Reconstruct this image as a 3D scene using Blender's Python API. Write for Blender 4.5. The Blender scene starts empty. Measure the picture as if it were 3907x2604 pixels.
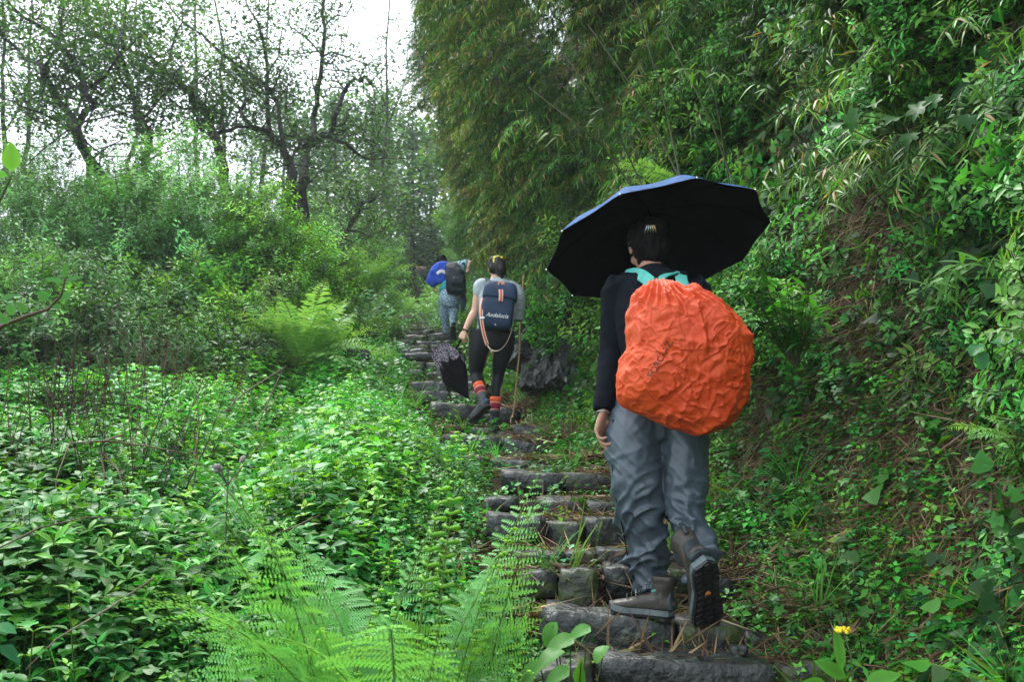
import bpy, math, random
import numpy as np
from mathutils import Vector, Matrix
from mathutils.bvhtree import BVHTree

SC = bpy.context.scene
COL = SC.collection
random.seed(7)
RNG = np.random.default_rng(7)
R = math.radians

# ---------------------------------------------------------------- camera
CAM_Z = 1.5
PITCH = math.atan(113.5 / 995.6)
cam_data = bpy.data.cameras.new('camera')
cam = bpy.data.objects.new('camera', cam_data)
COL.objects.link(cam)
cam.location = (0, 0, CAM_Z)
cam.rotation_euler = (math.pi / 2 + PITCH, 0, 0)
cam_data.lens = 35
cam_data.sensor_width = 36
cam_data.clip_start = 0.05
cam_data.clip_end = 1000
cam_data.dof.use_dof = True
cam_data.dof.focus_distance = 4.7
cam_data.dof.aperture_fstop = 6.3
SC.camera = cam

# ---------------------------------------------------------------- sky, sun, exposure
SUN_EL, SUN_ROT = R(58), R(-25)
world = bpy.data.worlds.new('World')
SC.world = world
world.use_nodes = True
wn = world.node_tree
wn.nodes.clear()
wo = wn.nodes.new('ShaderNodeOutputWorld')
bg = wn.nodes.new('ShaderNodeBackground')
sky = wn.nodes.new('ShaderNodeTexSky')
sky.sky_type = 'NISHITA'
sky.sun_disc = False
sky.sun_elevation = SUN_EL
sky.sun_rotation = SUN_ROT
sky.air_density = 1.0
sky.dust_density = 4.0
hs = wn.nodes.new('ShaderNodeHueSaturation')
hs.inputs['Saturation'].default_value = 0.22
mx = wn.nodes.new('ShaderNodeMix'); mx.data_type = 'RGBA'
mx.inputs[0].default_value = 0.72
mx.inputs['B'].default_value = (8.6, 9.6, 10.4, 1)      # even cloud cover in the sky texture's own units
wn.links.new(sky.outputs[0], hs.inputs['Color'])
wn.links.new(hs.outputs[0], mx.inputs['A'])
wn.links.new(mx.outputs['Result'], bg.inputs['Color'])
bg.inputs['Strength'].default_value = 0.10
wn.links.new(bg.outputs[0], wo.inputs[0])

sd = bpy.data.lights.new('sun', 'SUN')
sd.energy = 1.5
sd.angle = R(20)
sd.color = (1.0, 0.97, 0.92)
sun = bpy.data.objects.new('sun', sd)
COL.objects.link(sun)
sv = Vector((math.sin(SUN_ROT) * math.cos(SUN_EL), math.cos(SUN_ROT) * math.cos(SUN_EL), math.sin(SUN_EL)))
sun.rotation_euler = sv.to_track_quat('Z', 'Y').to_euler()
sun.location = (0, 0, 30)

SC.view_settings.view_transform = 'Standard'
SC.view_settings.look = 'None'
SC.view_settings.exposure = 1.62
SC.view_settings.gamma = 1.0
SC.view_settings.use_curve_mapping = False
SC.cycles.max_bounces = 4
SC.cycles.diffuse_bounces = 1
SC.cycles.glossy_bounces = 2
SC.cycles.transmission_bounces = 2
SC.cycles.volume_bounces = 0

# ---------------------------------------------------------------- helpers
FPX = 1024 * 35 / 36
def Q(px, py, Y):
    """place seen at picture point (px, py) of the 1024 wide photograph, Y metres up the path"""
    u = (px - 512) / FPX; v = (341.5 - py) / FPX
    cy = math.cos(PITCH) - v * math.sin(PITCH); cz = math.sin(PITCH) + v * math.cos(PITCH)
    t = Y / cy
    return Vector((u * t, Y, CAM_Z + cz * t))
def QD(dx, dy, Y):
    return Q(dx / 2.298, dy / 2.298, Y)
def proj(P):
    x, y, z = P[:, 0], P[:, 1], P[:, 2] - CAM_Z
    f = y * math.cos(PITCH) + z * math.sin(PITCH)
    up = -y * math.sin(PITCH) + z * math.cos(PITCH)
    f = np.where(f < 0.05, 0.05, f)
    return 512 + FPX * x / f, 341.5 - FPX * up / f, f

def hsh(*a):
    h = np.zeros(a[0].shape, dtype=np.uint32)
    for k, q in zip((73856093, 19349663, 83492791), a):
        h ^= (q.astype(np.int64) * k).astype(np.uint32)
    h ^= h >> np.uint32(13); h = h * np.uint32(1274126177); h ^= h >> np.uint32(16)
    h = h * np.uint32(2246822519); h ^= h >> np.uint32(13)
    return (h & np.uint32(0xffffff)).astype(float) / 0xffffff
def vn2(x, y, seed=0):
    x = np.asarray(x, float) + seed * 17.3; y = np.asarray(y, float) + seed * 9.1
    xi = np.floor(x); yi = np.floor(y); fx = x - xi; fy = y - yi
    fx = fx * fx * (3 - 2 * fx); fy = fy * fy * (3 - 2 * fy)
    a = hsh(xi, yi); b = hsh(xi + 1, yi); c = hsh(xi, yi + 1); d = hsh(xi + 1, yi + 1)
    return (a * (1 - fx) + b * fx) * (1 - fy) + (c * (1 - fx) + d * fx) * fy
def vn3(P, seed=0):
    x = P[:, 0] + seed * 17.3; y = P[:, 1] + seed * 9.1; z = P[:, 2] + seed * 3.7
    xi, yi, zi = np.floor(x), np.floor(y), np.floor(z)
    fx, fy, fz = x - xi, y - yi, z - zi
    fx = fx * fx * (3 - 2 * fx); fy = fy * fy * (3 - 2 * fy); fz = fz * fz * (3 - 2 * fz)
    def g(i, j, k): return hsh(xi + i, yi + j, zi + k)
    def l(a, b, t): return a * (1 - t) + b * t
    return l(l(l(g(0,0,0), g(1,0,0), fx), l(g(0,1,0), g(1,1,0), fx), fy),
             l(l(g(0,0,1), g(1,0,1), fx), l(g(0,1,1), g(1,1,1), fx), fy), fz)
def sstep(a, b, x):
    t = np.clip((x - a) / (b - a), 0, 1)
    return t * t * (3 - 2 * t)

def tag(o, label=None, cat=None, group=None, kind=None):
    if label: o['label'] = label
    if cat: o['category'] = cat
    if group: o['group'] = group
    if kind: o['kind'] = kind
    return o
def empty(name, loc=(0, 0, 0), label=None, cat=None, group=None):
    o = bpy.data.objects.new(name, None)
    COL.objects.link(o); o.location = loc
    o.empty_display_size = 0.1
    return tag(o, label, cat, group)
def link(name, mesh, parent=None, mat=None, M=None):
    o = bpy.data.objects.new(name, mesh)
    COL.objects.link(o)
    if mat is not None and len(mesh.materials) == 0: mesh.materials.append(mat)
    if parent is not None:
        o.parent = parent
        if parent.type == 'EMPTY' or parent.get('_org'):
            o.matrix_parent_inverse = Matrix.Translation(parent.location).inverted()
    if M is not None: o.matrix_world = M
    return o

def mesh_np(name, V, F, cols=None, mats=None, smooth=False, matidx=None):
    """V (n,3); F: (m,k) array or list of lists"""
    me = bpy.data.meshes.new(name)
    V = np.asarray(V, dtype=np.float32)
    if isinstance(F, np.ndarray):
        k = F.shape[1]; m = F.shape[0]
        me.vertices.add(len(V)); me.vertices.foreach_set('co', V.ravel())
        me.loops.add(m * k); me.loops.foreach_set('vertex_index', F.astype(np.int32).ravel())
        me.polygons.add(m)
        me.polygons.foreach_set('loop_start', np.arange(m, dtype=np.int32) * k)
        me.update(calc_edges=True)
    else:
        me.from_pydata(V.tolist(), [], F)
        me.update()
    if cols is not None:
        ca = me.color_attributes.new('Col', 'FLOAT_COLOR', 'POINT')
        c4 = np.ones((len(V), 4), dtype=np.float32); c4[:, :3] = cols
        ca.data.foreach_set('color', c4.ravel())
    for m_ in (mats or []): me.materials.append(m_)
    if matidx is not None: me.polygons.foreach_set('material_index', np.asarray(matidx, dtype=np.int32))
    if smooth: me.polygons.foreach_set('use_smooth', np.ones(len(me.polygons), dtype=bool))
    return me

def nrm(v):
    v = Vector(v); return v.normalized() if v.length > 1e-9 else Vector((0, 0, 1))

class MB:
    """collects leaves and tubes as triangles with vertex colours"""
    def __init__(s): s.v = []; s.f = []; s.c = []
    def leaf(s, o, d, n, L, W, col, segs=2, droop=0.2, fold=0.25, peak=0.4, tipcol=None):
        o = Vector(o); d = nrm(d); n = Vector(n); n = nrm(n - d * n.dot(d)); sd_ = d.cross(n)
        b = len(s.v); tc = tipcol or col
        s.v.append(tuple(o)); s.c.append(col)
        if segs == 1:
            t = peak; w = W / 2
            m = o + d * (L * t) - n * (droop * L * t * t)
            s.v.append(tuple(m + sd_ * w + n * (fold * w))); s.v.append(tuple(m - sd_ * w + n * (fold * w)))
            s.v.append(tuple(o + d * L - n * (droop * L))); s.c += [col, col, tc]
            s.f += [(b, b + 1, b + 3), (b, b + 3, b + 2)]
            return
        ts = [(i + 1) / (segs + 1) for i in range(segs)]
        for t in ts:
            w = W / 2 * (math.sin(math.pi * t ** (0.75 if peak < 0.5 else 1.2)) ** 0.8)
            m = o + d * (L * t) - n * (droop * L * t * t)
            cc = tuple(col[i] * (1 - t) + tc[i] * t for i in range(3))
            s.v += [tuple(m + sd_ * w + n * (fold * w)), tuple(m), tuple(m - sd_ * w + n * (fold * w))]
            s.c += [cc, tuple(q * 0.8 for q in cc), cc]
        s.v.append(tuple(o + d * L - n * (droop * L))); s.c.append(tc)
        tip = len(s.v) - 1
        s.f += [(b, b + 1, b + 2), (b, b + 2, b + 3)]
        for i in range(segs - 1):
            a = b + 1 + 3 * i; e = a + 3
            s.f += [(a, e, e + 1), (a, e + 1, a + 1), (a + 1, e + 1, e + 2), (a + 1, e + 2, a + 2)]
        a = b + 1 + 3 * (segs - 1)
        s.f += [(a, tip, a + 1), (a + 1, tip, a + 2)]
    def poly(s, o, d, n, pts, col, fold=0.15, droop=0.15):
        """broad leaf from an outline [(along, across)], fan about the midrib foot"""
        o = Vector(o); d = nrm(d); n = Vector(n); n = nrm(n - d * n.dot(d)); sd_ = d.cross(n)
        b = len(s.v)
        mx_ = max(p[0] for p in pts)
        c = o + d * (mx_ * 0.45) - n * (droop * mx_ * 0.2)
        s.v.append(tuple(c)); s.c.append(tuple(q * 0.85 for q in col))
        for (a, w) in pts:
            p = o + d * a + sd_ * w + n * (fold * abs(w) - droop * max(a, 0) ** 2 / mx_)
            s.v.append(tuple(p)); s.c.append(col)
        k = len(pts)
        for i in range(k): s.f.append((b, b + 1 + i, b + 1 + (i + 1) % k))
    def tube(s, pts, rs, col, sides=4, cap=False):
        pts = [Vector(p) for p in pts]; n = len(pts)
        if not hasattr(rs, '__len__'): rs = [rs] * n
        b = len(s.v); prev = None
        for i, p in enumerate(pts):
            t = nrm(pts[min(i + 1, n - 1)] - pts[max(i - 1, 0)])
            if prev is None:
                a = nrm(t.cross(Vector((0.31, 0.87, 0.12)) if abs(t.z) > 0.5 else Vector((0, 0, 1))))
            else:
                a = nrm(prev - t * prev.dot(t))
            prev = a; q = t.cross(a)
            for k in range(sides):
                an = 2 * math.pi * k / sides
                s.v.append(tuple(p + (a * math.cos(an) + q * math.sin(an)) * rs[i])); s.c.append(col)
        for i in range(n - 1):
            for k in range(sides):
                k2 = (k + 1) % sides
                A = b + i * sides + k; B = b + i * sides + k2; C = A + sides; D = B + sides
                s.f += [(A, B, D), (A, D, C)]
        if cap:
            for base in (b, b + (n - 1) * sides):
                s.v.append(tuple(sum((Vector(s.v[base + k]) for k in range(sides)), Vector()) / sides)); s.c.append(col)
                ce = len(s.v) - 1
                for k in range(sides): s.f.append((base + k, base + (k + 1) % sides, ce))
    def arr(s): return np.array(s.v, float), np.array(s.f, int), np.array(s.c, float)
    def mesh(s, name, mat, smooth=False):
        V, F, C = s.arr(); return mesh_np(name, V, F, C, [mat], smooth)

def rotmats(Z, yaw, Xref=None):
    """frames whose local z is Z (k,3), spun by yaw"""
    Z = Z / np.linalg.norm(Z, axis=1, keepdims=True)
    ref = np.tile(np.array([[1.0, 0, 0]]), (len(Z), 1)) if Xref is None else Xref
    bad = np.abs((Z * ref).sum(1)) > 0.95
    ref = np.where(bad[:, None], np.array([[0, 1.0, 0]]), ref)
    X = ref - Z * (Z * ref).sum(1, keepdims=True); X /= np.linalg.norm(X, axis=1, keepdims=True)
    Y = np.cross(Z, X)
    c, s_ = np.cos(yaw)[:, None], np.sin(yaw)[:, None]
    X2 = X * c + Y * s_; Y2 = -X * s_ + Y * c
    return np.stack([X2, Y2, Z], axis=2)
def bake(name, protos, P, M, S, idx, mat, tint=None, hue=None, extra=None):
    """one real mesh out of proto copies"""
    Vs, Fs, Cs = [], [], []; off = 0
    for k, (V, F, C) in enumerate(protos):
        sel = np.where(idx == k)[0]
        if len(sel) == 0: continue
        W = np.einsum('kij,nj->kni', M[sel], V) * S[sel][:, None, None] + P[sel][:, None, :]
        n = len(V)
        Vs.append(W.reshape(-1, 3))
        Fs.append((F[None] + (np.arange(len(sel)) * n)[:, None, None]).reshape(-1, 3) + off)
        CC = np.tile(C[None], (len(sel), 1, 1))
        if tint is not None: CC = CC * tint[sel][:, None, :]
        Cs.append(CC.reshape(-1, 3)); off += n * len(sel)
    if extra is not None:
        V, F, C = extra
        Vs.append(V); Fs.append(F + off); Cs.append(C)
    return mesh_np(name, np.concatenate(Vs), np.concatenate(Fs), np.concatenate(Cs), [mat])
def eulers(M):
    return np.stack([np.arctan2(M[:, 2, 1], M[:, 2, 2]), np.arcsin(np.clip(-M[:, 2, 0], -1, 1)), np.arctan2(M[:, 1, 0], M[:, 0, 0])], 1)
PROTO_COLS = {}
def proto_collection(key, protos, mat):
    if key in PROTO_COLS: return PROTO_COLS[key]
    c = bpy.data.collections.new(key)
    for k, (V, F, C) in enumerate(protos):
        me = mesh_np('%s_%02d' % (key, k), V, F, C, [mat])
        ob = bpy.data.objects.new('%s_%02d' % (key, k), me); c.objects.link(ob)
    PROTO_COLS[key] = c
    return c
def scatter(name, key, protos, P, M, S, idx, mat, tint, label, cat):
    """stuff nobody could count: one object, geometry nodes copy the protos onto its points"""
    me = bpy.data.meshes.new(name)
    me.vertices.add(len(P)); me.vertices.foreach_set('co', P.astype(np.float32).ravel())
    me.update()
    def at(n, t, prop, arr):
        a = me.attributes.new(n, t, 'POINT'); a.data.foreach_set(prop, arr.ravel())
    at('rot', 'FLOAT_VECTOR', 'vector', eulers(M).astype(np.float32))
    at('scl', 'FLOAT', 'value', S.astype(np.float32))
    at('idx', 'INT', 'value', idx.astype(np.int32))
    at('tint', 'FLOAT_VECTOR', 'vector', tint.astype(np.float32))
    o = bpy.data.objects.new(name, me); COL.objects.link(o)
    tag(o, label, cat, None, 'stuff')
    g = bpy.data.node_groups.new(name, 'GeometryNodeTree')
    g.interface.new_socket('Geometry', in_out='INPUT', socket_type='NodeSocketGeometry')
    g.interface.new_socket('Geometry', in_out='OUTPUT', socket_type='NodeSocketGeometry')
    N = g.nodes; Lk = g.links
    gi = N.new('NodeGroupInput'); go = N.new('NodeGroupOutput')
    ci = N.new('GeometryNodeCollectionInfo'); ci.inputs['Collection'].default_value = proto_collection(key, protos, mat)
    ci.inputs['Separate Children'].default_value = True; ci.inputs['Reset Children'].default_value = True
    ip = N.new('GeometryNodeInstanceOnPoints'); ip.inputs['Pick Instance'].default_value = True
    def na(n, t):
        a = N.new('GeometryNodeInputNamedAttribute'); a.data_type = t; a.inputs['Name'].default_value = n
        return a.outputs['Attribute']
    Lk.new(gi.outputs[0], ip.inputs['Points'])
    Lk.new(ci.outputs[0], ip.inputs['Instance'])
    Lk.new(na('idx', 'INT'), ip.inputs['Instance Index'])
    Lk.new(na('rot', 'FLOAT_VECTOR'), ip.inputs['Rotation'])
    Lk.new(na('scl', 'FLOAT'), ip.inputs['Scale'])
    Lk.new(ip.outputs[0], go.inputs[0])
    m = o.modifiers.new('scatter', 'NODES'); m.node_group = g
    return o

def wander(p0, d0, L_, n, rd, curl=.35, grav=0.0):
    pts = [Vector(p0)]; d = nrm(d0)
    for i in range(n):
        d = nrm(d + Vector((rd.gauss(0, curl), rd.gauss(0, curl), rd.gauss(0, curl) + grav)))
        pts.append(pts[-1] + d * (L_ / n))
    return pts
# ---------------------------------------------------------------- materials
def nmat(name):
    m = bpy.data.materials.new(name); m.use_nodes = True
    nt = m.node_tree; nt.nodes.clear()
    return m, nt, nt.nodes.new, nt.links.new
def sock(node, *names):
    for n in names:
        if n in node.inputs: return node.inputs[n]
def leaf_mat(name, rough=0.4, transl=0.3, inst=True, spec=0.5):
    m, nt, N, L = nmat(name)
    out = N('ShaderNodeOutputMaterial')
    at = N('ShaderNodeAttribute'); at.attribute_name = 'Col'
    geo = N('ShaderNodeNewGeometry')
    noi = N('ShaderNodeTexNoise'); noi.inputs['Scale'].default_value = 0.9; noi.inputs['Detail'].default_value = 2
    L(geo.outputs['Position'], noi.inputs['Vector'])
    hsv = N('ShaderNodeHueSaturation')
    L(at.outputs['Color'], hsv.inputs['Color'])
    mr = N('ShaderNodeMapRange'); mr.inputs['From Min'].default_value = 0.3; mr.inputs['From Max'].default_value = 0.7
    mr.inputs['To Min'].default_value = 0.66; mr.inputs['To Max'].default_value = 1.3
    L(noi.outputs['Fac'], mr.inputs['Value'])
    if inst:
        at2 = N('ShaderNodeAttribute'); at2.attribute_type = 'INSTANCER'; at2.attribute_name = 'tint'
        oi = N('ShaderNodeObjectInfo')
        mh = N('ShaderNodeMapRange'); mh.inputs['To Min'].default_value = 0.475; mh.inputs['To Max'].default_value = 0.52
        L(oi.outputs['Random'], mh.inputs['Value']); L(mh.outputs[0], hsv.inputs['Hue'])
        mm = N('ShaderNodeVectorMath'); mm.operation = 'MULTIPLY'
        L(hsv.outputs[0], mm.inputs[0]); L(at2.outputs['Vector'], mm.inputs[1]); csrc = mm.outputs[0]
    else:
        csrc = hsv.outputs[0]
    L(mr.outputs[0], hsv.inputs['Value'])
    pb = N('ShaderNodeBsdfPrincipled')
    L(csrc, pb.inputs['Base Color'])
    pb.inputs['Roughness'].default_value = rough
    sock(pb, 'Specular IOR Level').default_value = spec
    tr = N('ShaderNodeBsdfTranslucent')
    tg = N('ShaderNodeVectorMath'); tg.operation = 'MULTIPLY'; tg.inputs[1].default_value = (1.9, 1.7, 0.7)
    L(csrc, tg.inputs[0]); L(tg.outputs[0], tr.inputs['Color'])
    ms = N('ShaderNodeMixShader'); ms.inputs[0].default_value = transl
    L(pb.outputs[0], ms.inputs[1]); L(tr.outputs[0], ms.inputs[2]); L(ms.outputs[0], out.inputs[0])
    return m
def surf_mat(name, c1, c2=None, scale=5, rough=0.6, bump=0.0, bscale=40, detail=5, spec=0.5, c3=None, c3lo=0.55, c3hi=0.7,
             scale3=3, metallic=0, stretch=(1, 1, 1), rough2=None, sheen=0, bdist=0.01, ramp=(0.35, 0.65)):
    m, nt, N, L = nmat(name)
    out = N('ShaderNodeOutputMaterial'); pb = N('ShaderNodeBsdfPrincipled')
    tc = N('ShaderNodeTexCoord'); mp = N('ShaderNodeMapping'); mp.inputs['Scale'].default_value = stretch
    L(tc.outputs['Object'], mp.inputs['Vector'])
    pb.inputs['Roughness'].default_value = rough; pb.inputs['Metallic'].default_value = metallic
    sock(pb, 'Specular IOR Level').default_value = spec
    if sheen: sock(pb, 'Sheen Weight').default_value = sheen
    if c2 is None:
        pb.inputs['Base Color'].default_value = (*c1, 1)
    else:
        n = N('ShaderNodeTexNoise'); n.inputs['Scale'].default_value = scale; n.inputs['Detail'].default_value = detail
        L(mp.outputs[0], n.inputs['Vector'])
        r = N('ShaderNodeValToRGB'); r.color_ramp.elements[0].position = ramp[0]; r.color_ramp.elements[1].position = ramp[1]
        r.color_ramp.elements[0].color = (*c1, 1); r.color_ramp.elements[1].color = (*c2, 1)
        L(n.outputs['Fac'], r.inputs[0]); cs = r.outputs[0]
        if c3 is not None:
            n3 = N('ShaderNodeTexNoise'); n3.inputs['Scale'].default_value = scale3; n3.inputs['Detail'].default_value = 8
            sock(n3, 'Roughness').default_value = 0.65
            L(mp.outputs[0], n3.inputs['Vector'])
            r3 = N('ShaderNodeValToRGB'); r3.color_ramp.elements[0].position = c3lo; r3.color_ramp.elements[1].position = c3hi
            L(n3.outputs['Fac'], r3.inputs[0])
            mx3 = N('ShaderNodeMix'); mx3.data_type = 'RGBA'
            L(r3.outputs[0], mx3.inputs[0]); L(cs, mx3.inputs['A']); mx3.inputs['B'].default_value = (*c3, 1)
            cs = mx3.outputs['Result']
        L(cs, pb.inputs['Base Color'])
        if rough2 is not None:
            rr = N('ShaderNodeMapRange'); rr.inputs['To Min'].default_value = rough; rr.inputs['To Max'].default_value = rough2
            L(n.outputs['Fac'], rr.inputs['Value']); L(rr.outputs[0], pb.inputs['Roughness'])
    if bump:
        nb = N('ShaderNodeTexNoise'); nb.inputs['Scale'].default_value = bscale; nb.inputs['Detail'].default_value = 6
        L(mp.outputs[0], nb.inputs['Vector'])
        bp = N('ShaderNodeBump'); bp.inputs['Strength'].default_value = bump; bp.inputs['Distance'].default_value = bdist
        L(nb.outputs['Fac'], bp.inputs['Height']); L(bp.outputs[0], pb.inputs['Normal'])
    L(pb.outputs[0], out.inputs[0])
    return m
M_LEAF = leaf_mat('wet_leaf', 0.42, 0.28, True, 0.22)
M_LEAFR = leaf_mat('leaf', 0.46, 0.30, False, 0.2)
M_FERN = leaf_mat('fern_leaf', 0.5, 0.30, False, 0.25)
M_STRAW = leaf_mat('dry_litter', 0.6, 0.1, True, 0.3)
M_FAR = leaf_mat('far_leaf', 0.6, 0.3, False, 0.3)
M_SOIL = surf_mat('soil', (0.008, 0.006, 0.004), (0.028, 0.018, 0.010), 6, 0.8, 0.8, 30, c3=(0.02, 0.035, 0.008), scale3=2.2, bdist=0.03, spec=0.08)
M_STONE = surf_mat('wet_slate', (0.008, 0.010, 0.010), (0.034, 0.039, 0.037), 7, 0.30, 1.0, 26, 8, c3=(0.115, 0.13, 0.105), c3lo=0.58, c3hi=0.66, scale3=11, rough2=0.55, bdist=0.02)
M_STONE2 = surf_mat('mossy_slate', (0.009, 0.010, 0.011), (0.034, 0.036, 0.036), 6, 0.32, 0.9, 24, 8, c3=(0.035, 0.055, 0.008), c3lo=0.47, c3hi=0.58, scale3=7, rough2=0.6, bdist=0.02)
M_ROCK = surf_mat('streaked_rock', (0.006, 0.007, 0.007), (0.022, 0.025, 0.022), 3, 0.55, 1.0, 9, 8, c3=(0.20, 0.21, 0.195), c3lo=0.58, c3hi=0.64, scale3=9, stretch=(1.6, 1.6, 0.7), bdist=0.04)
M_BARK = surf_mat('dark_bark', (0.011, 0.010, 0.008), (0.035, 0.032, 0.025), 9, 0.8, 0.8, 20, bdist=0.02)
M_TWIG = surf_mat('dry_twig', (0.06, 0.04, 0.025), (0.16, 0.11, 0.07), 12, 0.7)
M_CULM = surf_mat('bamboo_culm', (0.02, 0.03, 0.008), (0.07, 0.075, 0.02), 6, 0.5)
M_SKIN = surf_mat('skin', (0.30, 0.15, 0.095), (0.38, 0.20, 0.13), 12, 0.5, 0.15, 120, bdist=0.002)
M_SKIN2 = surf_mat('fair_skin', (0.48, 0.27, 0.18), (0.56, 0.33, 0.23), 8, 0.5, 0.1, 90, bdist=0.002)
M_HAIR = surf_mat('black_hair', (0.002, 0.002, 0.002), (0.006, 0.005, 0.004), 60, 0.6, 0.6, 220, stretch=(1, 1, 0.25), bdist=0.004, spec=0.06)
M_HAIRB = surf_mat('dark_brown_hair', (0.004, 0.003, 0.003), (0.014, 0.009, 0.008), 50, 0.5, 0.5, 150, stretch=(1, 1, 0.2), bdist=0.004, spec=0.3)
M_SHIRTK = surf_mat('black_knit', (0.003, 0.0045, 0.007), (0.005, 0.008, 0.012), 30, 0.85, 0.2, 300, bdist=0.001, spec=0.08)
M_PANTS = surf_mat('slate_nylon', (0.050, 0.068, 0.088), (0.062, 0.083, 0.106), 4, 0.42, 0.1, 90, bdist=0.002)
M_COVER = surf_mat('orange_nylon', (0.56, 0.052, 0.005), (0.64, 0.072, 0.008), 5, 0.6, 0.5, 55, bdist=0.004)
M_TEAL = surf_mat('teal_webbing', (0.06, 0.34, 0.29), (0.08, 0.40, 0.34), 20, 0.7, 0.3, 300, bdist=0.001)
M_BLACK = surf_mat('black_cloth', (0.004, 0.004, 0.005), (0.007, 0.007, 0.008), 20, 0.95, spec=0.03)
M_RUBBER = surf_mat('black_rubber', (0.008, 0.008, 0.009), (0.014, 0.014, 0.015), 30, 0.55, 0.3, 80, bdist=0.002)
M_LEATH = surf_mat('brown_leather', (0.026, 0.021, 0.017), (0.055, 0.045, 0.036), 14, 0.5, 0.4, 60, c3=(0.085, 0.072, 0.06), scale3=12, bdist=0.002)
M_MIDS = surf_mat('grey_midsole', (0.075, 0.10, 0.105), (0.11, 0.14, 0.145), 20, 0.6, 0.2, 80, bdist=0.002)
M_HEELP = surf_mat('blue_black_synthetic', (0.012, 0.02, 0.026), (0.02, 0.03, 0.036), 20, 0.5, 0.3, 120, bdist=0.001)
M_UMBO = None
M_STEEL = surf_mat('steel', (0.45, 0.46, 0.48), None, rough=0.3, metallic=0.9)
M_GOLD = surf_mat('brass', (0.7, 0.45, 0.2), None, rough=0.35, metallic=0.8)
M_PRINT = surf_mat('dark_print', (0.03, 0.012, 0.01), None, rough=0.6)
M_WHITE = surf_mat('white_print', (0.8, 0.8, 0.8), None, rough=0.6)
M_ORANGE = surf_mat('orange_badge', (0.75, 0.22, 0.02), None, rough=0.5)
# ---------------------------------------------------------------- the lie of the land
STEP = [  # front edge distance, height of the step's top
    (2.0, 0.16), (2.75, 0.38), (3.3, 0.57), (3.75, 0.725), (4.1, 0.84), (4.45, 0.987), (4.72, 1.045), (5.05, 1.175), (5.5, 1.26),
    (6.1, 1.383), (6.9, 1.49), (7.9, 1.65), (8.7, 1.77), (9.8, 1.99), (10.6, 2.17), (11.3, 2.34), (12.2, 2.53),
    (13.0, 2.73), (14.0, 2.98), (15.0, 3.2), (16.4, 3.52)]
_d = np.array([-10] + [s[0] for s in STEP] + [22, 24, 26, 28, 36, 45, 60, 90, 140, 260], float)
_z = np.array([-1.6] + [s[1] for s in STEP] + [4.45, 4.8, 5.18, 5.55, 7.0, 8.75, 12.0, 19.5, 32, 62], float)
def pz(y): return np.interp(y, _d, _z)
def pc(y): return np.interp(y, [-10, 3.0, 3.75, 4.1, 5, 6, 8, 10, 12, 16, 22, 27, 36, 45, 60, 260],
                            [0.9, 0.8, 0.66, 0.52, 0.42, 0.34, -0.12, -0.42, -0.70, -1.36, -2.3, -3.1, -3.9, -4.3, -5.5, -20])
def xb(y): return np.interp(y, [-10, 3.6, 5, 7, 9.3, 12, 16, 22, 27, 36, 45, 60, 260],
                            [1.6, 1.5, 1.2, 0.80, 0.42, 0.05, -0.35, -1.15, -1.85, -2.5, -2.9, -3.6, -15])
def H(x, y, stairs=True):
    x = np.asarray(x, float); y = np.asarray(y, float)
    base = pz(y)
    if stairs:
        dd = np.array([s[0] + 0.13 for s in STEP]); zz = np.array([s[1] - 0.045 for s in STEP])
        k = np.clip(np.searchsorted(dd, y, side='right') - 1, 0, len(dd) - 1)
        fl = zz[k]
        onp = (1 - sstep(0.5, 0.8, np.abs(x - pc(y)))) * (y > 2.1) * (y < 16.5)
        base = base * (1 - onp) + np.minimum(fl, base + 0.05) * onp
        base = base - 0.05 * (1 - onp)
    b = x - xb(y)
    hb = np.interp(b, [0, 0.25, 0.68, 1.45, 3.0, 6, 14, 60], [0, 0.26, 1.3, 3.6, 7.2, 10.5, 14, 15])
    hb = hb * (0.85 + 0.3 * vn2(y * 0.5, x * 0.4, 3)) * (b > 0)
    l = np.maximum(pc(y) - 0.6 - x, 0)
    hump = 0.03 * np.exp(-((l - 0.45) / 0.3) ** 2) * sstep(4.5, 6, y)
    dip = -0.28 * np.exp(-((l - 1.3) / 0.35) ** 2) * sstep(3, 5, y) * (1 - sstep(11, 14, y))
    left = -0.10 * sstep(0, 1.0, l) * (1 - sstep(10, 14, y)) + hump + dip + 0.09 * np.clip(l - 1.6, 0, 8) * sstep(3, 9, y)
    farleft = -0.22 * np.clip(l - 9, 0, 60) * 0.7
    n = (vn2(x * 0.8, y * 0.8, 1) - 0.5) * 0.45 * sstep(0.3, 1.5, l) + (vn2(x * 3, y * 3, 2) - 0.5) * 0.07 * sstep(0, 0.5, np.maximum(l, b))
    n = n + (vn2(x * 1.7, y * 1.7, 5) - 0.5) * 0.5 * sstep(0.3, 1.5, b)
    return base + hb + left + farleft + n

def grow(a, b, s0, k):
    r = [a]; s_ = s0
    while r[-1] < b: r.append(r[-1] + s_); s_ *= k
    return np.array(r)
sx = np.concatenate([-grow(3, 75, 0.14, 1.07)[::-1], np.arange(-2.9, 3.6, 0.085), grow(3.65, 45, 0.13, 1.08)])
sy = np.concatenate([-grow(0, 12, 0.3, 1.2)[::-1], np.arange(0.2, 2, 0.15), np.arange(2, 13, 0.055), grow(13.05, 125, 0.12, 1.035)])
GX, GY = np.meshgrid(sx, sy)
GXw = GX + pc(GY)
GZ = H(GXw, GY)
ny_, nx_ = GX.shape
TV = np.stack([GXw.ravel(), GY.ravel(), GZ.ravel()], 1)
ii = (np.arange(ny_ - 1)[:, None] * nx_ + np.arange(nx_ - 1)[None]).ravel()
TF = np.stack([ii, ii + 1, ii + 1 + nx_, ii + nx_], 1)
g_ = link('ground', mesh_np('ground', TV, TF, None, [M_SOIL], True))
tag(g_, kind='structure')

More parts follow.
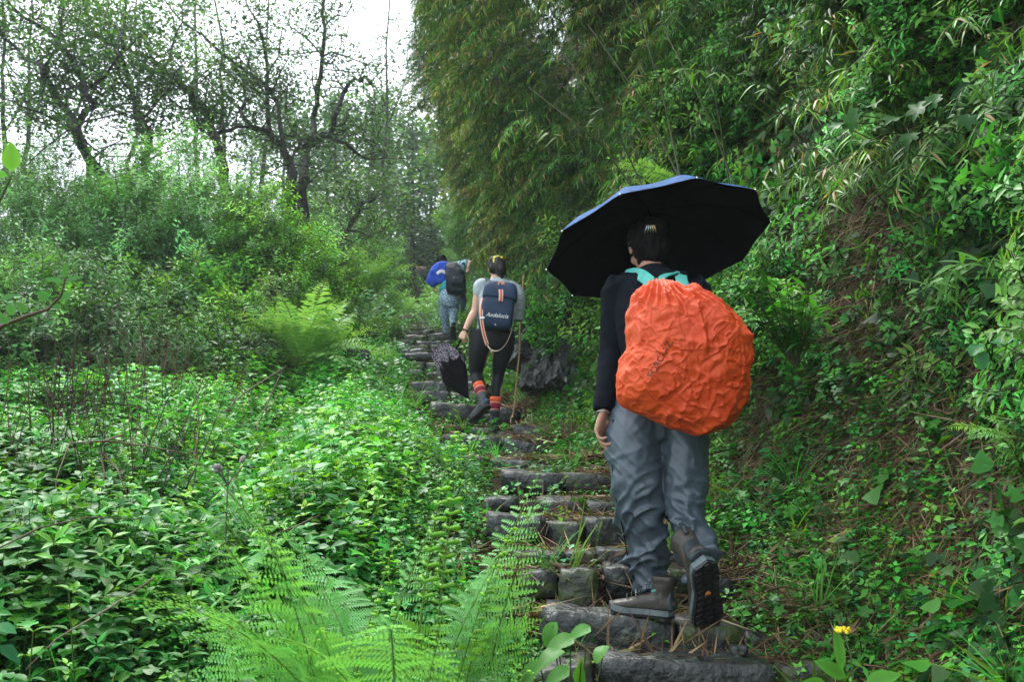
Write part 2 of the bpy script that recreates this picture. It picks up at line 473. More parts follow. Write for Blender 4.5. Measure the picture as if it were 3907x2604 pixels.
# triangle areas for scattering on the surface
_A, _B, _C = TV[TF[:, 0]], TV[TF[:, 1]], TV[TF[:, 3]]
_ar = np.linalg.norm(np.cross(_B - _A, _C - _A), axis=1)
_nn = np.cross(_B - _A, _C - _A); _nn /= np.linalg.norm(_nn, axis=1, keepdims=True)
_cen = TV[TF].mean(1)
def visible(P, mx=120, my=90, near=0.25):
    px, py, f = proj(P)
    return (px > -mx) & (px < 1024 + mx) & (py > -my) & (py < 683 + my) & (f > near)
def on_ground(n, mask, dens=None, rng=RNG):
    """n points by area over ground cells where mask(x, y, height above path, b) holds"""
    x, y, z = _cen.T
    w = _ar * mask(x, y, z - pz(y), x - xb(y)) * visible(_cen, 160, 120)
    if dens is not None: w = w * dens(x, np.maximum(y, 0.1), z)
    w = w / w.sum()
    k = rng.choice(len(w), n, p=w)
    u, v = rng.random(n)[:, None], rng.random(n)[:, None]
    A, B, C, D = (TV[TF[k, j]] for j in range(4))
    P = (A * (1 - u) + B * u) * (1 - v) + (D * (1 - u) + C * u) * v
    return P, _nn[k]

# ---------------------------------------------------------------- stone stairs
stairs = empty('stone_stairs', (0.66, 3.75, 0.6), 'rough slate steps climbing the hillside between the weeds and the bank', 'stairs')
def stone_mesh(w, d, h, seed, rough=1.0, layered=0):
    nx, ny, nz = max(4, int(w / 0.055)), max(4, int(d / 0.07)), max(3, int(h / 0.035))
    V = []; F = []; idx = {}
    def vid(i, j, k):
        key = (i, j, k)
        if key not in idx:
            idx[key] = len(V); V.append((i / nx * 2 - 1, j / ny * 2 - 1, k / nz * 2 - 1))
        return idx[key]
    for i in range(nx):
        for j in range(ny):
            for k in (0, nz):
                q = [vid(i, j, k), vid(i + 1, j, k), vid(i + 1, j + 1, k), vid(i, j + 1, k)]
                F.append(q if k else q[::-1])
    for i in range(nx):
        for k in range(nz):
            for j in (0, ny):
                q = [vid(i, j, k), vid(i + 1, j, k), vid(i + 1, j, k + 1), vid(i, j, k + 1)]
                F.append(q if j == 0 else q[::-1])
    for j in range(ny):
        for k in range(nz):
            for i in (0, nx):
                q = [vid(i, j, k), vid(i, j + 1, k), vid(i, j + 1, k + 1), vid(i, j, k + 1)]
                F.append(q[::-1] if i == 0 else q)
    V = np.array(V)
    a = np.abs(V)
    p = 26.0
    L_ = (a ** p).sum(1) ** (1 / p)
    V = V / L_[:, None] * np.where(a.max(1) > 0, 1, 0)[:, None]
    V = V * np.array([w / 2, d / 2, h / 2])
    e = seed * 7.7
    n1 = vn3(V * 5 + e) - 0.5; n2 = vn3(V * 14 + e) - 0.5; n3 = vn3(V * 38 + e) - 0.5
    dirn = V / np.linalg.norm(V / np.array([w, d, h]), axis=1, keepdims=True) / np.array([w, d, h])
    dirn /= np.linalg.norm(dirn, axis=1, keepdims=True)
    amp = rough * min(h, 0.16)
    V = V + dirn * (n1 * amp * 0.22 + n2 * amp * 0.22 + n3 * amp * 0.16)[:, None]
    # chipped facets
    rg = np.random.default_rng(seed)
    for _ in range(7):
        nn = rg.normal(size=3) * np.array([1, 1.0, 0.8]); nn /= np.linalg.norm(nn)
        lim = (np.abs(nn) * np.array([w, d, h]) / 2).sum() * rg.uniform(0.84, 0.99)
        over = np.maximum(V @ nn - lim, 0)
        V = V - nn * over[:, None] * 0.85
    if layered:
        V[:, 1] += 0.018 * (vn3(np.stack([V[:, 0] * 3, V[:, 1] * 0, V[:, 2] * 60 + e], 1)) - 0.5) * 2
    V[:, 2] += 0.05 * (vn2(V[:, 0] * 3 + e, V[:, 1] * 2) - 0.5) * min(1, w)
    return V, F
_sn = [0]
def stone(x0, x1, ytl, ytr, dist, h, dep=0.36, rough=1.0, mat=None, layered=0, yaw=0.0):
    """display coords of its front top edge (2353 wide picture) and distance"""
    a = QD(x0, ytl, dist); b = QD(x1, ytr, dist)
    w = (b - a).length; c = (a + b) / 2
    _sn[0] += 1
    V, F = stone_mesh(w, dep, h, 100 + _sn[0], rough, layered)
    ro = math.atan2(b.z - a.z, b.x - a.x)
    Mx = Matrix.Rotation(yaw + random.uniform(-0.06, 0.06), 3, 'Z') @ Matrix.Rotation(-ro, 3, 'Y') @ Matrix.Rotation(random.uniform(-0.03, 0.05), 3, 'X')
    V = V @ np.array(Mx).T + np.array([c.x, dist + dep / 2 - 0.02, c.z - h / 2])
    me = mesh_np('stone', V, F, None, [mat or (M_STONE if _sn[0] % 2 else M_STONE2)], True)
    return link('stone', me, stairs)
for a in [
    (1378, 1782, 1516, 1522, 3.75, 0.17, 0.34), (1792, 1985, 1538, 1532, 3.8, 0.10, 0.3), (1992, 2125, 1518, 1528, 3.8, 0.13, 0.26),
    (1225, 1372, 1540, 1520, 3.72, 0.15, 0.3),
    (1248, 1553, 1402, 1440, 4.08, 0.17, 0.36), (1558, 1712, 1440, 1446, 4.0, 0.15, 0.32), (1715, 1800, 1455, 1470, 4.1, 0.1, 0.25),
    (1283, 1374, 1305, 1312, 4.42, 0.19, 0.3), (1386, 1452, 1300, 1305, 4.46, 0.15, 0.3), (1456, 1590, 1312, 1318, 4.5, 0.14, 0.3), (1592, 1680, 1330, 1340, 4.5, 0.1, 0.3), (1190, 1280, 1322, 1310, 4.5, 0.12, 0.3),
    (1376, 1450, 1266, 1270, 4.72, 0.055, 0.3, 1.0, M_STONE, 1), (1180, 1300, 1272, 1270, 4.76, 0.06, 0.3), (1452, 1600, 1272, 1280, 4.76, 0.07, 0.3), (1302, 1374, 1274, 1272, 4.74, 0.07, 0.28),
    (1115, 1252, 1186, 1194, 5.02, 0.13, 0.4), (1255, 1346, 1200, 1204, 5.05, 0.16, 0.36), (1349, 1442, 1197, 1199, 5.05, 0.155, 0.36), (1446, 1600, 1202, 1210, 5.1, 0.14, 0.36),
    (1108, 1190, 1148, 1150, 5.48, 0.07, 0.4), (1238, 1346, 1152, 1150, 5.5, 0.085, 0.4), (1350, 1425, 1157, 1160, 5.52, 0.085, 0.4), (1428, 1590, 1160, 1168, 5.55, 0.08, 0.4),
    (1152, 1292, 1086, 1092, 6.1, 0.12, 0.55), (1292, 1408, 1090, 1098, 6.12, 0.12, 0.55), (1410, 1540, 1098, 1104, 6.15, 0.11, 0.55),
    (1038, 1128, 1044, 1052, 6.9, 0.08, 0.6), (1130, 1224, 1054, 1060, 6.88, 0.09, 0.6), (1228, 1310, 1066, 1072, 6.95, 0.08, 0.5), (1340, 1420, 1070, 1076, 6.95, 0.08, 0.5),
    (1014, 1150, 996, 1006, 7.88, 0.16, 0.6), (1148, 1262, 1006, 1030, 7.9, 0.17, 0.6), (1200, 1290, 990, 1000, 8.4, 0.12, 0.5),
    (1076, 1140, 982, 986, 8.75, 0.09, 0.6), (1180, 1272, 976, 984, 8.8, 0.10, 0.5), (1140, 1182, 990, 990, 8.7, 0.08, 0.5),
    (984, 1096, 924, 934, 9.75, 0.17, 0.7), (1142, 1196, 936, 946, 9.9, 0.13, 0.6), (1098, 1142, 950, 952, 9.9, 0.10, 0.6)]:
    stone(*a)
rs_ = random.Random(5)
for (dist, yd, x0, x1, h) in [(10.6, 900, 965, 1120, 0.13), (11.3, 876, 938, 1110, 0.15), (12.2, 854, 936, 1092, 0.14), (13.0, 831, 930, 1080, 0.15), (13.5, 815, 925, 1070, 0.1),
                              (14.0, 804, 918, 1062, 0.15), (14.6, 792, 912, 1056, 0.12), (15.0, 782, 905, 1052, 0.15), (16.0, 768, 925, 1046, 0.14), (17.0, 762, 900, 1000, 0.15), (18.2, 757, 880, 985, 0.16),
                              (20, 750, 880, 960, 0.17), (21.5, 744, 882, 950, 0.17), (23, 738, 880, 950, 0.16), (25, 731, 884, 946, 0.16), (26.5, 723, 885, 944, 0.17), (28, 715, 888, 942, 0.18)]:
    x = x0
    while x < x1 - 14:
        w = rs_.uniform(0.28, 0.6) * (x1 - x0)
        xe = min(x + w, x1)
        if xe - x < 14: break
        yy = yd + rs_.uniform(-2, 2)
        stone(x, xe - 1.5, yy, yy + rs_.uniform(-2, 3), dist + rs_.uniform(-0.08, 0.08), h, 0.5 + (dist > 12) * 0.3, 1.1)
        x = xe
# stones lying loose
def loose(label, dx, dy, Y, s, cat='stone'):
    V, F = stone_mesh(s, s * 0.8, s * 0.6, int(dx), 1.2)
    p = QD(dx, dy, Y)
    z = float(H(p.x, p.y))
    V += np.array([p.x, p.y, max(z, p.z)])
    tag(link('loose_stone', mesh_np('loose_stone', V, F, None, [M_STONE], True)), label, cat)
loose('small brown stone lying on the litter of the lowest step', 1697, 1497, 3.9, 0.06)
loose('small pale stone beside the big fern clump at the path edge', 820, 820, 12.2, 0.28)

# streaked outcrop behind the second walker
def outcrop(name, pts, label):
    Vs, Fs = [], []; off = 0
    for (dx, dy, Y, w, d, h, sd_, yaw) in pts:
        V, F = stone_mesh(w * 2, d * 2, h * 2, sd_, 1.0)
        V = V / 2
        q = V * np.array([7, 7, 4]) + sd_
        r_ = 1 - np.abs(vn3(q) * 2 - 1); r2_ = 1 - np.abs(vn3(q * 2.7 + 3) * 2 - 1)
        st_ = np.round(vn3(V * np.array([2.5, 2.5, 5]) + sd_) * 5) / 5
        nn = V / np.linalg.norm(V, axis=1, keepdims=True)
        V = V + nn * ((r_ ** 2 - .5) * .05 + (r2_ ** 2 - .5) * .025 + (st_ - .5) * .16)[:, None] * (w / .4)
        Rz = np.array(Matrix.Rotation(yaw, 3, 'Z') @ Matrix.Rotation(0.3, 3, 'Y') @ Matrix.Rotation(-0.25, 3, 'X'))
        p = QD(dx, dy, Y)
        V = V @ Rz.T + np.array(p)
        Vs.append(V); Fs += [[i + off for i in f] for f in F]; off += len(V)
    o = link(name, mesh_np(name, np.concatenate(Vs), Fs, None, [M_ROCK], False))
    tag(o, label, 'rock')
outcrop('rock_outcrop', [(1255, 850, 10.0, 0.30, 0.5, 0.34, 41, 0.5), (1210, 808, 10.3, 0.24, 0.5, 0.30, 42, 0.2), (1298, 822, 9.8, 0.20, 0.5, 0.24, 43, 0.8), (1290, 868, 9.5, 0.26, 0.3, 0.2, 44, 0.4), (1225, 880, 9.7, .22, .3, .2, 45, .1)],
        'grey white-streaked rock outcrop in the bank beside the bamboo stick')
# ---------------------------------------------------------------- plant protos
def rcol(c, v=0.18, rnd=random):
    k = 1 + rnd.uniform(-v, v); return tuple(min(0.9, q * k * (1 + rnd.uniform(-0.06, 0.06))) for q in c)
G_MID = (0.036, 0.185, 0.024); G_BRIGHT = (0.080, 0.34, 0.040); G_DARK = (0.012, 0.065, 0.012); G_BLUE = (0.040, 0.200, 0.065)
G_YEL = (0.13, 0.27, 0.02); G_OLIVE = (0.06, 0.10, 0.02); BROWN = (0.11, 0.065, 0.032); TAN = (0.26, 0.18, 0.085)
def nettle(rd, h=0.34, leafL=0.085, col=G_MID, levels=5, top=G_BRIGHT, W=0.55, segs=2, sides=3, stem=True):
    m = MB()
    lean = Vector((rd.uniform(-.15, .15), rd.uniform(-.15, .15), 1))
    pts = [lean * (h * t) for t in (0, 0.5, 1)]
    if stem: m.tube(pts, [0.0028, 0.002, 0.001], (0.05, 0.09, 0.02), sides)
    for i in range(levels):
        t = 0.3 + 0.7 * i / (levels - 1); o = lean * (h * t)
        a0 = i * 1.571 + rd.uniform(-.4, .4)
        n = 2 if i < levels - 1 else 4
        for k in range(n):
            a = a0 + k * 2 * math.pi / n + rd.uniform(-.3, .3)
            L_ = leafL * (1.15 - 0.45 * t) * rd.uniform(0.75, 1.25) * (1 if n == 2 else 0.75)
            up = rd.uniform(0.0, 0.45) if n == 2 else rd.uniform(0.4, 0.9)
            d = Vector((math.cos(a), math.sin(a), up))
            c = rcol(col if t < 0.7 else tuple((x + y) / 2 for x, y in zip(col, top)), 0.3, rd) if n == 2 else rcol(top, 0.2, rd)
            oo = o + d.normalized() * (0.012 * (1 - t) + 0.003)
            m.leaf(oo, d, (0, 0, 1), L_, L_ * W * rd.uniform(0.85, 1.15), c, segs, rd.uniform(0.1, 0.5), rd.uniform(0.1, 0.35), 0.4)
    return m.arr()
def lobed(rd, h=0.3, col=G_MID, n=4, r=0.075):
    m = MB()
    for k in range(n):
        a = rd.uniform(0, 6.28); hh = h * rd.uniform(0.6, 1.1)
        e = Vector((math.cos(a) * 0.08, math.sin(a) * 0.08, hh))
        m.tube([(0, 0, 0), tuple(e * 0.5 + Vector((0, 0, hh * .1))), tuple(e)], 0.002, (0.05, 0.1, 0.02), 3)
        rr = r * rd.uniform(0.7, 1.3); pts = []
        for j in range(15):
            th = -2.7 + 5.4 * j / 14
            q = rr * (0.72 + 0.28 * math.cos(5 * th)) * (1.0 if j % 2 else 0.9)
            pts.append((q * math.cos(th) + rr * .3, q * math.sin(th)))
        m.poly(e, (math.cos(a), math.sin(a), rd.uniform(-.1, .35)), (rd.uniform(-.3, .3), rd.uniform(-.3, .3), 1), pts, rcol(col, 0.3, rd), 0.12, 0.3)
    return m.arr()
def grass(rd, n=12, h=0.3, w=0.006, col=G_BRIGHT, spread=0.6, segs=2):
    m = MB()
    for k in range(n):
        a = rd.uniform(0, 6.28); s_ = rd.uniform(0.15, spread)
        d = Vector((math.cos(a) * s_, math.sin(a) * s_, 1))
        m.leaf((rd.uniform(-.02, .02), rd.uniform(-.02, .02), 0), d, (-math.cos(a), -math.sin(a), 0.3), h * rd.uniform(0.5, 1.15), w * rd.uniform(.7, 1.3),
               rcol(col, 0.3, rd), segs, -rd.uniform(-0.6, -0.15), 0.1, 0.3)
    return m.arr()
def straw(rd, n=16, L_=0.16, w=0.004, cols=(BROWN, TAN), flat=0.15):
    m = MB()
    for k in range(n):
        a = rd.uniform(0, 6.28); d = Vector((math.cos(a), math.sin(a), rd.uniform(-flat, flat)))
        o = Vector((rd.uniform(-.1, .1), rd.uniform(-.1, .1), rd.uniform(0.002, 0.03)))
        m.leaf(o, d, (rd.uniform(-.5, .5), rd.uniform(-.5, .5), 1), L_ * rd.uniform(0.4, 1.3), w * rd.uniform(0.6, 2.0), rcol(rd.choice(cols), 0.45, rd), 1, rd.uniform(-.1, .25), 0.1)
    return m.arr()
def hangstraw(rd, n=12, L_=0.28, w=0.005):
    m = MB()
    for k in range(n):
        a = rd.uniform(-1.4, 1.4); d = Vector((math.cos(a) * .5, math.sin(a) * .7, rd.uniform(-1.2, 0.2)))
        m.leaf((rd.uniform(-.02, .02), rd.uniform(-.08, .08), rd.uniform(-.05, .05)), d, (1, 0, 0.6), L_ * rd.uniform(.4, 1.2), w * rd.uniform(.6, 1.8), rcol(rd.choice((BROWN, TAN, BROWN, G_OLIVE)), .45, rd), 2, rd.uniform(0.1, 0.7), 0.1)
    return m.arr()
def smallherb(rd, n=22, r=0.09, l=0.022, col=G_MID, hh=0.07):
    m = MB()
    for k in range(n):
        a = rd.uniform(0, 6.28); q = r * math.sqrt(rd.random())
        o = Vector((math.cos(a) * q, math.sin(a) * q, rd.uniform(0.2, 1) * hh))
        d = Vector((math.cos(a + rd.uniform(-1.2, 1.2)), math.sin(a + rd.uniform(-1.2, 1.2)), rd.uniform(-.1, .6)))
        L_ = l * rd.uniform(.6, 1.4)
        m.leaf(o, d, (0, 0, 1), L_, L_ * 0.7, rcol(col, .35, rd), 1, rd.uniform(0, .3), .2, 0.5)
    return m.arr()
def ivy(rd, n=12, l=0.045, col=G_DARK):
    """sprig clinging to a bank whose outward side is local z"""
    m = MB()
    for k in range(n):
        o = Vector((rd.uniform(-.13, .13), rd.uniform(-.13, .13), rd.uniform(0.01, 0.07)))
        r = l * rd.uniform(.6, 1.3); pts = []
        for j in range(9):
            th = -2.6 + 5.2 * j / 8; q = r * (0.75 + .25 * math.cos(3 * th))
            pts.append((q * math.cos(th) + r * .4, q * math.sin(th)))
        a = rd.uniform(0, 6.28)
        m.poly(o, (math.cos(a), math.sin(a), rd.uniform(-.2, .4)), (rd.uniform(-.5, .5), rd.uniform(-.5, .5), 1), pts, rcol(col, .4, rd), .1, .15)
    return m.arr()
def bamboo(rd, n=20, L_=0.6, leaf=0.14, w=0.014, col=G_OLIVE, droop=0.55, alt=0.12, segs=2):
    """spray leaving along local x and hanging down (local z is up)"""
    m = MB(); pts = []
    for i in range(6):
        t = i / 5; pts.append(Vector((L_ * t * (1 - .2 * t), 0.04 * math.sin(3 * t), 0.12 * t - droop * L_ * t * t)))
    m.tube(pts, [0.003, 0.0025, 0.002, 0.0015, 0.001, 0.0008], (0.05, 0.06, 0.02), 3)
    for k in range(n):
        t = 0.15 + 0.85 * k / n + rd.uniform(-.04, .04); i = min(4, int(t * 5)); f = t * 5 - i
        o = pts[i].lerp(pts[i + 1], min(1, f))
        a = rd.uniform(-1.5, 1.5)
        d = Vector((math.cos(a) * .7, math.sin(a), rd.uniform(-1.1, -0.05)))
        c = rcol(TAN, .3, rd) if rd.random() < alt else rcol(col, .45, rd)
        m.leaf(o, d, (0.5, 0, 1), leaf * rd.uniform(.6, 1.3), w * rd.uniform(.7, 1.3), c, segs, rd.uniform(.05, .6), .15, .35)
    return m.arr()
def feathery(rd, n=40, h=0.5, l=0.05, col=(0.07, 0.17, 0.05), w=0.18):
    m = MB()
    for b in range(5):
        a = rd.uniform(0, 6.28); ln = rd.uniform(.1, .5)
        e = Vector((math.cos(a) * ln * h, math.sin(a) * ln * h, h * rd.uniform(.6, 1.1)))
        m.tube([(0, 0, 0), tuple(e * .5 + Vector((0, 0, .04))), tuple(e)], 0.0015, (.06, .08, .03), 3)
        for k in range(n // 5):
            t = 0.25 + .75 * k / (n // 5)
            aa = rd.uniform(0, 6.28); d = Vector((math.cos(aa), math.sin(aa), rd.uniform(-.2, .9)))
            m.leaf(e * t, d, (0, 0, 1), l * rd.uniform(.6, 1.3), l * w, rcol(col, .3, rd), 1, rd.uniform(0, .5), .2, .5)
    return m.arr()
def leafy(rd, n=26, r=0.22, l=0.06, W=0.45, col=G_MID, top=G_BRIGHT, segs=1):
    """twig head of a shrub growing along local z"""
    m = MB()
    for b in range(4):
        a = rd.uniform(0, 6.28); e = Vector((math.cos(a) * r * .5, math.sin(a) * r * .5, r * rd.uniform(.7, 1.2)))
        m.tube([(0, 0, 0), tuple(e)], .0025, (.04, .035, .02), 3)
        for k in range(n // 4):
            t = .3 + .7 * k / (n // 4)
            aa = k * 2.4 + rd.uniform(-.5, .5); d = Vector((math.cos(aa), math.sin(aa), rd.uniform(.0, .8)))
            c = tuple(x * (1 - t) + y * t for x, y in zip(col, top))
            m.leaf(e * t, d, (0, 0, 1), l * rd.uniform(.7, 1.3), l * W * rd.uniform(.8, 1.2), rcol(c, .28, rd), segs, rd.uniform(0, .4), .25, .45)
    return m.arr()
def stalks(rd, n=5, h=0.9, col=(0.10, 0.06, 0.035)):
    m = MB()
    for k in range(n):
        p = Vector((rd.uniform(-.15, .15), rd.uniform(-.15, .15), 0)); pts = [p.copy()]
        d = Vector((rd.uniform(-.3, .3), rd.uniform(-.3, .3), 1))
        for i in range(4):
            p = p + d * (h / 4) * rd.uniform(.7, 1.1); d += Vector((rd.uniform(-.25, .25), rd.uniform(-.25, .25), 0)); pts.append(p.copy())
        c = rcol(col, .5, rd)
        m.tube(pts, [.0045, .004, .0035, .0025, .0015], c, 3)
        if rd.random() < .6:
            q = pts[2]; m.tube([q, q + Vector((rd.uniform(-.2, .2), rd.uniform(-.2, .2), rd.uniform(.05, .25)))], [.0025, .001], c, 3)
    return m.arr()

rd = random.Random(11)
P_NET = [nettle(rd, 0.34 * s, 0.066 * s, c, 6, t, segs=2) for s, c, t in
         ((1, G_MID, G_BRIGHT), (1.1, (.06, .27, .03), G_BRIGHT), (.8, G_BLUE, G_BRIGHT), (1, G_BRIGHT, (.17, .44, .03)), (1.15, G_BLUE, G_MID))] + \
        [lobed(rd, .3, G_MID, 7, .042), lobed(rd, .26, G_BRIGHT, 7, .036), nettle(rd, .4, .11, G_MID, 6, G_BRIGHT, W=.3)]
P_HERB = [smallherb(rd, 26, .1, .026, c, hh) for c, hh in ((G_MID, .08), (G_BRIGHT, .06), (G_YEL, .05), (G_BLUE, .1))] + \
         [nettle(rd, .14, .045, G_BRIGHT, 4, G_BRIGHT, segs=1), lobed(rd, .1, G_MID, 5, .028), nettle(rd, .11, .035, G_MID, 3, G_BRIGHT, segs=1)]
P_GRASS = [grass(rd, 14, .28, .006, G_BRIGHT), grass(rd, 12, .2, .005, G_MID), grass(rd, 12, .36, .008, G_YEL, .8)]
P_STRAW = [straw(rd, 30, .15, .0045), straw(rd, 26, .22, .007), straw(rd, 26, .1, .003), straw(rd, 18, .16, .009, (TAN, BROWN, (.06, .04, .03)))]
P_HANG = [hangstraw(rd) for _ in range(3)]
P_IVY = [ivy(rd, 12, .032, G_DARK), ivy(rd, 10, .038, G_MID), ivy(rd, 14, .03, (0.03, 0.1, 0.025))]
P_BANKL = [leafy(rd, 20, .12, .05, .55, G_MID, G_BRIGHT), leafy(rd, 20, .14, .06, .28, G_MID, G_BRIGHT), leafy(rd, 18, .1, .04, .6, G_BLUE, G_MID)]
P_BAM = [bamboo(rd, 28, .5, .12, .011, (0.03, 0.085, 0.018), .55, .03), bamboo(rd, 28, .45, .105, .010, (0.045, 0.13, 0.022), .7, .03), bamboo(rd, 26, .5, .13, .011, (0.085, 0.20, 0.024), .6, .09), bamboo(rd, 24, .4, .10, .012, (0.02, 0.065, 0.02), .8, 0)]
P_BAMF = [bamboo(rd, 44, .6, .085, .010, c, .6, al, 1) for c, al in (((0.04, 0.105, 0.024), .02), ((0.065, 0.15, 0.032), .04), ((0.022, 0.07, 0.02), .0), ((0.10, 0.155, 0.045), .08))]
P_FEATH = [feathery(rd, 60, .6, .085, c, .27) for c in ((0.13, 0.33, 0.10), (0.19, 0.42, 0.16), (0.08, 0.22, 0.07))]
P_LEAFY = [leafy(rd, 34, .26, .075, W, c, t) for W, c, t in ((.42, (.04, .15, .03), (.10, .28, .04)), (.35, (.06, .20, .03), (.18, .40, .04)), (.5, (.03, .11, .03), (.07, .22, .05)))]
P_STALK = [stalks(rd, 6, .9), stalks(rd, 5, 1.1, (.06, .035, .025)), stalks(rd, 5, .7, (.2, .14, .07))]

def tints(n, lo=0.75, hi=1.25, hue=0.08, rng=RNG):
    b = rng.uniform(lo, hi, n)[:, None]
    return b * (1 + rng.uniform(-hue, hue, (n, 3)))
def mixn(N_, a, jitter=0.25, rng=RNG):
    Z = N_ * a + np.array([0, 0, 1.0]) * (1 - a) + rng.normal(size=N_.shape) * jitter
    return Z
def thin(P, N_, keep): return P[keep], N_[keep]

Zc = lambda x, y: y * 0
# 1. weeds to the left of the stairs
P, Nn = on_ground(26000, lambda x, y, h, b: (x < pc(y) - 0.42) & (y > 0.9) & (y < 17), lambda x, y, z: (0.12 + 1.3 * sstep(.25, .6, vn2(x * 1.5, y * 1.5, 8))) / (0.45 + (y / 5) ** 1.6))
cl = vn2(P[:, 0] * 1.4, P[:, 1] * 1.4, 21); cl2 = vn2(P[:, 0] * .9, P[:, 1] * .9, 33)
idx = np.clip((cl * 8 + RNG.normal(0, 1.1, len(P))).astype(int), 0, 7)
S = RNG.uniform(.6, 1.2, len(P)) * (0.45 + 1.05 * cl2)
S *= .72 + .28 * sstep(3.0, 5.5, P[:, 1]); l_ = np.clip(pc(P[:, 1]) - .42 - P[:, 0], 0, 3); S *= 0.32 + 0.68 * sstep(0, 1.0, l_); S *= 1 - .3 * sstep(7, 11, P[:, 1]) * (1 - sstep(1, 3, l_))
P[:, 2] -= 0.03
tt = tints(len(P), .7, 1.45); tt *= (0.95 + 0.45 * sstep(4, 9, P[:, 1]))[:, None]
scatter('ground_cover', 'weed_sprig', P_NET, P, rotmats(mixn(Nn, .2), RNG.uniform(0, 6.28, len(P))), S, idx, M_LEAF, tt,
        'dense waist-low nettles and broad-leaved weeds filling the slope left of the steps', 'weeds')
# 2. low herbs on the treads and the hump, all of the path
P, Nn = on_ground(9000, lambda x, y, h, b: (x > pc(y) - 1.2) & (b < .5) & (y > 2) & (y < 30), lambda x, y, z: (sstep(.42, .62, vn2(x * 2.6, y * 2.6, 9)) * (.06 + .94 * sstep(.3, .6, np.abs(x - pc(y)))) + .045 + .35 * sstep(.5, .7, np.abs(x - pc(y)))) / (.6 + (y / 6) ** 1.3))
idx = RNG.integers(0, 7, len(P))
scatter('path_herbs', 'herb_sprig', P_HERB, P, rotmats(mixn(Nn, .3), RNG.uniform(0, 6.28, len(P))), RNG.uniform(.6, 1.3, len(P)) * (.9 + P[:, 1] * .03), idx, M_LEAF, tints(len(P), .8, 1.35),
        'small bright creeping herbs growing between the stone steps', 'herbs')
# 3. litter of dry needles on treads and lower bank
P, Nn = on_ground(13000, lambda x, y, h, b: (x > pc(y) - .75) & (h < 2.1) & (y > 2) & (y < 12), lambda x, y, z: (.10 + (x - xb(y) > -.25) * 2.2 + (y < 5.5) * .2) * (.2 + sstep(.3, .65, vn2(x * 1.5, y * 1.5, 12))) / (.7 + (y / 6) ** 1.5))
idx = RNG.integers(0, 4, len(P)); P[:, 2] += .018
scatter('dry_litter', 'straw_tuft', P_STRAW, P, rotmats(mixn(Nn, .95, .12), RNG.uniform(0, 6.28, len(P))), RNG.uniform(.6, 1.2, len(P)), idx, M_STRAW, tints(len(P), .5, 1.2),
        'brown pine needles and dead grass lying on the steps and foot of the bank', 'leaf litter')
# 4. bank: hanging dead grass, ivy, leafy seedlings, grass
P, Nn = on_ground(11000, lambda x, y, h, b: (b > .15) & (h < 3.2) & (y > 1.5) & (y < 17), lambda x, y, z: (.25 + sstep(.35, .6, vn2(y * 1.3, z * 1.3, 14))) / (.8 + (y / 6) ** 1.5))
idx = RNG.integers(0, 3, len(P))
out = Nn.copy(); out[:, 2] *= .3; out /= np.linalg.norm(out, axis=1, keepdims=True)
Zb = np.tile([0, 0, 1.0], (len(P), 1)) + RNG.normal(size=(len(P), 3)) * .2
scatter('hanging_dead_grass', 'dead_grass', P_HANG, P, rotmats(Zb, RNG.uniform(-.8, .8, len(P)), out), RNG.uniform(.4, 1.05, len(P)), idx, M_STRAW, tints(len(P), .45, 1.1),
        'dead brown grass hanging over the face of the earth bank', 'dead grass')
P, Nn = on_ground(6500, lambda x, y, h, b: (b > .1) & (h < 4.5) & (y > 1.5) & (y < 20), lambda x, y, z: (.08 + sstep(.45, .62, vn2(y * 1.1, z * 1.4, 15)) * (.4 + .6 * sstep(.8, 1.8, z - pz(y)))) / (.8 + (y / 6) ** 1.4))
scatter('ivy', 'ivy_sprig', P_IVY, P, rotmats(mixn(Nn, .9, .3), RNG.uniform(0, 6.28, len(P))), RNG.uniform(.7, 1.4, len(P)), RNG.integers(0, 3, len(P)), M_LEAF, tints(len(P), .6, 1.3),
        'dark ivy creeping over the earth bank right of the steps', 'ivy')
P, Nn = on_ground(9000, lambda x, y, h, b: (b > -.15) & (h < 4.5) & (y > 1.5) & (y < 28), lambda x, y, z: (.1 + sstep(.42, .62, vn2(y * 1.2, z * 1.2 + x * .6, 16)) + .35 * (z - pz(y) < .35)) * (1 - .78 * sstep(.05, .25, z - pz(y)) * (1 - sstep(1.3, 1.9, z - pz(y))) * sstep(3.6, 4.2, y) * (y < 8) * sstep(.25, .45, vn2(y * 1.1, z * 1.6, 77))) / (.7 + (y / 6) ** 1.2))
idx = RNG.choice(9, len(P), p=[.17, .17, .17, .13, .13, .12, .02, .07, .02])
protoB = P_BANKL + P_HERB[:2] + [P_NET[2]] + P_GRASS
scatter('bank_weeds', 'bank_sprig', protoB, P, rotmats(mixn(Nn, .5, .3), RNG.uniform(0, 6.28, len(P))), RNG.uniform(.5, 1.15, len(P)) * (1 - .25 * (idx == 5)), idx, M_LEAF, tints(len(P), .7, 1.3),
        'leafy seedlings and grass tufts rooted all over the bank face', 'weeds')
# grass tufts in the weeds and path edges
P, Nn = on_ground(300, lambda x, y, h, b: (b < .6) & (y > 1) & (y < 16), lambda x, y, z: 1 / (.7 + (y / 5) ** 1.5))
scatter('grass_tufts', 'grass_blade', P_GRASS, P, rotmats(mixn(Nn, .2, .15), RNG.uniform(0, 6.28, len(P))), RNG.uniform(.5, 1.3, len(P)), RNG.integers(0, 3, len(P)), M_LEAF, tints(len(P), .9, 1.5),
        'bright grass tufts scattered among the weeds and steps', 'grass')
